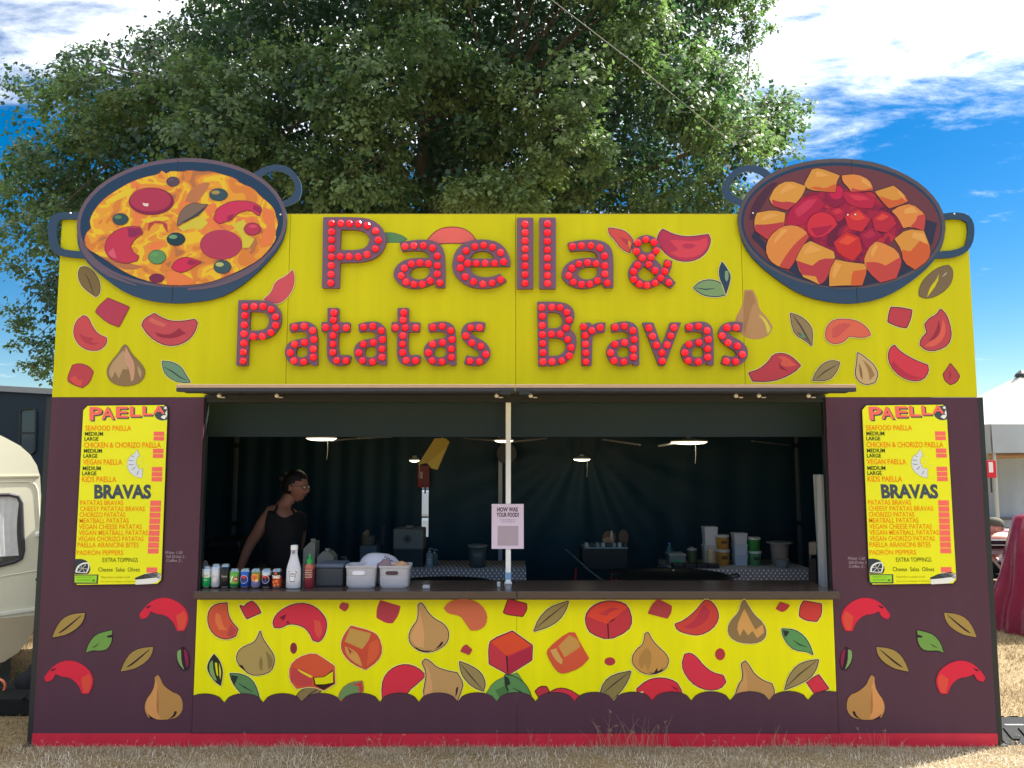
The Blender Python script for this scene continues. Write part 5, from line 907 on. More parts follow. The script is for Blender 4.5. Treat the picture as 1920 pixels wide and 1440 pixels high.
def cloth_table(u0, u1, Yf, dep, v_edge, lab):
    a = P(u0, v_edge, Yf); b = P(u1, v_edge, Yf); z = a.z; t = thing('trestle_table', ((a.x + b.x) / 2, Yf + dep / 2, 0), lab, 'table', 'cloth-covered tables inside the gazebo')
    MB().box((a.x, Yf, z - 0.03), (b.x, Yf + dep, z - 0.004), bev=0.004).build('tabletop', mat('table_plastic', '#8c8f92', rough=0.5), t)
    for x in (a.x + 0.08, b.x - 0.08):
        for y in (Yf + 0.08, Yf + dep - 0.08): MB().tube([(x, y, 0), (x, y, z - 0.03)], 0.014, 8).build('leg', m_steel, t)
    n = 60; vs = []; rows = [(0.0, dep), (0.0, 0.0)] ; prof = [(dep + .004, z - 0.16), (dep + .004, z), (0.0, z), (-0.004, z - 0.006), (-0.006, z - 0.12), (-0.010, z - 0.26), (-0.012, z - 0.42)]
    for (yy, zz_) in prof:
        for i in range(n + 1):
            s = i / n; wv = (z - zz_) * 0.045 * math.sin(s * 40 + math.sin(s * 11) * 2) if yy < 0 else 0
            vs.append((a.x - 0.006 + (b.x - a.x + 0.012) * s, Yf + yy + wv, zz_))
    fs = [(j * (n + 1) + i, j * (n + 1) + i + 1, (j + 1) * (n + 1) + i + 1, (j + 1) * (n + 1) + i) for j in range(len(prof) - 1) for i in range(n)]
    c_ = mesh_obj('tablecloth', vs, fs, m_polka, t, smooth=True, org=Vector((a.x, Yf, z))); 
    return z
TZ1 = cloth_table(650, 985, 1.5, 0.55, 1068, 'table with grey polka dot cloth behind the white baskets')
TZ2 = cloth_table(1262, 1523, 1.35, 0.6, 1068, 'table with grey polka dot cloth carrying stacked tubs')
TZ0 = cloth_table(400, 640, 1.9, 0.5, 1072, 'table with grey polka dot cloth behind the person and the jerrycans')
def vx(u, Y, z): # world x of pixel column u at depth Y, height z
    v = 720 - F * ((z - H) * CT - (Y + D) * ST) / ((Y + D) * CT + (z - H) * ST); return P(u, v, Y).x
def hpx(n, Y): return n * px_m(Y)
def tub(u, w, h, Y, z, col, lab, lid=None, band=None, group='tubs and jars on the polka dot table', taper=0.9, square=False, cat='tub', name='food_tub'):
    r = hpx(w, Y) / 2; hh = hpx(h, Y); c = Vector((vx(u, Y, z), Y, z)); t = thing(name, c, lab, cat, group)
    m = mat('tub_' + col[1:], col, rough=0.4, var=0.05)
    if square:
        vs = []; 
        for k, zz_ in ((taper, 0), (1, hh * .9), (1.04, hh * .9), (1.04, hh)): vs += [(c.x + sx * r * k, c.y + sy * r * k, c.z + zz_) for sx, sy in ((-1, -1), (1, -1), (1, 1), (-1, 1))]
        mesh_obj('body', vs, [(j * 4 + i, j * 4 + (i + 1) % 4, (j + 1) * 4 + (i + 1) % 4, (j + 1) * 4 + i) for j in range(3) for i in range(4)] + [(3, 2, 1, 0), (12, 13, 14, 15)], m, t)
    else:
        autosmooth(MB().lathe([(r * taper * .95, 0), (r * taper, 0.003), (r * .97, hh * .84)], c, 20).build('body', m, t), 50)
        lm = mat('tub_' + (lid or '#d8d8dc')[1:], lid or '#d8d8dc', rough=0.4)
        autosmooth(MB().lathe([(r * 1.03, hh * .842), (r * 1.05, hh * .86), (r * 1.05, hh * .97), (r * .98, hh)], c, 20).build('lid', lm, t), 40)
    if band: MB().box((c.x - r * .4, c.y - r * 1.02, c.z + hh * .4), (c.x + r * .5, c.y - r * .99, c.z + hh * .62)).build('label', ik(band), t)
    return c, r, hh
Yt = 1.62
for (u, w, h, z_off, col, lid, band, lab) in ((1355, 26, 29, 0, '#b8863c', '#c8c4c0', '#5c4420', 'orange tub with pale lid at the bottom of the two tub stack'), (1354, 25, 26, 1, '#b8863c', '#c8c4c0', '#5c4420', 'orange tub with pale lid on top of the two tub stack')):
    tub(u, w, h, Yt, TZ2 + z_off * hpx(29.5, Yt), col, lab, lid, band)
for i, (u, w, h) in enumerate(((1387, 24, 20), (1386.5, 24, 18.5), (1386, 24, 20))): tub(u, w, h, Yt, TZ2 + hpx(0.1 + i * 20.2 - (1.4 if i == 2 else 0), Yt), ['#a6b4c8', '#b4c0d0', '#c3c6cc'][i], ['pale square tub at the bottom of the stack of three', 'pale square tub in the middle of the stack of three', 'pale square tub on top of the stack of three'][i], square=True, taper=0.88)
for i, (u, w, h, col) in enumerate(((1415, 25, 26, '#4f8a5c'), (1413, 25, 25, '#2f8a3c'))): tub(u, w, h, Yt, TZ2 + i * hpx(26.3, Yt), col, ['pale green tub with white lid at the bottom of the green pair', 'bright green tub with white lid on top of the green pair'][i], '#c9d4cc', '#1f3c24' if i == 0 else None)
tub(1331, 24, 36, Yt + 0.05, TZ2, '#b0b2b8', 'white tall tub under another behind the squeezy bottle', square=True, taper=0.9)
tub(1331, 24, 33, Yt + 0.05, TZ2 + hpx(36.3, Yt), '#c6c6cc', 'white tall tub stacked on another behind the squeezy bottle', square=True, taper=0.9)
c = Vector((vx(1333, Yt - .12, TZ2), Yt - .12, TZ2)); t = thing('squeezy_bottle', c, 'tan squeezy sauce bottle with pointed nozzle among the tubs', 'bottle')
autosmooth(MB().lathe([(0.034, 0), (0.036, 0.004), (0.036, 0.10), (0.028, 0.125), (0.026, 0.128)], c, 16).build('bottle', mat('tan_plastic', '#a89878', rough=0.4), t), 50)
MB().lathe([(0.027, 0.1285), (0.027, 0.14), (0.010, 0.148), (0.004, 0.178)], c, 12).build('nozzle', mat('tan_nozzle', '#b8a890', rough=0.4), t)
c = Vector((vx(1267, Yt, TZ2), Yt, TZ2)); t = thing('plastic_box', c, 'clear lidded plastic box with green label on the table edge', 'box')
m_clear = mat('cloudy_plastic', '#7f8c90', rough=0.25, alpha=0.65)
MB().box((c.x - hpx(15, Yt), Yt - .08, c.z), (c.x + hpx(15, Yt), Yt + .08, c.z + hpx(19, Yt)), bev=0.006).build('body', m_clear, t)
MB().box((c.x - hpx(16, Yt), Yt - .086, c.z + hpx(19.1, Yt)), (c.x + hpx(16, Yt), Yt + .086, c.z + hpx(22, Yt)), bev=0.004).build('lid', mat('grey_lid', '#8a9090', rough=0.4), t)
MB().box((c.x - hpx(9, Yt), Yt - .0815, c.z + hpx(5, Yt)), (c.x + hpx(8, Yt), Yt - .0805, c.z + hpx(11, Yt))).build('label', ik('#2f8a4c'), t)
c = Vector((vx(1298, Yt, TZ2), Yt, TZ2)); t = thing('storage_jar', c, 'clear jar of dark green contents with a small knob lid', 'jar')
MB().lathe([(hpx(8.5, Yt), 0), (hpx(9, Yt), 0.004), (hpx(9, Yt), hpx(27, Yt))], c, 16, mids=[1, 1]).build('jar', [m_clear, mat('dark_green_food', '#3c4a30', rough=0.6)], t)
MB().lathe([(hpx(9.4, Yt), hpx(27.1, Yt)), (hpx(9.4, Yt), hpx(30, Yt)), (hpx(3, Yt), hpx(31, Yt)), (hpx(3, Yt), hpx(33, Yt))], c, 16).build('lid', mat('grey_lid', '#8a9090'), t)
c = Vector((vx(1249, Yt, TZ2) + .04, Yt + .05, TZ2)); t = thing('water_bottle', c, 'clear water bottle with blue cap at the end of the tub table', 'bottle')
autosmooth(MB().lathe([(0.028, 0), (0.03, 0.005), (0.03, 0.12), (0.012, 0.155), (0.012, 0.165)], c, 14).build('bottle', mat('blue_clear_plastic', '#3f6470', rough=0.15, alpha=0.55), t), 50); MB().lathe([(0.0135, 0.1655), (0.0135, 0.18)], c, 12).build('cap', mat('blue_cap', '#3c6a9c'), t)
c = Vector((vx(1466, Yt, TZ2), Yt + .05, TZ2)); t = thing('bucket', c, 'beige plastic bucket with lid ajar at the end of the tub table', 'bucket')
autosmooth(MB().lathe([(hpx(14, Yt), 0), (hpx(15, Yt), 0.005), (hpx(17, Yt), hpx(36, Yt)), (hpx(18, Yt), hpx(36, Yt)), (hpx(18, Yt), hpx(39, Yt))], c, 22).build('body', mat('beige_plastic', '#9c8a80', rough=0.4), t), 40)
MB().lathe([(hpx(24, Yt), hpx(39.2, Yt)), (hpx(24, Yt), hpx(41, Yt)), (hpx(4, Yt), hpx(42, Yt))], c, 22).build('lid', mat('grey_lid', '#8a9090'), t)
c2 = Vector((vx(1466, Yt - .17, TZ2), Yt - .17, TZ2)); o = MB().lathe([(hpx(11, Yt), 0), (hpx(12.5, Yt), hpx(13, Yt)), (hpx(13.5, Yt), hpx(13.2, Yt)), (hpx(13.5, Yt), hpx(15, Yt))], c2, 18).build('food_pot', m_clear, None); tag(o, 'clear shallow pot in front of the beige bucket', 'pot')
for i in range(4):
    x0 = vx(1262 + i * 22, 1.42, TZ2); o = MB().box((x0, 1.40, TZ2), (x0 + hpx(20, 1.42), 1.52, TZ2 + 0.035), bev=0.004).build('serving_tray', mat('black_tray', '#15181c', rough=0.4), None); tag(o, 'small black serving tray along the front edge of the tub table', 'tray', 'black trays along the tub table')
# folded chair leaning by the right jamb
t = thing('folding_chair', (vx(1528, 1.2, 0.5), 1.2, 0), 'folded metal chair with pale backrest leaning beside the tub table', 'chair')
def pt(u, v, Y): return P(u, v, Y)
for (u0, v0, u1) in ((1519, 1020, 1512), (1536, 1026, 1524)):
    a_ = pt(u0, v0, 1.25); MB().tube([a_, (pt(u1, 1100, 1.2).x, 1.2, 0.0)], 0.011, 8).build('leg', m_steel, t)
MB().tube([pt(1519, 1020, 1.25), pt(1526, 1015, 1.24), pt(1536, 1026, 1.25)], 0.011, 8).build('back_frame', m_steel, t)
a_, b_ = pt(1516, 1016, 1.22), pt(1530, 1040, 1.22); MB().box((a_.x, 1.20, b_.z), (b_.x, 1.23, a_.z), bev=0.008).build('backrest', mat('cream_vinyl', '#a39c8c', rough=0.5), t)
a_, b_ = pt(1514, 1046, 1.2), pt(1532, 1098, 1.2); MB().box((a_.x, 1.17, b_.z), (b_.x - .01, 1.195, a_.z), bev=0.008).build('seat', mat('dark_vinyl', '#2a2a2c', rough=0.5), t)
# pale plastic side sheet in the right front corner
cs = drape('plastic_sheet', P(1549, 1000, 0.30).x - 0.02, P(1556, 1000, 0.30).x + 0.07, 0.44, 0.20, ZCT - 0.3, P(1549, 890, 0.4).z, mat('clear_pvc', '#c9ccd2', rough=0.3, alpha=0.75, bump=0.5, bscale=9), None, 0.022, 2.2, 40, 20, 9); tag(cs, 'crinkled pale plastic sheet hanging inside the hatch end', 'plastic sheet')
# items on the left table
Yl = 1.66
c = Vector((vx(765, Yl, TZ1), Yl, TZ1)); t = thing('towel_dispenser', c, 'grey box dispenser with dark oval badge on the back table', 'dispenser')
w2, hh = hpx(28.5, Yl), hpx(70, Yl)
MB().box((c.x - w2, Yl, c.z), (c.x + w2, Yl + .2, c.z + hh * .45), bev=0.006).build('base', mat('dark_teal_plastic', '#1c2c34', rough=0.4), t)
MB().box((c.x - w2, Yl - .012, c.z + hh * .452), (c.x + w2, Yl + .2, c.z + hh), bev=0.012).build('cover', mat('grey_plastic', '#6d706c', rough=0.45), t)
MB().lathe([(hpx(8, Yl), 0), (hpx(8, Yl), 0.003)], (c.x - .005, Yl - .0125, c.z + hh * .74), 16, axis='y').build('badge_ring', ik('#4c504e'), t)
MB().lathe([(hpx(2.8, Yl), 0), (hpx(2.8, Yl), 0.002)], (c.x - .005, Yl - .0158, c.z + hh * .74), 12, axis='y').build('badge', ik('#16191a'), t)
MB().box((c.x - .03, Yl + .05, c.z + hh + .0005), (c.x + .03, Yl + .12, c.z + hh + .02), bev=0.004).build('knob', mat('grey_plastic', '#6d706c'), t)
for u, h, lab, col in ((805, 26, 'clear soap pump bottle with label beside the grey dispenser', '#7f9098'), (814, 20, 'second shorter soap pump bottle behind the labelled one', '#5c7078')):
    Y_ = Yl - .06 if u == 805 else Yl + .06
    c = Vector((vx(u, Y_, TZ1), Y_, TZ1)); t = thing('soap_bottle', c, lab, 'soap bottle', 'soap pump bottles')
    r = hpx(6.5, Y_); hh = hpx(h, Y_); autosmooth(MB().lathe([(r * .9, 0), (r, .004), (r, hh), (r * .45, hh + .012)], c, 14).build('bottle', mat('soap_' + col[1:], col, rough=0.3), t), 50)
    MB().lathe([(r * .5, hh + .0125), (r * .5, hh + .022), (.004, hh + .023), (.004, hh + .045)], c, 10).tube([(c.x, c.y, c.z + hh + .045), (c.x + .03, c.y - .012, c.z + hh + .042)], .0045, 6).build('pump', mat('pump_white', '#9aa4a8', rough=0.4), t)
    if u == 805: wrap_disc('label', c, r + .0006, hh * .5, r * .8, ik('#9fb0b8'), t)
c = Vector((vx(895, Yl, TZ1), Yl, TZ1)); t = thing('bucket', c, 'translucent bucket with pale rim on the back table', 'bucket')
MB().lathe([(hpx(15, Yl), 0), (hpx(17, Yl), hpx(37, Yl))], c, 22).build('body', mat('translucent_pail', '#4f5a5c', rough=0.3, alpha=0.8), t, smooth=True); MB().lathe([(hpx(17.5, Yl), hpx(37.1, Yl)), (hpx(18.5, Yl), hpx(38, Yl)), (hpx(18.5, Yl), hpx(40.5, Yl))], c, 22).build('rim', mat('pale_rim', '#7f8484', rough=0.4), t)
c = Vector((vx(690, Yl, TZ1), Yl, TZ1)); 
for k in range(3): 
    o = MB().box((c.x - hpx(16, Yl), Yl, c.z + k * 0.058), (c.x + hpx(15, Yl), Yl + .2, c.z + .0575 + k * .058), bev=.004).build('takeaway_box_pack', mat('blue_grey_card', '#4d5f6c', rough=0.7), None); tag(o, ['flat blue grey carton pack at the bottom of the stack on the back table', 'flat blue grey carton pack in the middle of the stack on the back table', 'flat blue grey carton pack on top of the stack on the back table'][k], 'carton', 'stacked cartons on the back table')
o = MB().lathe([(.05, 0), (.055, .005), (.06, .07)], (c.x - .02, Yl + .09, c.z + .1745), 14).build('tan_tub', mat('tan_card', '#5f564c', rough=0.7), None); tag(o, 'dull tan tub standing on the carton stack', 'tub')
o = blob('food_scraps', (c.x - .035, Yl + .09, c.z + .265), .03, .03, .035, mat('tan_wrap', '#7c6a58', rough=0.8), None, 31, amp=.2); tag(o, 'crumpled tan paper sticking out of the tan tub', 'paper')
o = MB().tube([(c.x + .10, Yl + .08, c.z + .1745), (c.x + .10, Yl + .08, c.z + .33)], .004, 6).tube([(c.x + .112, Yl + .09, c.z + .1745), (c.x + .115, Yl + .09, c.z + .34)], .004, 6).build('tongs', m_steel, None); tag(o, 'thin steel tongs standing upright behind the cartons', 'tongs')
# jerrycan and canister next to the person
for (u, w, h, Y_, lab, sl) in ((578, 22, 56, 0.5, 'tall grey plastic jerrycan with slanted shoulder behind the sauce bottles', 0.55), (609, 31, 38, 0.5, 'squat grey canister with chamfered top behind the storage box', 0.25)):
    zc = ZCT - 0.10; x = vx(u, Y_, 0.9); w2 = hpx(w, Y_) / 2; hh = hpx(h, Y_) + 0.13
    t = thing('jerrycan', (x, Y_ + .06, zc), lab, 'jerrycan', 'grey plastic jerrycans')
    s1 = hh - 2 * w2 * sl; prof = [(-w2, 0), (w2, 0), (w2, hh - (.0 if sl > .5 else .03)), (w2 - .02, hh), (w2 - (.035 if sl > .5 else w2 * 1.4), hh), (-w2, s1)]
    if sl < .5: prof = [(-w2, 0), (w2, 0), (w2, hh - .035), (w2 - .035, hh), (-w2 + .035, hh), (-w2, hh - .035)]
    k = len(prof); vs = [(x + a, Y_, zc + b) for a, b in prof] + [(x + a, Y_ + .12, zc + b) for a, b in prof]
    mesh_obj('body', vs, [list(range(k)), list(range(k, 2 * k))[::-1]] + [(i, k + i, k + (i + 1) % k, (i + 1) % k) for i in range(k)], mat('grey_hdpe', '#6e6f6c', rough=0.45), t)
    MB().lathe([(.017, hh + .0005), (.017, hh + .016)], (x + (w2 - .03 if sl > .5 else 0), Y_ + .06, zc), 12).build('cap', mat('grey_cap', '#7d7f7c'), t)
    for q in range(3): MB().box((x - w2 * .8, Y_ - .003, zc + .16 + q * .02), (x + w2 * .8, Y_ - .0003, zc + .166 + q * .02)).build('rib', mat('grey_hdpe', '#6e6f6c'), t)
ub = thing('under_shelf', (XIL + 1.2, 0.62, 0), 'dark lower work shelf behind the counter under the jerrycans', 'shelf')
MB().box((XIL + 0.25, 0.42, ZCT - 0.13), (P(655, 1090, .5).x, 0.78, ZCT - 0.1005)).build('board', m_blk, ub)
for x in (XIL + .28, P(650, 1090, .5).x):
    for y in (.45, .75): MB().box((x - .015, y - .015, 0), (x + .015, y + .015, ZCT - .1305)).build('leg', m_blk, ub)
c = Vector((P(648, 1060, .62).x, .62, ZCT - .1)); t = thing('spray_bottle', c, 'dark blue spray bottle beside the carton stack', 'bottle')
autosmooth(MB().lathe([(.026, 0), (.028, .004), (.028, .13), (.012, .17), (.012, .19)], c, 14).build('bottle', mat('dark_blue_clear', '#12303c', rough=0.2), t), 50); MB().lathe([(.014, .1905), (.014, .205), (.008, .21), (.008, .225)], c, 10).tube([(c.x, c.y, c.z + .215), (c.x - .035, c.y, c.z + .218)], .008, 6).build('trigger', mat('dark_trigger', '#26343c'), t)
# left: steel worktop edge with a gleam
o = thing('griddle', (P(415, 1030, 1.0).x, 1.0, 0), 'dark steel griddle with bright front rail behind the cans', 'griddle')
a_, b_ = P(386, 1014, .95), P(450, 1014, .95)
MB().box((a_.x, .95, a_.z - .28), (b_.x, 1.4, a_.z), bev=.006).build('body', mat('dark_steel', '#0f1a20', rough=0.35, metal=.5), o)
MB().box((a_.x + .02, .93, a_.z - .045), (b_.x, .9495, a_.z - .012), bev=.004).build('rail', mat('polished_steel', '#4c6c78', rough=0.15, metal=.9), o)
for x in (a_.x + .03, b_.x - .03): MB().box((x - .015, 1.1, 0), (x + .015, 1.13, a_.z - .2805)).build('leg', m_blk, o)
# paella pans on burner stands
def paella_pan(x, Y, z, r, lab, legs='#a02c30'):
    t = thing('paella_pan', (x, Y, z), lab, 'paella pan', 'paella pans behind the counter')
    autosmooth(MB().lathe([(r * .9, 0), (r, .055), (r * 1.02, .056), (r * 1.0, .05), (r * .88, .006), (0.001, .004)], (x, Y, z), 40).build('pan', mat('blackened_steel', '#23282b', rough=0.3, metal=.5), t), 50)
    for s in (-1, 1):
        MB().tube([(x + s * r * .98, Y - .07, z + .045), (x + s * (r + .05), Y - .05, z + .06), (x + s * (r + .06), Y, z + .062), (x + s * (r + .05), Y + .05, z + .06), (x + s * r * .98, Y + .07, z + .045)], .008, 6).build('handle', mat('polished_steel', '#4c6c78'), t)
    b = thing('burner_stand', (x, Y, 0), lab.replace('wide black paella pan', 'gas burner stand under the pan'), 'burner', 'gas burner stands')
    for r2 in (r * .3, r * .6): MB().tube([(x + r2 * math.cos(q), Y + r2 * math.sin(q), z - .02) for q in [2 * math.pi * i / 24 for i in range(25)]], .012, 6).build('burner_ring', m_blk, b)
    for q in (1.2, 3.3, 5.4): MB().tube([(x + r * .7 * math.cos(q), Y + r * .7 * math.sin(q), z - .0125), (x + r * .95 * math.cos(q), Y + r * .95 * math.sin(q), 0)], .012, 6).build('leg', mat('red_enamel', legs, rough=0.4), b)
    for q in (0.2, 2.3, 4.4): MB().tube([(x + r * .7 * math.cos(q), Y + r * .7 * math.sin(q), z - .013), (x, Y, z - .013)], .010, 6).build('arm', m_blk, b)
paella_pan(P(1265, 1090, 0.95).x, 0.95, ZCT - 0.115, 0.42, 'wide black paella pan in front of the polka dot tub table')
paella_pan(P(830, 1096, 0.9).x, 0.9, ZCT - 0.175, 0.42, 'wide black paella pan behind the white lattice basket')
# spice rack on a dark cabinet with red legs
rk = P(1133, 1026, 1.75); t = thing('spice_rack', (rk.x, 1.75, 0), 'dark stand with pale rack of small pots and red legs against the back wall', 'rack')
w2 = hpx(42, 1.75)
MB().box((rk.x - w2, 1.7, rk.z - .18), (rk.x + w2, 1.95, rk.z - .005), bev=.004).build('cabinet', mat('black_cabinet', '#0a1012', rough=0.5), t)
MB().box((rk.x - w2 * .9, 1.68, rk.z - .0045), (rk.x + w2, 1.94, rk.z + .006)).build('rack_shelf', mat('pale_enamel', '#7c9098', rough=0.4), t)
for u in (1081, 1147, 1157): a_ = P(u, 1050, 1.75); MB().tube([(a_.x, 1.8, rk.z - .18), (a_.x - (.05 if u < 1100 else -.004), 1.8, 0)], .011, 6).build('leg', mat('red_enamel', '#a02c30'), t)
for i in range(8):
    x = rk.x - w2 * .82 + i * w2 * .245; o = MB().box((x - .015, 1.69, rk.z + .0065), (x + .015, 1.72, rk.z + .045), bev=.003).build('spice_pot', mat('pot_%d' % (i % 3), ['#9aa8b0', '#20282c', '#76868e'][i % 3], rough=0.4), None); tag(o, ['small pale pot standing on the spice rack', 'small black pot standing on the spice rack', 'small grey pot standing on the spice rack'][i % 3], 'pot', ['pale pots on the spice rack', 'black pots on the spice rack', 'grey pots on the spice rack'][i % 3])
for (u, v, rx, rz, col, lab) in ((1142, 1008, .058, .056, '#7c5c48', 'round brown wooden board leaning behind the spice rack'), (1168, 1008, .042, .07, '#5c4638', 'dark half round wooden board at the end of the spice rack'), (1140, 1012, .05, .026, '#b08868', 'pale wooden oval spoon rest on the spice rack'), (1145, 1003, .012, .045, '#b8a898', 'pale wooden spoon standing in the spice rack')):
    a_ = P(u, v, 1.8); o = MB().lathe([(1, 0), (1, .012)], (0, 0, 0), 22, axis='y').build('wooden_board', mat('wood_' + col[1:], col, rough=0.7, var=.2, vscale=30), None, org=Vector((0, 0, 0)))
    for q in o.data.vertices: q.co.x *= rx; q.co.z *= rz
    o.location = (a_.x, 1.78 + (.03 if rx > .05 else 0) - (.03 if rx < .02 else 0), max(a_.z, rk.z + .007 + rz)); tag(o, lab, 'wooden board' if rx > .03 else 'spoon')
gh = [P(1060, 1030, 1.7), P(1075, 1042, 1.6), P(1100, 1066, 1.4), P(1125, 1085, 1.2), P(1140, 1094, 1.1), P(1150, 1105, 1.05)]
o = MB().tube(gh, .007, 6).build('gas_hose', mat('grey_hose', '#4c6468', rough=0.5), None); tag(o, 'grey gas hose sagging across the dark back wall', 'hose')
# yellow card, red fire blanket pouch, round fan by the pole
a_ = P(812, 850, 1.1); t = thing('hanging_card', a_, 'folded yellow card hanging under the gazebo roof', 'card')
cv = [(783, 872), (800, 868), (808, 878), (821, 880), (843, 828), (835, 822), (815, 822)]
vs = [P(u, v, 1.1) for u, v in cv]; k = len(vs); mesh_obj('card', [tuple(q) for q in vs] + [(q.x, q.y + .004, q.z) for q in vs], [list(range(k))[::-1], list(range(k, 2 * k))] + [(i, (i + 1) % k, k + (i + 1) % k, k + i) for i in range(k)], mat('yellow_card', '#a3892c', rough=0.6), t)
MB().tube([P(829, 822, 1.102), P(829, 822, 1.102) + Vector((0, 0, .4))], .002, 4).build('string', m_hous, t)
vs = [P(u, v, 1.095) for u, v in ((803, 867), (809, 878), (820, 881), (838, 838))]; mesh_obj('card_fold', [tuple(q) for q in vs], [(0, 1, 2, 3)], mat('yellow_card_dark', '#b59a38', rough=0.6), t)
a_ = P(794, 893, GY1 - .08); w2 = hpx(11.5, GY1); h2 = hpx(21, GY1); t = thing('fire_blanket', (a_.x, GY1 - .08, a_.z - h2), 'red fire blanket pouch hanging on the dark back wall', 'fire blanket')
MB().box((a_.x - w2, GY1 - .1, a_.z - h2), (a_.x + w2, GY1 - .06, a_.z + h2), bev=.008).build('pouch', mat('dull_red_pouch', '#8c2830', rough=0.45), t); MB().box((a_.x - w2 * .5, GY1 - .1025, a_.z - h2 * .2), (a_.x - w2 * .1, GY1 - .1005, a_.z + h2 * .4)).build('label', ik('#c0a890'), t)
for s in (-.4, .3): MB().box((a_.x + s * w2 - .008, GY1 - .085, a_.z - h2 - .06), (a_.x + s * w2 + .008, GY1 - .08, a_.z - h2)).build('pull_tape', m_blk, t)
a_ = P(950, 850, GY1 - .25); t = thing('wall_fan', a_, 'round grey fan behind the top of the white pole', 'fan')
MB().lathe([(.10, 0), (.105, .02), (.10, .05)], (a_.x, a_.y, a_.z), 26, axis='y').build('cage', mat('fan_grey', '#3c4448', rough=0.5), t); MB().lathe([(.03, .0505), (.028, .07), (.001, .075)], (a_.x, a_.y, a_.z), 14, axis='y').build('hub', mat('fan_hub', '#555c60'), t)
MB().tube([(a_.x, a_.y + .02, a_.z + .1), (a_.x, a_.y + .02, 2.6)], .01, 6).build('hanger', m_blk, t)
# white tank outside, seen through the slit between the two back walls
a_ = P(797, 960, 4.6); t = thing('water_tank', (a_.x, 4.9, 0), 'ribbed white water tank glimpsed through the slit in the back wall', 'tank')
for k in range(5): MB().box((a_.x - .5, 4.6, .02 + k * .34), (a_.x + .5, 5.5, .345 + k * .34), bev=.03).build('ribbed_shell', mat('tank_white', '#cfd8e4', rough=0.4), t)
# ================================================================= PEOPLE
def skin_mesh(nodes, edges, sub=3):
    """nodes: [(pos, radius)] -> smooth tapering limb surface (verts, faces)"""
    me = bpy.data.meshes.new('sk'); me.from_pydata([tuple(p) for p, r in nodes], edges, []); o = bpy.data.objects.new('sk', me); C.objects.link(o)
    o.modifiers.new('skin', 'SKIN'); sd = me.skin_vertices[0].data
    for i, (p, r) in enumerate(nodes):
        sd[i].radius = r if isinstance(r, tuple) else (r, r); sd[i].use_root = (i == 0)
    s = o.modifiers.new('sub', 'SUBSURF'); s.levels = sub; s.render_levels = sub
    bpy.context.view_layer.update(); ev = o.evaluated_get(bpy.context.evaluated_depsgraph_get()).to_mesh()
    v = [Vector(q.co) for q in ev.vertices]; f = [list(p.vertices) for p in ev.polygons]; o.to_mesh_clear(); bpy.data.objects.remove(o); bpy.data.meshes.remove(me)
    return v, f
def head_mesh(c, fd, up=Vector((0, 0, 1)), s=1.0):
    """sculpted head: cranium, brow, nose, lips, chin; fd = facing direction"""
    fd = fd.normalized(); up = (up - fd * up.dot(fd)).normalized(); sd = up.cross(fd); bm = bmesh.new(); bmesh.ops.create_uvsphere(bm, u_segments=28, v_segments=22, radius=1)
    vs = []
    for q in bm.verts:
        x, y, z = q.co            # y forward
        wx, wy, wz = 0.074, 0.094, 0.112
        if z < 0: wx *= 1 - 0.34 * (-z) ** 1.5; 
        Y = y * wy; X = x * wx; Z = z * wz
        if y > 0: Y *= 1 - 0.10 * max(0, -z) ** 2
        fr = max(0, y) ** 2
        Y += 0.026 * math.exp(-((x / 0.16) ** 2 + ((z + 0.22) / 0.15) ** 2)) * (1 if y > 0 else 0)      # nose
        Y += 0.010 * math.exp(-((x / 0.10) ** 2 + ((z + 0.02) / 0.2) ** 2)) * (1 if y > 0 else 0)        # bridge
        Y += 0.007 * math.exp(-((x / 0.28) ** 2 + ((z + 0.50) / 0.10) ** 2)) * (1 if y > 0 else 0)       # lips
        Y += 0.018 * math.exp(-((x / 0.32) ** 2 + ((z + 0.82) / 0.16) ** 2)) * (1 if y > 0 else 0)       # chin
        Y -= 0.010 * sum(math.exp(-(((x - e) / 0.18) ** 2 + ((z - 0.02) / 0.12) ** 2)) for e in (-.42, .42)) * (1 if y > 0 else 0)
        if y < 0: Y *= 1.06; Z += 0.01 * (-y) * (1 if z > 0 else 0)
        vs.append(c + (sd * X + fd * Y + up * Z) * s)
    fs = [[q.index for q in f.verts] for f in bm.faces]; bm.free()
    def at(x, y, z): return c + (sd * x + fd * y + up * z) * s
    return vs, fs, at
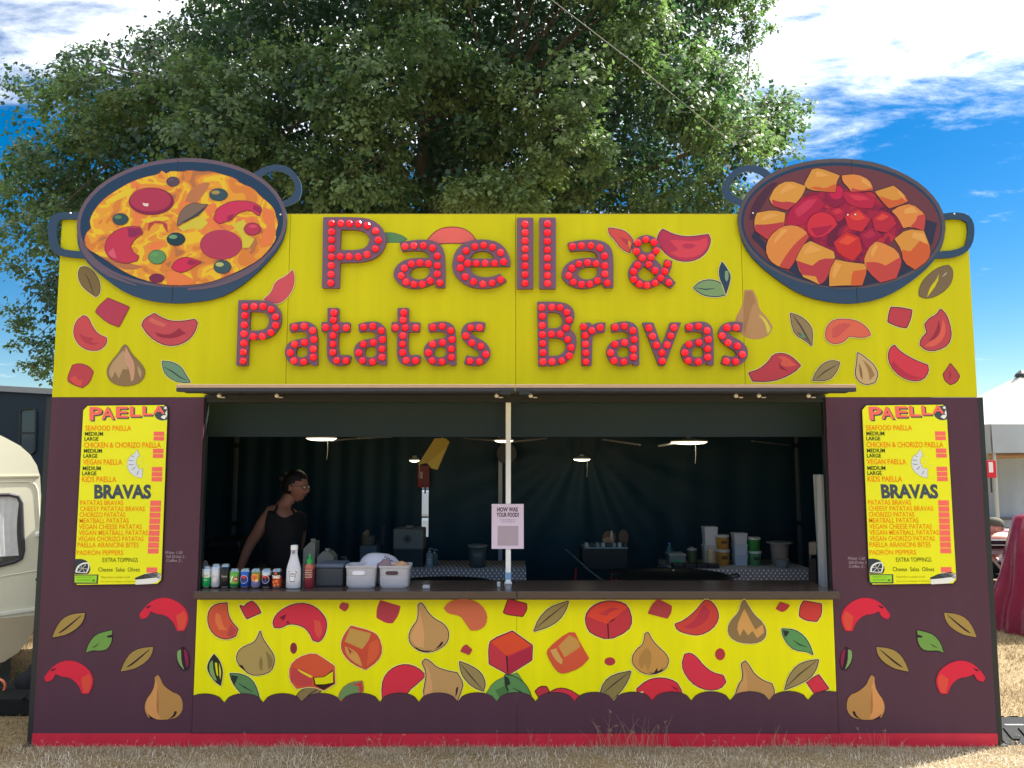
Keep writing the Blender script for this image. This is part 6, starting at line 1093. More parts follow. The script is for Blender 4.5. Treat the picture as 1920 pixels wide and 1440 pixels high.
def person(label, base, nodes, edges, elab, headc, fd, skin, clothes, clamp=None):
    """one continuous body mesh; clothing pieces are children grown from the surface of their limbs"""
    t = thing('person', base, label, 'person')
    v, f = skin_mesh(nodes, edges); hv, hf, at = head_mesh(headc, fd); n = len(v)
    allv = v + hv; allf = f + [[i + n for i in q] for q in hf]
    mesh_obj('body', [tuple(q) for q in allv], allf, skin, t, smooth=True)
    # which bone does each face belong to
    P0 = [nodes[a][0] for a, b in edges]; P1 = [nodes[b][0] for a, b in edges]
    vn = [Vector((0, 0, 0)) for _ in v]; fl = []
    for q in f:
        nn = (v[q[1]] - v[q[0]]).cross(v[q[2]] - v[q[0]]); ce = sum((v[i] for i in q), Vector((0, 0, 0))) / len(q)
        for i in q: vn[i] += nn
        best = None
        for k in range(len(edges)):
            d = P1[k] - P0[k]; tt = max(0, min(1, (ce - P0[k]).dot(d) / max(d.length_squared, 1e-9))); dd = (P0[k] + d * tt - ce).length - (nodes[edges[k][0]][1] if not isinstance(nodes[edges[k][0]][1], tuple) else nodes[edges[k][0]][1][0]) * .8
            if best is None or dd < best[0]: best = (dd, k)
        fl.append((elab[best[1]], ce))
    for nm, labs, cond, off, m in clothes:
        idx = {}; nv = []; nf = []
        for q, (lb, ce) in zip(f, fl):
            if lb in labs and cond(ce):
                for i in q:
                    if i not in idx:
                        w_ = v[i] + vn[i].normalized() * off
                        if clamp and nm in clamp: w_ = clamp[nm](w_)
                        idx[i] = len(nv); nv.append(tuple(w_))
                nf.append([idx[i] for i in q])
        if nf: mesh_obj(nm, nv, nf, m, t, smooth=True)
    return t, at
def fingers(nodes, edges, elab, wrist_i, dirv, side, down, lab):
    """palm plus five separate fingers hanging from the wrist node"""
    w = nodes[wrist_i][0]; d = dirv.normalized(); s = side.normalized(); dn = down.normalized()
    pi = len(nodes); nodes.append((w + d * .05, (.034, .016))); edges.append((wrist_i, pi)); elab.append(lab)
    for k, (o, l) in enumerate(((-.027, .062), (-.009, .074), (.009, .078), (.027, .068))):
        a = w + d * .085 + s * o; i0 = len(nodes)
        nodes += [(a, .009), (a + d * l * .5 + dn * .008, .008), (a + d * l + dn * .03, .006)]; edges += [(pi, i0), (i0, i0 + 1), (i0 + 1, i0 + 2)]; elab += [lab] * 3
    a = w + d * .03 + s * -.036; i0 = len(nodes); nodes += [(a, .010), (a + d * .035 - s * .018 + dn * .01, .008)]; edges += [(pi, i0), (i0, i0 + 1)]; elab += [lab] * 2
m_skin = mat('skin', '#946658', rough=0.55, var=0.08, vscale=12, sss=0.08)
m_blackcloth = mat('black_jersey', '#080b12', rough=0.85, var=0.2, bump=.2, bscale=30)
m_hair = mat('dark_hair', '#171214', rough=0.5, var=.3, vscale=60, bump=.5, bscale=120)
# --- the cook: leaning on one straight arm, head turned along the counter
Yp = 0.92
def pp(u, v, dy=0): return P(u, v, Yp + dy)
pel = pp(536, 1108, .05)
nodes = [(pel, (.15, .115)), (pp(533, 1066), (.125, .10)), (pp(530, 1018, -.02), (.135, .105)), (pp(526, 972, -.02), (.125, .09)), (pp(532, 950, -.01), (.066, .06)), (pp(543, 934, 0), .054), (pp(549, 918, .0), .05),
  (pp(506, 964, -.02), .070), (pp(487, 993, -.04), .050), (pp(468, 1022, -.03), .042), (pp(457, 1048, -.03), .036), (pp(448, 1072, -.03), .027),
  (pp(562, 974, .08), .062), (pp(562, 1015, .24), .046), (pp(545, 1055, .26), .036), (pp(536, 1086, .2), .027)]
edges = [(0, 1), (1, 2), (2, 3), (3, 4), (4, 5), (5, 6), (3, 7), (7, 8), (8, 9), (9, 10), (10, 11), (3, 12), (12, 13), (13, 14), (14, 15)]
elab = ['torso', 'torso', 'torso', 'neck', 'neck', 'neck', 'shoulder', 'arm', 'arm', 'arm', 'arm', 'shoulder2', 'arm2', 'arm2', 'arm2']
for s in (-1, 1):
    i0 = len(nodes); hx = pel.x + s * .085
    nodes += [(Vector((hx, pel.y, pel.z - .1)), .095), (Vector((hx + s * .02, pel.y - .02, .48)), .062), (Vector((hx + s * .03, pel.y + .01, .10)), .045), (Vector((hx + s * .03, pel.y - .03, .05)), .045), (Vector((hx + s * .04, pel.y - .15, .035)), .034)]
    edges += [(0, i0)] + [(i0 + k, i0 + k + 1) for k in range(4)]; elab += ['leg'] * 3 + ['foot'] * 2
fingers(nodes, edges, elab, 11, Vector((-.25, -.1, -1)), Vector((.3, 1, 0)), Vector((.6, 0, -.3)), 'arm')
fingers(nodes, edges, elab, 15, Vector((-.6, -.2, -.8)), Vector((.3, 1, 0)), Vector((.3, 0, -.6)), 'arm2')
hc = pp(555, 912); nl = pp(540, 963).z; xa = pp(503, 970).x; xn = pp(540, 963).x
cook, at = person('person in black sleeveless top and glasses leaning on one arm inside the hatch', (pel.x, pel.y, 0), nodes, edges, elab, hc, Vector((1, -.28, -.10)), m_skin,
  [('tank_top', ('torso', 'shoulder', 'shoulder2', 'neck'), lambda c: c.z < nl + .03 and c.x > xa - .012, .006, m_blackcloth), ('trousers', ('leg',), lambda c: True, .006, m_blackcloth), ('shoe', ('foot',), lambda c: True, .008, m_blackcloth)],
  {'tank_top': lambda q: Vector((max(q.x, xa + .14 * max(0, q.z - pp(507, 995).z)), q.y, min(q.z, nl - .022 + min(.05, 9.0 * (q.x - xn) ** 2))))})
for ua, ub in ((514, 519), (553, 548)):
    MB().tube([pp(ua, 963, -.115), pp(ub - 1, 954, -.085), pp(ub + 2, 947, -.04), pp(ub + 3, 946, .01)], [.010, .009, .008, .008], 6).build('strap', m_blackcloth, cook)
hb = bmesh.new(); bmesh.ops.create_uvsphere(hb, u_segments=26, v_segments=18, radius=1); hv = []; hf = []; keep = {}
for f in hb.faces:
    c_ = f.calc_center_median()
    if c_.y < 0.16 + 1.5 * max(0, c_.z - .12) and (c_.z > -.55): 
        q = []
        for vv in f.verts:
            if vv.index not in keep: keep[vv.index] = len(hv); hv.append(tuple(at(vv.co.x * .082, vv.co.y * .106 - .004, vv.co.z * .121 + .006)))
            q.append(keep[vv.index])
        hf.append(q)
hb.free(); hair = mesh_obj('hair', hv, hf, m_hair, cook, smooth=True)
bc = at(0, -.115, .045); bb = blob('hair_bun', bc, .045, .045, .045, m_hair, cook, 3, amp=.08)
for s in (-1, 1):
    e0 = at(s * .031, .086, .004); MB().lathe([(.0001, -.010), (.007, -.007), (.010, 0), (.007, .007), (.0001, .010)], e0, 10).build('eye', mat('eye_dark', '#d8d0c8', rough=.2), cook, smooth=True)
    rim = [at(s * .034 + .023 * math.cos(a), .102 - abs(.012 * math.cos(a)), .004 + .017 * math.sin(a)) for a in [2 * math.pi * i / 14 for i in range(15)]]
    MB().tube(rim, .0022, 5).tube([at(s * .057, .092, .010), at(s * .072, .03, .010), at(s * .075, -.01, .004)], .0022, 5).build('glasses', mat('glasses_frame', '#3c1418', rough=.3), cook)
    ear = at(s * .075, -.004, -.008); blob('ear', ear, .012, .016, .026, m_skin, cook, 4, amp=.05)
mth = [at(x, .090 - abs(x) * .25, -.057) for x in (-.022, -.011, 0, .011, .022)]; MB().tube(mth, [.002, .004, .0045, .004, .002], 6).build('mouth', mat('lips', '#8c4a48', rough=.4), cook)
wr = nodes[11][0]; wd = (nodes[11][0] - nodes[10][0]).normalized(); MB().tube([wr - wd * .015, wr + wd * .012], .035, 14, cap=False).build('wristband', mat('pink_band', '#d0246c', rough=.4), cook)

# ================================================================= RIGHT-HAND SIDE: MARQUEE, TABLE, SEATED MAN
m_canvas = mat('white_canvas', '#b0aba4', rough=0.7, var=.06, bump=.2, bscale=5)
m_canvas2 = mat('grey_white_canvas', '#a4abb0', rough=0.7, var=.08, bump=.25, bscale=5)
Ym = 8.0; MS = 3.4
mq = thing('marquee', (P(1915, 700, Ym + MS / 2).x, Ym + MS / 2, 0), 'white pitched marquee with hanging valance beyond the plum panel', 'marquee')
ez = P(1880, 795, Ym).z; vb = P(1880, 849, Ym).z; mx0 = P(1915, 700, Ym + MS / 2).x - MS / 2; mx1 = mx0 + MS; pkz = P(1915, 702, Ym + MS / 2).z
cx_, cy_ = (mx0 + mx1) / 2, Ym + MS / 2
n = 12; vs = []; fs = []
for (ax, ay, bx, by) in ((mx0, Ym, mx1, Ym), (mx1, Ym, mx1, Ym + MS), (mx1, Ym + MS, mx0, Ym + MS), (mx0, Ym + MS, mx0, Ym)):
    b0 = len(vs)
    for j in range(9):
        t_ = j / 8; sag = -.10 * math.sin(math.pi * t_) * (1 - t_ * .3)
        for i in range(n + 1):
            s = i / n; x = ax + (bx - ax) * s; y = ay + (by - ay) * s; vs.append((x + (cx_ - x) * t_, y + (cy_ - y) * t_, ez + (pkz - ez) * t_ + sag))
    for j in range(8):
        for i in range(n): fs.append((b0 + j * (n + 1) + i, b0 + j * (n + 1) + i + 1, b0 + (j + 1) * (n + 1) + i + 1, b0 + (j + 1) * (n + 1) + i))
mesh_obj('roof', vs, fs, m_canvas, mq, smooth=True)
MB().lathe([(.12, 0), (.10, .05), (.02, .12)], (cx_, cy_, pkz - .04), 12).build('finial', m_blk, mq)
for (ax, ay, bx, by, sd_) in ((mx0, Ym - .01, mx1, Ym - .01, 1), (mx0 - .01, Ym, mx0 - .01, Ym + MS, 2), (mx1 + .01, Ym, mx1 + .01, Ym + MS, 3)): drape('valance', ax, bx, ay, by, vb, ez - .002, m_canvas2, mq, .02, 4, 60, 6, 20 + sd_)
for x in (mx0 + .06, mx1 - .06):
    for y in (Ym + .06, Ym + MS - .1): MB().tube([(x, y, 0), (x, y, ez)], .03, 8).build('leg', mat('marquee_pole', '#b8b8b4', rough=.4, metal=.4), mq)
MB().tube([(mx0, Ym + .1, vb - .06), (mx1, Ym + .1, vb + .05)], .045, 8).build('eave_beam', mat('tan_timber', '#a8825c', rough=.7), mq)
drape('back_wall', mx0, mx1, Ym + MS - .1, Ym + MS - .1, .35, ez, mat('pale_blue_canvas', '#b4c2d6', rough=.7, bump=.2, bscale=4), mq, .02, 4, 50, 8, 31)
drape('back_wall_lower', mx0, mx1, Ym + MS - .12, Ym + MS - .12, 0, P(1880, 975, Ym + MS - .12).z, mat('pale_grey_canvas', '#c6cdd6', rough=.7), mq, .02, 5, 50, 6, 32)
zr = P(1880, 973, Ym + MS - .2).z; MB().box((mx0, Ym + MS - .2, zr - .02), (mx1, Ym + MS - .15, zr + .03)).build('wall_rail', mat('rail_brown', '#75706f', rough=.5), mq)
# fire blanket box hanging from the eave
a_, b_ = P(1846, 863, 7.85), P(1868, 896, 7.85); t = thing('fire_blanket_box', ((a_.x + b_.x) / 2, 7.87, b_.z), 'bright red fire blanket box with black tapes hanging below the marquee eave', 'fire blanket')
MB().box((a_.x, 7.83, b_.z), (b_.x, 7.9, a_.z), bev=.012).build('case', mat('fire_red', '#d0142c', rough=.35), t); MB().box((a_.x + .05, 7.8265, b_.z + .09), (a_.x + .12, 7.8295, a_.z - .03)).build('label', ik('#e4dfe2'), t)
for u in (1849, 1858.5): q = P(u, 896, 7.85); MB().box((q.x - .012, 7.855, q.z - .24), (q.x + .012, 7.865, q.z + .01)).build('pull_tape', m_blk, t)
MB().tube([((a_.x + b_.x) / 2, 7.9, a_.z - .01), ((a_.x + b_.x) / 2, 8.05, vb + .02)], .006, 5).build('hook', m_steel, t)
# black table with things under it
Yt2 = 3.6; zt = P(1875, 1022, Yt2).z; tx0, tx1 = P(1835, 1022, Yt2).x, P(1835, 1022, Yt2).x + 1.5
t = thing('folding_table', ((tx0 + tx1) / 2, Yt2 + .3, 0), 'black topped folding table under the marquee', 'table')
MB().box((tx0, Yt2, zt - .04), (tx1, Yt2 + .65, zt), bev=.005).build('tabletop', mat('black_top', '#141518', rough=.3), t)
MB().box((tx0 + .02, Yt2 + .02, zt - .10), (tx1 - .02, Yt2 + .05, zt - .0405)).build('apron', mat('grey_apron', '#8a9298', rough=.4), t)
for s0, s1 in ((tx0 + .1, tx0 + .75), (tx0 + .75, tx0 + .1)): MB().tube([(s0, Yt2 + .1, zt - .04), (s1, Yt2 + .1, 0)], .014, 8).build('leg', mat('pale_tube', '#b8b8b0', rough=.4, metal=.3), t)
for s0, s1 in ((tx1 - .1, tx1 - .7), (tx1 - .7, tx1 - .1)): MB().tube([(s0, Yt2 + .5, zt - .04), (s1, Yt2 + .5, 0)], .014, 8).build('leg', mat('pale_tube', '#b8b8b0'), t)
for k, (u, w_, h_, col, lab) in enumerate(((1872, .16, .045, '#22252a', 'low black device on the folding table'), (1890, .10, .03, '#2c2f34', 'smaller black device on the folding table'))):
    x = P(u, 1015, Yt2 + .15).x; o = MB().box((x - w_, Yt2 + .08, zt), (x + w_, Yt2 + .3, zt + h_), bev=.006).build('equipment_case', mat('case_%d' % k, col, rough=.35), None); tag(o, lab, 'case')
o = MB().tube([Vector((tx0 + .75 + .22 * math.cos(a), Yt2 - .1, .42 + .30 * math.sin(a))) for a in [2 * math.pi * i / 24 for i in range(25)]], .012, 6).build('cable_coil', mat('pale_hose', '#9fb0b4', rough=.4), None); o.location.z = .012; tag(o, 'pale coiled hose standing against the folding table', 'hose')
o = blob('kit_bag', (tx0 + .35, Yt2 + .35, .16), .22, .2, .2, mat('brown_canvas_bag', '#5c3c34', rough=.8), None, 41, amp=.12, flatb=-.8); tag(o, 'slumped brown bag under the folding table', 'bag')
# seated man in cap: head and shoulders above the table
Ys = 4.35
def mp_(u, v, dy=0): return P(u, v, Ys + dy)
hc = mp_(1864, 991); bx = hc.x - .06
nodes = [(Vector((bx - .05, Ys + .02, .52)), (.16, .13)), (Vector((bx - .05, Ys, .72)), (.15, .12)), (Vector((bx - .03, Ys, hc.z - .32)), (.16, .12)), (Vector((bx, Ys, hc.z - .19)), (.07, .065)), (hc + Vector((-.02, 0, -.06)), .055)]
edges = [(0, 1), (1, 2), (2, 3), (3, 4)]; elab = ['torso', 'torso', 'torso', 'neck']
ws = []
for s in (-1, 1):
    i0 = len(nodes); sh = Vector((bx - .03, Ys + s * .17, hc.z - .25)); el = Vector((bx + .06, Ys + s * .24, zt + .09)); wr_ = Vector((bx + .30, Ys + s * .10 - .1, zt + .06))
    nodes += [(sh, .06), (el, .045), (wr_, .030)]; edges += [(2, i0), (i0, i0 + 1), (i0 + 1, i0 + 2)]; elab += ['sleeve', 'sleeve', 'arm']; ws.append(i0 + 2)
    j0 = len(nodes); nodes += [(Vector((bx, Ys + s * .10, .50)), .09), (Vector((bx + .42, Ys + s * .12, .48)), .065), (Vector((bx + .44, Ys + s * .12, .09)), .045), (Vector((bx + .58, Ys + s * .12, .05)), .035)]; edges += [(0, j0), (j0, j0 + 1), (j0 + 1, j0 + 2), (j0 + 2, j0 + 3)]; elab += ['leg', 'leg', 'leg', 'foot']
for wi in ws: fingers(nodes, edges, elab, wi, Vector((1, -.2, -.1)), Vector((.2, 1, 0)), Vector((0, 0, -1)), 'arm')
m_shirt = mat('pink_shirt', '#c08a90', rough=.8)
man, at2 = person('person in dark cap and glasses sitting at the black table under the marquee', (bx, Ys, 0), nodes, edges, elab, hc, Vector((1, -.25, -.12)), mat('skin_ruddy', '#b98272', rough=.55), [('shirt', ('torso', 'sleeve'), lambda c: True, .007, m_shirt), ('trousers', ('leg',), lambda c: True, .007, mat('dark_denim', '#20283a', rough=.9)), ('shoe', ('foot',), lambda c: True, .008, m_blk)])
cp = MB(); rows = []
for (r_, z_) in ((1.0, .035), (1.02, .06), (.92, .095), (.66, .122), (.05, .134)): rows.append([at2(.082 * r_ * math.cos(a), .104 * r_ * math.sin(a) - .004, z_) for a in [2 * math.pi * i / 20 for i in range(20)]])
cp.add([q for rg in rows for q in rg], [(j * 20 + i, j * 20 + (i + 1) % 20, (j + 1) * 20 + (i + 1) % 20, (j + 1) * 20 + i) for j in range(4) for i in range(20)])
cap_ = cp.build('cap', mat('cap_cloth', '#4a473c', rough=.85), man, smooth=True)
br = [at2(x, y, z) for x, y, z in ((-.07, .07, .045), (-.055, .14, .035), (0, .175, .03), (.055, .14, .035), (.07, .07, .045))]; brb = [q - Vector((0, 0, .006)) for q in br]; MB().add(br + brb, [(0, 1, 2, 3, 4), (9, 8, 7, 6, 5)] + [(i, 5 + i, 6 + i, i + 1) for i in range(4)]).build('peak', mat('cap_peak', '#1a1a1e', rough=.7), cap_)
for s in (-1, 1):
    MB().tube([at2(s * .034 + .022 * math.cos(a), .102 - abs(.012 * math.cos(a)), .004 + .016 * math.sin(a)) for a in [2 * math.pi * i / 12 for i in range(13)]], .002, 5).tube([at2(s * .056, .092, .008), at2(s * .074, .0, .006)], .002, 5).build('glasses', m_blk, man); blob('ear', at2(s * .075, -.004, -.008), .012, .016, .026, mat('skin_ruddy', '#b98272'), man, 4, amp=.05)
st_ = thing('camp_stool', (bx - .05, Ys + .02, 0), 'dark camp stool under the seated person in the cap', 'stool')
MB().box((bx - .25, Ys - .18, .36), (bx + .15, Ys + .22, .395), bev=.006).build('seat', m_blackcloth, st_)
for x in (bx - .22, bx + .12):
    for y in (Ys - .15, Ys + .19): MB().tube([(x, y, 0), (x, y, .36)], .012, 6).build('leg', m_steel, st_)
c = Vector((P(1880, 1018, 3.85).x, 3.85, zt)); o = blob('bread_loaf', (c.x, c.y, c.z + .05), .13, .07, .06, mat('pinkish_wrap', '#d89888', rough=.6), None, 12, amp=.1, flatb=-.8); tag(o, 'pink wrapped bundle lying on the black table', 'bundle')
# red shiny tarpaulin draped over a stack
t = thing('covered_stack', (P(1925, 1180, 2.75).x + .2, 2.95, 0), 'shiny dark red tarpaulin draped over a tall stack by the marquee', 'tarpaulin')
rowsp = [(1180, 1868), (1150, 1876), (1120, 1888), (1090, 1895), (1060, 1900), (1030, 1905), (1000, 1911), (975, 1917)]
vs = []; nk = 44; cx_ = P(1925, 1100, 3.0).x + .35; cy_ = 3.15
zmax = P(1917, 975, 2.8).z
for j, (v, u) in enumerate(rowsp):
    z = 0.0 if j == 0 else P(u, v, 2.8).z; rr = (cx_ - P(u, v, 3.0).x) * .93
    for i in range(nk):
        a = 2 * math.pi * i / nk; f_ = 1 + (.12 * math.sin(a * 5 + j * .35) + .08 * math.sin(a * 11 + 1 - j * .2)) * (1 - j / 8.5)
        vs.append((cx_ + rr * f_ * math.cos(a), cy_ + rr * .62 * f_ * math.sin(a), z))
vs.append((cx_, cy_, zmax + .1))
fs = [(j * nk + i, j * nk + (i + 1) % nk, (j + 1) * nk + (i + 1) % nk, (j + 1) * nk + i) for j in range(7) for i in range(nk)] + [(7 * nk + i, 7 * nk + (i + 1) % nk, 8 * nk) for i in range(nk)]
mesh_obj('cover', vs, fs, mat('red_pvc', '#7a1430', rough=.28, var=.2, bump=.3, bscale=8), t, smooth=True)
# black cable ramp on the grass at the right end
a_ = G(1878, 1385); t = thing('cable_ramp', (a_.x + .35, a_.y + .55, 0), 'black ribbed cable ramp lying on the grass beside the stall edge', 'cable ramp')
rx0 = XR + .07; ry0 = .02; L_ = .9; W_ = .46
prof = [(0, 0), (.02, .012), (.14, .065), (.32, .065), (.44, .012), (.46, 0)]
vs = [(rx0, ry0 + a, b) for a, b in prof] + [(rx0 + L_, ry0 + a, b) for a, b in prof]; k = len(prof)
m_rub = mat('black_rubber', '#17191b', rough=.75, var=.15, bump=.2, bscale=60, spec=.2)
mesh_obj('ramp', vs, [tuple(range(k)), tuple(range(k, 2 * k))[::-1]] + [(i, k + i, k + i + 1, i + 1) for i in range(k - 1)], m_rub, t)
for i in range(9):
    x = rx0 + .06 + i * .095
    for y0, y1, z0, z1 in ((.035, .125, .0200, .0590), (.335, .425, .0590, .0200)): MB().add([(x, ry0 + y0, z0), (x + .045, ry0 + y0, z0), (x + .045, ry0 + y1, z1), (x, ry0 + y1, z1)] + [(x, ry0 + y0, z0 + .008), (x + .045, ry0 + y0, z0 + .008), (x + .045, ry0 + y1, z1 + .008), (x, ry0 + y1, z1 + .008)], [(4, 5, 6, 7), (0, 1, 5, 4), (1, 2, 6, 5), (2, 3, 7, 6), (3, 0, 4, 7)]).build('tread', m_rub, t)
for i in range(4): x = rx0 + .1 + i * .22; MB().box((x, ry0 + .16, .0652), (x + .12, ry0 + .18, .0672)).build('stripe', mat('ramp_white', '#8a8a86', rough=.6), t)

# ================================================================= LEFT-HAND SIDE: CARAVAN, DARK TRUCK
m_cream = mat('caravan_cream', '#dcd9c4', rough=0.35, var=.05, vscale=2, coat=.2)
m_mudc = mat('caravan_dirty_cream', '#b9a98c', rough=.5, var=.2, vscale=5)
Yc = 1.15
van = thing('caravan', (P(72, 1070, Yc).x, Yc, 0), 'old cream caravan with curtained window beside the stall', 'caravan')
prof = [(72, 1070), (74.5, 1030), (71.5, 985), (70, 950), (68, 925), (67, 893), (62, 872), (52, 853), (36, 836), (14, 822), (0, 814), (-60, 795), (-200, 780)]
pv = [P(u, v, Yc) for u, v in prof]; low = [P(u, v, Yc) for u, v in ((66, 1152), (60, 1168), (46, 1196), (30, 1218), (8, 1232), (-10, 1236))]
xm = pv[-1].x; zbm = low[-1].z
half = [(q.x, q.z) for q in pv] ; lowh = [(q.x, q.z) for q in low]
lx = xm - .9
def refl(p): return (2 * lx - p[0], p[1])
loop = lowh[::-1] + half + [refl(p) for p in half[::-1]] + [refl(p) for p in lowh]
k = len(loop); Wc = 2.0
belt = P(66, 1152, Yc).z
vs = [(x, Yc, z) for x, z in loop] + [(x, Yc + Wc, z) for x, z in loop]
ov, of = [], []
mesh_obj('shell', vs, [list(range(k)), list(range(k, 2 * k))[::-1]] + [(i, k + i, k + (i + 1) % k, (i + 1) % k) for i in range(k)], m_cream, van)
# lower dirty panel, slightly proud
lv = [(x, z) for x, z in lowh[::-1]] ; lv = [(xm, zbm)] + lv + [(xm, belt)]
MB().add([(x, Yc - .006, z) for x, z in lv] + [(x, Yc - .0003, z) for x, z in lv], [list(range(len(lv))), list(range(len(lv), 2 * len(lv)))[::-1]] + [(i, len(lv) + i, len(lv) + (i + 1) % len(lv), (i + 1) % len(lv)) for i in range(len(lv))]).build('skirt_panel', m_mudc, van)
zb0 = P(0, 1160, Yc).z; zb1 = P(66, 1143, Yc).z
xe = P(67, 1150, Yc).x
def bar(name, p0, p1, h, d, m): MB().add([(p0[0], Yc - d, p0[1]), (p1[0], Yc - d, p1[1]), (p1[0], Yc - d, p1[1] + h), (p0[0], Yc - d, p0[1] + h), (p0[0], Yc - .0004, p0[1]), (p1[0], Yc - .0004, p1[1]), (p1[0], Yc - .0004, p1[1] + h), (p0[0], Yc - .0004, p0[1] + h)], [(0, 1, 2, 3), (3, 2, 6, 7), (0, 4, 5, 1), (1, 5, 6, 2), (0, 3, 7, 4)]).build(name, m, van)
bar('belt_trim', (xm, zb0), (xe, zb1), .022, .012, mat('trim_white', '#e4e2d6', rough=.35)); bar('gutter_trim', (xm, P(66, 897, Yc).z), (P(66, 893, Yc).x, P(66, 894, Yc).z), .012, .01, mat('trim_grey', '#b0ab96', rough=.4))
# door-panel moulding
def outline_tube(name, pts, r, m, parent, Y): MB().tube([P(u, v, Y) for u, v in pts], r, 6).build(name, m, parent)
outline_tube('panel_moulding', [(-60, 903), (50, 903), (59, 908), (63, 920), (67, 1000), (67.5, 1060), (60, 1069), (-60, 1083)], .004, m_cream, van, Yc - .001)
# window: black rubber seal, pane, curtains
wpts = [(-130, 926), (18, 926), (31, 930), (36, 942), (38, 1030), (35, 1044), (25, 1050), (0, 1056), (-130, 1060)]
win = thing('w', (0, 0, 0), 'x', 'x'); bpy.data.objects.remove(win)
wi = MB(); ip = [P(u, v, Yc) for u, v in wpts]; 
MB().add([(q.x, Yc - .004, q.z) for q in ip], [list(range(len(ip)))]).build('window', mat('caravan_glass', '#40484a', rough=.06, var=.02, alpha=.16), van)
seal = [(u, v) for u, v in wpts]
wn = [o for o in van.children if o.name.startswith('window')][0]
MB().tube([P(u, v, Yc - .006) for u, v in wpts + wpts[:1]], .014, 6).build('seal', mat('seal_rubber', '#33323a', rough=.5), wn)
ip2 = [(q.x, q.z) for q in ip]
MB().add([(x, Yc - .0012, z) for x, z in ip2], [list(range(len(ip2)))]).build('interior_shade', mat('caravan_inside_shade', '#4c4a48', rough=.9), wn)  # flat sheet painted dark in place of the shaded caravan inside
cw = P(35, 990, Yc).x
vs = []; nn = 60; z0, z1 = P(0, 1046, Yc).z, P(0, 929, Yc).z; x0 = P(-128, 990, Yc).x
for j in range(9):
    for i in range(nn + 1):
        s = i / nn; xr = cw - .02 * math.sin(j / 8 * math.pi) - (.015 * (j / 8) ** 2); vs.append((x0 + (xr - x0) * s, Yc - .0022 - .0008 * math.sin(s * 110 + math.sin(s * 17)), z0 + .03 + (z1 - z0 - .03) * j / 8))
mesh_obj('curtain', vs, [(j * (nn + 1) + i, j * (nn + 1) + i + 1, (j + 1) * (nn + 1) + i + 1, (j + 1) * (nn + 1) + i) for j in range(8) for i in range(nn)], mat('net_curtain', '#ececf0', rough=.8, var=.15, vscale=25), wn)
q = P(63, 1001, Yc); MB().lathe([(.022, 0), (.022, .012), (.012, .02)], (q.x, Yc - .001, q.z), 14, axis='y').build('side_lamp', mat('lamp_white', '#e6e6e2', rough=.3), van)
q = P(63, 1086, Yc - .03); MB().tube([(q.x - .04, Yc - .035, q.z), (q.x + .035, Yc - .035, q.z + .012)], .011, 8).tube([(q.x + .03, Yc - .035, q.z + .012), (q.x + .03, Yc, q.z + .012)], .014, 8).build('door_handle', m_blk, van)
tyre_c = (P(-30, 1200, Yc).x - .35, .31)
for yy in (Yc + .06, Yc + Wc - .25):
    whl = MB().lathe([(.17, 0), (.29, .0), (.31, .04), (.31, .15), (.29, .19), (.17, .19)], (tyre_c[0], yy + .19, tyre_c[1]), 26, axis='y').build('tyre', m_rub, van); MB().lathe([(.001, .02), (.16, .0), (.17, .03), (.17, .16)], (tyre_c[0], yy + .185, tyre_c[1]), 22, axis='y').build('rim', mat('steel_rim', '#8a8a86', rough=.4, metal=.5), whl)
for x in (P(40, 1230, Yc + .3).x, P(58, 1200, Yc + .3).x): MB().box((x - .03, Yc + .3, 0), (x + .03, Yc + .36, .55)).build('corner_steady', mat('weathered_grey', '#75726e', rough=.8), van)
van.rotation_euler.z = R(33); van.location.x += 0.045
# black drawbar-like ramp, cushion, cables on the ground
Yg = .55
a_, b_ = P(-40, 1313, Yg), P(62, 1336, Yg)
o = MB().box((a_.x, Yg, .0), (b_.x, Yg + .22, P(0, 1309, Yg).z), bev=.012).build('black_trunking', m_rub, None); tag(o, 'long black cable trunk on the grass between caravan and stall', 'cable trunk')
for k, (u, v, rx, rz, lab) in enumerate(((30, 1298, .14, .07, 'slumped black bag lying on the cable trunk'), (50, 1288, .10, .12, 'upright black bag leaning behind the cable trunk'))):
    q = P(u, v, Yg + .3); o = blob('black_bag', (q.x, Yg + .34, max(rz * .8, .06)), rx, .1, rz * 1.3, m_blackcloth, None, 50 + k, amp=.14, flatb=-.75); tag(o, lab, 'bag')
q = P(0, 1286, Yg + .2); o = MB().tube([(q.x + .05 * math.cos(a), Yg + .18, q.z + .05 * math.sin(a)) for a in [2 * math.pi * i / 20 for i in range(21)]], .009, 8).build('orange_ring', mat('orange_plastic', '#e07850', rough=.4), None); tag(o, 'orange hose ring resting on the black cable trunk', 'hose ring')
o = MB().tube([G(-30, 1322) + Vector((0, 0, .01)), G(20, 1322) + Vector((0, 0, .012)), P(45, 1310, Yg - .02), P(60, 1296, Yg + .2)], .008, 6).build('black_cable', m_rub, None); tag(o, 'thin black cable running over the grass to the stall edge', 'cable')
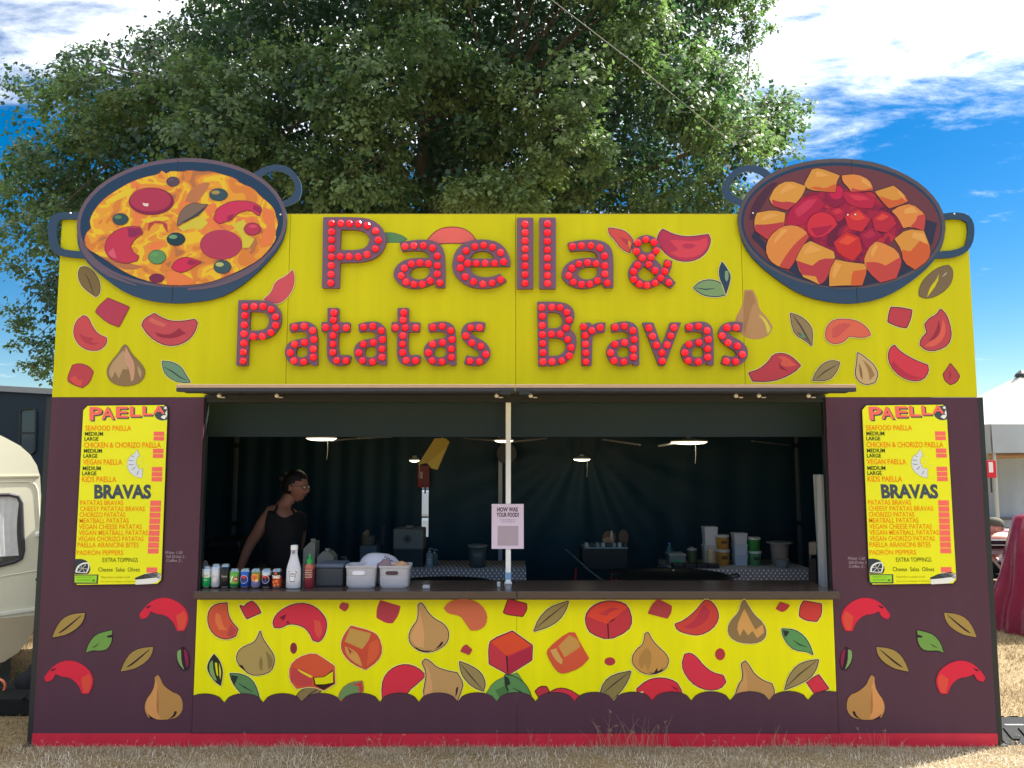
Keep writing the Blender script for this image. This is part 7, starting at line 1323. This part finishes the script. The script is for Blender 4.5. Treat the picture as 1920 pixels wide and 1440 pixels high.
# dark box truck behind the caravan
Yk = 4.0
tr = thing('box_truck', (-6.6, Yk + 1.1, 0), 'dark navy box truck with small window parked behind the caravan', 'truck')
zt0 = P(0, 718, Yk).z; zt1 = P(92, 738, Yk).z; x0 = -9.6; x1 = P(92, 738, Yk).x + .9
sl_ = (zt1 - zt0) / (P(92, 738, Yk).x - P(0, 718, Yk).x); zA = zt0 + sl_ * (x0 - P(0, 718, Yk).x) * .0; zL = zt0 + .10; zR = zt1 - .06
m_truck = mat('dark_truck_paint', '#1b2733', rough=.6, var=.12, spec=.25)
vs = [(x0, Yk, .55), (x1, Yk, .55), (x1, Yk, zR), (x0, Yk, zL), (x0, Yk + 2.2, .55), (x1, Yk + 2.2, .55), (x1, Yk + 2.2, zR), (x0, Yk + 2.2, zL)]
mesh_obj('body', vs, [(0, 1, 2, 3), (5, 4, 7, 6), (1, 5, 6, 2), (4, 0, 3, 7), (3, 2, 6, 7), (4, 5, 1, 0)], m_truck, tr)
MB().add([(x0, Yk - .03, zL + .004), (x1, Yk - .03, zR + .004), (x1, Yk - .03, zR + .07), (x0, Yk - .03, zL + .07), (x0, Yk + 2.2, zL + .004), (x1, Yk + 2.2, zR + .004), (x1, Yk + 2.2, zR + .07), (x0, Yk + 2.2, zL + .07)], [(0, 1, 2, 3), (5, 4, 7, 6), (1, 5, 6, 2), (4, 0, 3, 7), (3, 2, 6, 7), (4, 5, 1, 0)]).build('roof_edge', mat('truck_roof', '#7b7c7e', rough=.5), tr)
wp = [(41, 768), (64, 766), (68, 772), (67, 845), (62, 850), (41, 848), (37, 842), (38, 774)]
ipw = [P(u, v, Yk) for u, v in wp]; tw = MB().add([(q.x, Yk - .004, q.z) for q in ipw], [list(range(8))[::-1]]).build('window', mat('truck_glass', '#2c3c46', rough=.08, var=.05), tr); MB().tube([P(u, v, Yk - .006) for u, v in wp + wp[:1]], .014, 6).build('window_frame', mat('truck_rubber', '#10181f', rough=.4), tw); MB().box((ipw[7].x, Yk - .012, P(50, 812, Yk).z - .01), (ipw[2].x, Yk - .005, P(50, 812, Yk).z + .01)).build('glazing_bar', mat('truck_rubber', '#10181f'), tw)
for x in (x0 + 1.0, x1 - 1.1):
    for y in (Yk + .05, Yk + 1.9):
        wl = MB().lathe([(.22, 0), (.40, .0), (.43, .05), (.43, .2), (.40, .25), (.22, .25)], (x, y + .25, .43), 24, axis='y').build('tyre', m_rub, tr); MB().lathe([(.001, .03), (.21, .01), (.22, .2)], (x, y + .245, .43), 20, axis='y').build('rim', mat('steel_rim', '#8a8a86'), wl)
MB().box((x0 + .1, Yk + .3, .45), (x1 - .1, Yk + 1.9, .549)).build('chassis', m_blk, tr)
# ================================================================= GROUND, GRASS
def ground_mat():
    m = bpy.data.materials.new('dry_meadow'); m.use_nodes = True; t = m.node_tree; b = t.nodes['Principled BSDF']; b.inputs['Roughness'].default_value = 0.95; b.inputs['Specular IOR Level'].default_value = .15
    co = N(t, 'ShaderNodeTexCoord'); n1 = N(t, 'ShaderNodeTexNoise'); n1.inputs['Scale'].default_value = 1.1; n1.inputs['Detail'].default_value = 8; n2 = N(t, 'ShaderNodeTexNoise'); n2.inputs['Scale'].default_value = 38; n2.inputs['Detail'].default_value = 6
    for n in (n1, n2): t.links.new(co.outputs['Object'], n.inputs[0])
    cr = N(t, 'ShaderNodeValToRGB'); e = cr.color_ramp.elements; e[0].position = .3; e[0].color = (.12, .085, .045, 1); e[1].position = .7; e[1].color = (.31, .24, .14, 1); k = e.new(.5); k.color = (.22, .165, .09, 1)
    t.links.new(M(t, 'ADD', M(t, 'MULTIPLY', n1.outputs[0], .45), M(t, 'MULTIPLY', n2.outputs[0], .55)), cr.inputs[0]); t.links.new(cr.outputs[0], b.inputs['Base Color'])
    bp = N(t, 'ShaderNodeBump'); bp.inputs['Strength'].default_value = .8; bp.inputs['Distance'].default_value = .03; t.links.new(n2.outputs[0], bp.inputs['Height']); t.links.new(bp.outputs[0], b.inputs['Normal']); return m
g = mesh_obj('ground', [(-900, -500, 0), (900, -500, 0), (900, 1800, 0), (-900, 1800, 0)], [(0, 1, 2, 3)], ground_mat()); g['kind'] = 'structure'
def attr_mat(key, rough, trans=0.0, tcol=None):
    m = bpy.data.materials.new(key); m.use_nodes = True; t = m.node_tree; b = t.nodes['Principled BSDF']; b.inputs['Roughness'].default_value = rough; b.inputs['Specular IOR Level'].default_value = .3
    at_ = N(t, 'ShaderNodeAttribute', attribute_name='tint'); t.links.new(at_.outputs['Color'], b.inputs['Base Color'])
    if trans:
        tl = N(t, 'ShaderNodeBsdfTranslucent'); mxn = N(t, 'ShaderNodeMix', data_type='RGBA', blend_type='MULTIPLY'); mxn.inputs['Factor'].default_value = 1; mxn.inputs['B'].default_value = tcol; t.links.new(at_.outputs['Color'], mxn.inputs['A']); t.links.new(mxn.outputs['Result'], tl.inputs[0])
        ms = N(t, 'ShaderNodeMixShader'); ms.inputs[0].default_value = trans; out = t.nodes['Material Output']; t.links.new(b.outputs[0], ms.inputs[1]); t.links.new(tl.outputs[0], ms.inputs[2]); t.links.new(ms.outputs[0], out.inputs[0])
    return m
def raw_mesh(name, V, Fq, nper, cols, m, parent=None, org=(0, 0, 0)):
    """big mesh from arrays: V (n,3), Fq (m,k) faces all with nper corners, cols per vertex"""
    me = bpy.data.meshes.new(name); nf = len(Fq); me.vertices.add(len(V)); me.vertices.foreach_set('co', (V - np.array(org)).astype(np.float32).ravel())
    me.loops.add(nf * nper); me.loops.foreach_set('vertex_index', Fq.astype(np.int32).ravel()); me.polygons.add(nf); me.polygons.foreach_set('loop_start', np.arange(0, nf * nper, nper, dtype=np.int32)); me.polygons.foreach_set('loop_total', np.full(nf, nper, dtype=np.int32))
    if cols is not None:
        a = me.attributes.new('tint', 'FLOAT_COLOR', 'POINT'); a.data.foreach_set('color', np.concatenate([cols, np.ones((len(cols), 1))], 1).astype(np.float32).ravel())
    me.materials.append(m); me.update(calc_edges=True); o = bpy.data.objects.new(name, me); C.objects.link(o)
    if parent: o.parent = parent; o.location = Vector(org) - origin_of(parent)
    else: o.location = org
    return o
m_blade = attr_mat('straw_blade', .8, .25, (1.0, .9, .6, 1))
def blades(x, y, h, wd, lean, cols_a, cols_b):
    n = len(x); az = rng.uniform(0, 2 * np.pi, n); le = np.abs(rng.normal(lean, .35, n)); h = h * rng.uniform(.5, 1.3, n); wd = wd * rng.uniform(.6, 1.3, n)
    sa = rng.uniform(0, 2 * np.pi, n); sx, sy = np.cos(sa), np.sin(sa)
    def pt_(t): # along blade, bending over
        a = le * t * 1.2; return x + np.cos(az) * h * t * np.sin(a), y + np.sin(az) * h * t * np.sin(a), h * t * np.cos(np.minimum(a, 1.52)) - .006
    P0, P1, P2 = pt_(0), pt_(.55), pt_(1.0)
    V = np.zeros((n, 5, 3))
    V[:, 0] = np.stack([P0[0] - sx * wd / 2, P0[1] - sy * wd / 2, P0[2]], 1); V[:, 1] = np.stack([P0[0] + sx * wd / 2, P0[1] + sy * wd / 2, P0[2]], 1)
    V[:, 2] = np.stack([P1[0] + sx * wd * .4, P1[1] + sy * wd * .4, P1[2]], 1); V[:, 3] = np.stack([P1[0] - sx * wd * .4, P1[1] - sy * wd * .4, P1[2]], 1); V[:, 4] = np.stack(P2, 1)
    b = np.arange(n)[:, None] * 5; Fq = np.concatenate([b + np.array([[0, 1, 2]]), b + np.array([[0, 2, 3]]), b + np.array([[3, 2, 4]])], 0)
    k = rng.uniform(0, 1, (n, 1)); c = np.array(cols_a) * (1 - k) + np.array(cols_b) * k; c *= rng.uniform(.7, 1.2, (n, 1)); return V.reshape(-1, 3), Fq, np.repeat(c, 5, 0)
def patch(n, x0, x1, y0, y1): return rng.uniform(x0, x1, n), rng.uniform(y0, y1, n)
parts = []
S1, S2 = (.72, .67, .59), (.53, .47, .39)  # straw tones painted lighter to lift the grass in the stall's shade
def clump(x, y): return (np.sin(x * 7.1 + 2 * np.sin(y * 5)) * np.sin(y * 9.3 + x * 2) * .5 + .5)
x, y = patch(46000, XL - 1.6, XR + 1.6, -1.1, -.008); parts.append(blades(x, y, .024 + .034 * clump(x, y) * np.clip(-y * 6, .35, 1), .0035, .95, S1, S2))
x, y = patch(9000, XL - .1, XR + .1, -.14, -.01); parts.append(blades(x, y, .022 + .035 * clump(x * .6, y), .0025, .7, (.58, .50, .38), (.36, .30, .22)))
x, y = patch(60000, XL - .6, XR + .6, -.75, -.012); kk = (clump(x * .45 + 3, y * .9) * clump(x * 1.3, y * 1.7 + 1)) ; sel = rng.uniform(size=len(x)) < kk ** 2 * 1.6; x, y, kk = x[sel], y[sel], kk[sel]
parts.append(blades(x, y, .025 + .055 * kk, .0022, .8, (.70, .62, .50), (.40, .33, .24)))
x, y = patch(30000, XR + .05, XR + 3.2, -.3, 5.5); parts.append(blades(x, y, (.03 + .06 * clump(x * .5, y * .5)), .005, .9, (.36, .28, .17), (.27, .19, .10)))  # blades tinted darker to hold down the direct sun on this side
x, y = patch(22000, XL - 3.0, XL - .02, -.4, 4.2); parts.append(blades(x, y, (.03 + .06 * clump(x * .5, y * .5)), .005, .9, (.38, .28, .17), (.28, .19, .10)))  # same darker tint countering sunlight on the other side
x, y = patch(26000, -7, 7, -4.5, -1.1); parts.append(blades(x, y, .06, .006, 1.0, S1, S2))
x, y = patch(9000, -9, 10, 5, 14); parts.append(blades(x, y, .10, .010, .9, S1, S2))
Vs, Fs, Cs = [], [], []; off = 0
for V, Fq, c in parts: Vs.append(V); Fs.append(Fq + off); Cs.append(c); off += len(V)
gr = raw_mesh('dry_grass', np.concatenate(Vs), np.concatenate(Fs), 3, np.concatenate(Cs), m_blade); tag(gr, 'dry straw coloured grass around the foot of the stall', 'grass', kind='stuff')
# taller seed stalks against the skirting
mb = MB(); sr = random.Random(5)
for u, hmax, cnt in ((1180, .20, 26), (1140, .17, 16), (1230, .16, 12), (990, .13, 8), (700, .09, 14), (560, .08, 10), (850, .07, 10), (1450, .13, 18), (1560, .08, 10), (1640, .11, 16), (300, .07, 8), (120, .06, 6), (470, .09, 8), (1330, .10, 12)):
    for _ in range(cnt):
        x0 = P(u + sr.gauss(0, 26), 1400).x; y0 = -sr.uniform(.02, .10); h = hmax * sr.uniform(.45, 1.15); dx_ = sr.gauss(0, .3) * h; 
        pts = [(x0 + dx_ * t * t, y0 - .1 * h * t, h * t) for t in (0, .35, .7, 1)]
        mb.tube(pts, [.0010, .0008, .0006, .0003], 3, cap=False)
        if sr.random() < .3:
            for q in range(5): mb.tube([pts[3], (pts[3][0] + sr.gauss(0, .008), pts[3][1], pts[3][2] + sr.uniform(-.012, .014))], .0007, 3, cap=False)
so = mb.build('seed_stalks', mat('stalk_straw', '#b59a7c', rough=.8)); tag(so, 'thin dry grass stalks standing against the red skirting', 'grass', kind='stuff')

# ================================================================= THE LIME TREE
TY = 10.5
def tp(u, v, dy=0): return P(u, v, TY + dy)
tb = tp(812, 700); tb.z = 0
tree = thing('lime_tree', (tb.x, TY, 0), 'huge leafy lime tree towering behind the stall', 'tree')
m_bark = mat('bark', (.11, .085, .07), rough=.9, var=.3, vscale=8, bump=.8, bscale=14)
MB().tube([(tb.x, TY, -.1), (tb.x + .03, TY, 1.5), (tb.x, TY + .05, 3.5), (tb.x + .08, TY, 6), (tb.x - .05, TY + .1, 9), (tb.x + .1, TY, 12.5), (tb.x, TY, 14.5)], [.55, .42, .36, .30, .22, .12, .04], 14).build('trunk', m_bark, tree, smooth=True)
# crown envelope: lobes (pixel x, pixel y, depth offset, radius x/z in px, radius depth m)
lobes = [(800, -120, 0, 520, 330, 4.6), (930, 120, -.5, 430, 250, 4.8), (620, 130, -.3, 430, 230, 4.6), (380, 210, .2, 270, 170, 3.6), (200, 260, .5, 200, 165, 3.0), (1180, 120, -.2, 260, 190, 4.0), (1270, 240, 0, 190, 130, 3.2), (1130, 300, -.8, 300, 130, 3.6), (600, 330, -.8, 330, 130, 3.8), (90, 420, .8, 140, 150, 2.4), (110, 560, .8, 105, 150, 2.0), (850, 300, -1.2, 380, 140, 3.8), (1240, -60, .3, 190, 120, 3.6), (300, 420, .2, 220, 160, 3.0), (1330, 360, .3, 130, 130, 2.4)]
kpx = px_m(TY, 300)
E = [(tp(u, v, dy), rx * kpx, ry * kpx, rd) for u, v, dy, rx, ry, rd in lobes]
Ec = np.array([tuple(c) for c, a, b, d in E]); Er = np.array([(a, d, b) for c, a, b, d in E])
def field(p): # >0 inside; p (n,3)
    q = (p[:, None, :] - Ec[None]) / Er[None]; return 1 - np.sqrt((q ** 2).sum(2)).min(1)
# leaf clumps on the outer shell, kept where the crown's outline allows them
def proj(p):
    q = p - np.array(tuple(CAM)); dep = q[:, 1] * CT + q[:, 2] * ST; upc = -q[:, 1] * ST + q[:, 2] * CT
    return np.stack([960 + F * q[:, 0] / dep, 720 - F * upc / dep], 1), dep
SIL = np.array([(-30, 420), (-5, 345), (48, 300), (75, 255), (62, 212), (25, 165), (110, 130), (170, 92), (270, 72), (350, 42), (372, 0), (380, -160), (520, -420), (1000, -520), (1300, -300), (1425, -60), (1432, 20), (1400, 85), (1345, 100), (1392, 145), (1440, 185), (1515, 188), (1488, 240), (1478, 290), (1400, 335), (1385, 420), (1385, 800), (120, 800), (85, 715), (88, 640), (62, 590), (66, 515), (30, 470)], float)
def inpoly(p, poly):
    x, y = p[:, 0], p[:, 1]; c = np.zeros(len(p), bool); n = len(poly)
    for i in range(n):
        x0, y0 = poly[i]; x1, y1 = poly[i - 1]; t_ = ((y0 > y) != (y1 > y)) & (x < (x1 - x0) * (y - y0) / (y1 - y0 + 1e-9) + x0); c ^= t_
    return c
def inside(p, rad):
    """clump centre plus its own radius stays within the outline"""
    q, dep = proj(p); r = rad * F / dep; ok = np.ones(len(p), bool)
    for a in range(8): ok &= inpoly(q + np.stack([np.cos(a * .785) * r, np.sin(a * .785) * r], 1), SIL)
    return ok
N0 = 90000; idx = rng.integers(0, len(E), N0); d = rng.normal(size=(N0, 3)); d /= np.linalg.norm(d, axis=1)[:, None]
cand = Ec[idx] + d * Er[idx] * rng.uniform(.70, 1.0, (N0, 1)); fv = field(cand); shell = cand[(fv > -.02) & (fv < .24) & (cand[:, 2] > 2.6)]
shell = shell[inside(shell, .55)]
inner_c = Ec[rng.integers(0, len(E), 9000)] + rng.uniform(-1, 1, (9000, 3)) * Er[0] * .6; fi = field(inner_c); inner_c = inner_c[(fi > .20) & (inner_c[:, 2] > 3)]; inner_c = inner_c[inside(inner_c, .7)]
def poisson(pts, r):
    grid = {}; out = []
    for p in pts:
        k = tuple((p // r).astype(int)); ok = True
        for dx in (-1, 0, 1):
            for dy in (-1, 0, 1):
                for dz in (-1, 0, 1):
                    for q in grid.get((k[0] + dx, k[1] + dy, k[2] + dz), ()):
                        if ((p - q) ** 2).sum() < r * r: ok = False
        if ok: grid.setdefault(k, []).append(p); out.append(p)
    return np.array(out)
shell = poisson(shell[:20000], .80); inner_c = poisson(inner_c[:4000], 1.05)
sup = poisson(shell[rng.permutation(len(shell))], 2.0)                # boughs: groups of clumps with deep gaps between them
dsup = np.sqrt(((shell[:, None, :] - sup[None]) ** 2).sum(2)).min(1); shell = shell[dsup < 1.08]
q_, _d2 = proj(shell); shell = shell[~((np.abs(q_[:, 0] - 808) < 42) & (q_[:, 1] > 170) & (q_[:, 1] < 330) & (shell[:, 1] < TY - .6))]
shell = shell[(shell[:, 1] < TY + 1.0) | (rng.uniform(size=len(shell)) < .6)]
small = np.array([tuple(tp(u, v, dy)) for u, v, dy in [(35, 165, .5), (75, 168, .4), (115, 148, .3), (45, 290, .6), (15, 340, .6), (15, 470, .8), (35, 500, .8), (25, 590, .8), (60, 640, .8), (65, 690, .8), (95, 690, .7), (45, 610, .9), (1490, 198, .2), (1462, 205, .2), (1442, 240, .2), (1452, 270, .2), (1462, 290, .3), (1410, 60, .2), (1415, 15, .2), (1385, 72, .2), (1388, 140, .1), (1368, 115, .1), (290, 70, 0), (335, 52, 0), (255, 85, 0), (185, 95, .2), (150, 108, .2), (120, 128, .2), (375, 18, 0)]])
front = np.array([tuple(tp(u, v, dy)) for u, v, dy in [(930, 350, -4.0), (880, 365, -4.0), (985, 368, -4.0), (1010, 330, -3.8), (560, 115, -3.8), (600, 145, -3.8), (515, 145, -3.6), (1200, 65, -3.6), (1240, 90, -3.6), (1165, 95, -3.6), (820, 110, -4.0), (855, 150, -4.0), (790, 140, -4.0), (1290, 200, -3.0), (1320, 240, -3.0), (240, 200, -2.4), (170, 235, -2.2), (720, 215, -4.2), (690, 250, -4.2), (1060, 250, -4.2), (1100, 280, -4.2), (990, 180, -4.2), (460, 280, -3.4), (1380, 260, -2.0), (640, 330, -4.0)]])
def tips_of(cs, n_t, rad):
    """twig ends of a clump: mostly on its upper and outer side, drooping at the rim"""
    n = len(cs) * n_t; c = np.repeat(cs, n_t, 0); rr = np.repeat(rad * rng.uniform(.7, 1.3, len(cs)), n_t); el = np.repeat(rng.uniform(.8, 1.25, (len(cs), 3)), n_t, 0)
    d = rng.normal(size=(n, 3)); d[:, 2] = d[:, 2] * .8 + .25; d /= np.linalg.norm(d, axis=1)[:, None]; r = rng.uniform(.30, 1, n) ** .42
    p = c + d * (rr * r)[:, None] * el * np.array([1.15, 1.15, .75]); p[:, 2] -= .30 * rr * r * np.hypot(d[:, 0], d[:, 1]) ** 2
    return p, c
def leaves(tips, cen, per, rad, size, ta, tb_, kk):
    n = len(tips) * per; c = np.repeat(tips, per, 0); cc_ = np.repeat(cen, per, 0); d = rng.normal(size=(n, 3)) * rad * np.array([1, 1, .6]); pos = c + d
    out = pos - (cc_ - np.array([0, 0, .25])); out /= np.linalg.norm(out, axis=1)[:, None] + 1e-9
    ax = out * .5 + rng.normal(scale=.45, size=(n, 3)) + np.array([0, 0, -.6]); ax /= np.linalg.norm(ax, axis=1)[:, None]
    up = np.array([0, 0, .55]) + out * 1.2 + rng.normal(scale=.38, size=(n, 3)); sd = np.cross(ax, up); sd /= np.linalg.norm(sd, axis=1)[:, None] + 1e-9; nm = np.cross(sd, ax)
    L = size * rng.uniform(.6, 1.35, n)[:, None]; Wd = L * .40
    V = np.stack([pos, pos + ax * L * .42 + sd * Wd + nm * L * .08, pos + ax * L, pos + ax * L * .42 - sd * Wd + nm * L * .08], 1)
    ck = np.repeat(kk, per)[:, None] * .65 + rng.uniform(0, 1, (n, 1)) * .35; col = np.array(ta) * (1 - ck) + np.array(tb_) * ck; col *= rng.uniform(.75, 1.25, (n, 1))
    return V.reshape(-1, 3), np.arange(n * 4).reshape(-1, 4), np.repeat(col, 4, 0)
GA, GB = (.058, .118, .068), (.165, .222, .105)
LV, LF, LC = [], [], []; off = 0
for cs, nt_, rad, per, lr, size, a_, b_ in ((front, 30, .50, 26, .075, .078, (.105, .175, .09), (.22, .275, .12)), (shell, 30, .60, 24, .085, .088, GA, GB), (small, 12, .30, 18, .08, .08, GA, GB), (inner_c, 18, .95, 22, .22, .115, (.030, .068, .050), (.05, .09, .06))):  # front leaves tinted paler as if sunlit, inner ones darkened as shade
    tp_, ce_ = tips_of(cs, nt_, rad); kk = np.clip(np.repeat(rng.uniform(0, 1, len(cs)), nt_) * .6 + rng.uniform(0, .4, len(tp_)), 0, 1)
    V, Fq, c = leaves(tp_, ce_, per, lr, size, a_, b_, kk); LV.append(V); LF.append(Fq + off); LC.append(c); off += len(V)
centers = np.concatenate([shell, small, front]); 
leafV = np.concatenate(LV); leafF = np.concatenate(LF); leafC = np.concatenate(LC); print('leaves', len(leafF), 'clumps', len(shell))
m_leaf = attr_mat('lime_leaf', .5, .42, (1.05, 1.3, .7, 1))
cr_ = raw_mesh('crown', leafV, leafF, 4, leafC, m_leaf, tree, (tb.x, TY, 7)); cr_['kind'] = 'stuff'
# limbs: from the trunk out to clumps, thin twigs included
mbL = MB(); rr_ = random.Random(3); tips = [Vector(c) for c in centers]; rr_.shuffle(tips)
big_l = []
for k in range(26):
    z0 = 2.6 + k * .42; a = k * 2.4; tgt = Vector((tb.x + math.cos(a) * rr_.uniform(3, 6.5), TY + math.sin(a) * rr_.uniform(1.5, 3.4), z0 + rr_.uniform(1.0, 3.2)))
    if field(np.array([tuple(tgt)]))[0] < .05 or not inside(np.array([tuple(tgt)]), .3)[0]: continue
    b0 = Vector((tb.x, TY, z0)); mid = b0.lerp(tgt, .5) + Vector((0, 0, rr_.uniform(.2, .7))); pts = [b0, b0.lerp(mid, .5) + Vector((0, 0, .1)), mid, mid.lerp(tgt, .5), tgt]; r0 = .17 - k * .004
    limb = MB().tube(pts, [r0, r0 * .85, r0 * .65, r0 * .45, r0 * .2], 8).build('limb', m_bark, tree, smooth=True); big_l.append(pts)
tw = MB()
anch = [p for pts in big_l for p in pts[1:]] + [Vector((tb.x, TY, z)) for z in (3, 4, 5, 6, 7, 8, 9, 10, 11)]
for tcl in tips[:900]:
    a = min(anch, key=lambda q: (q - tcl).length); m_ = a.lerp(tcl, .55) + Vector((rr_.gauss(0, .15), rr_.gauss(0, .15), .15 + rr_.gauss(0, .1))); tw.tube([a, m_, tcl], [.032, .02, .006], 4, cap=False)
tw.build('twigs', m_bark, tree)['kind'] = 'stuff'
for (u, v, u2, v2, u3, v3, r0) in ((787, 330, 795, 230, 808, 160, .10), (800, 190, 785, 160, 770, 130, .05), (765, 330, 740, 305, 700, 300, .08), (800, 170, 830, 150, 850, 120, .05), (940, 260, 925, 200, 915, 170, .03), (665, 100, 662, 140, 668, 180, .09)):
    MB().tube([tp(u, v, -1.6), tp(u2, v2, -1.7), tp(u3, v3, -1.7)], [r0, r0 * .85, r0 * .6], 7).build('limb', m_bark, tree, smooth=True)
# pale cable strung through the tree
o = MB().tube([tp(1375, 268, -3.4), tp(1345, 245, -3.7), tp(1190, 119, -4.8), tp(1035, 0, -4.8), tp(900, -105, -3.4)], .007, 6).build('pale_cable', mat('pale_rope', '#a8a8a4', rough=.6), None); tag(o, 'pale cable slanting in front of the lime tree crown', 'cable')
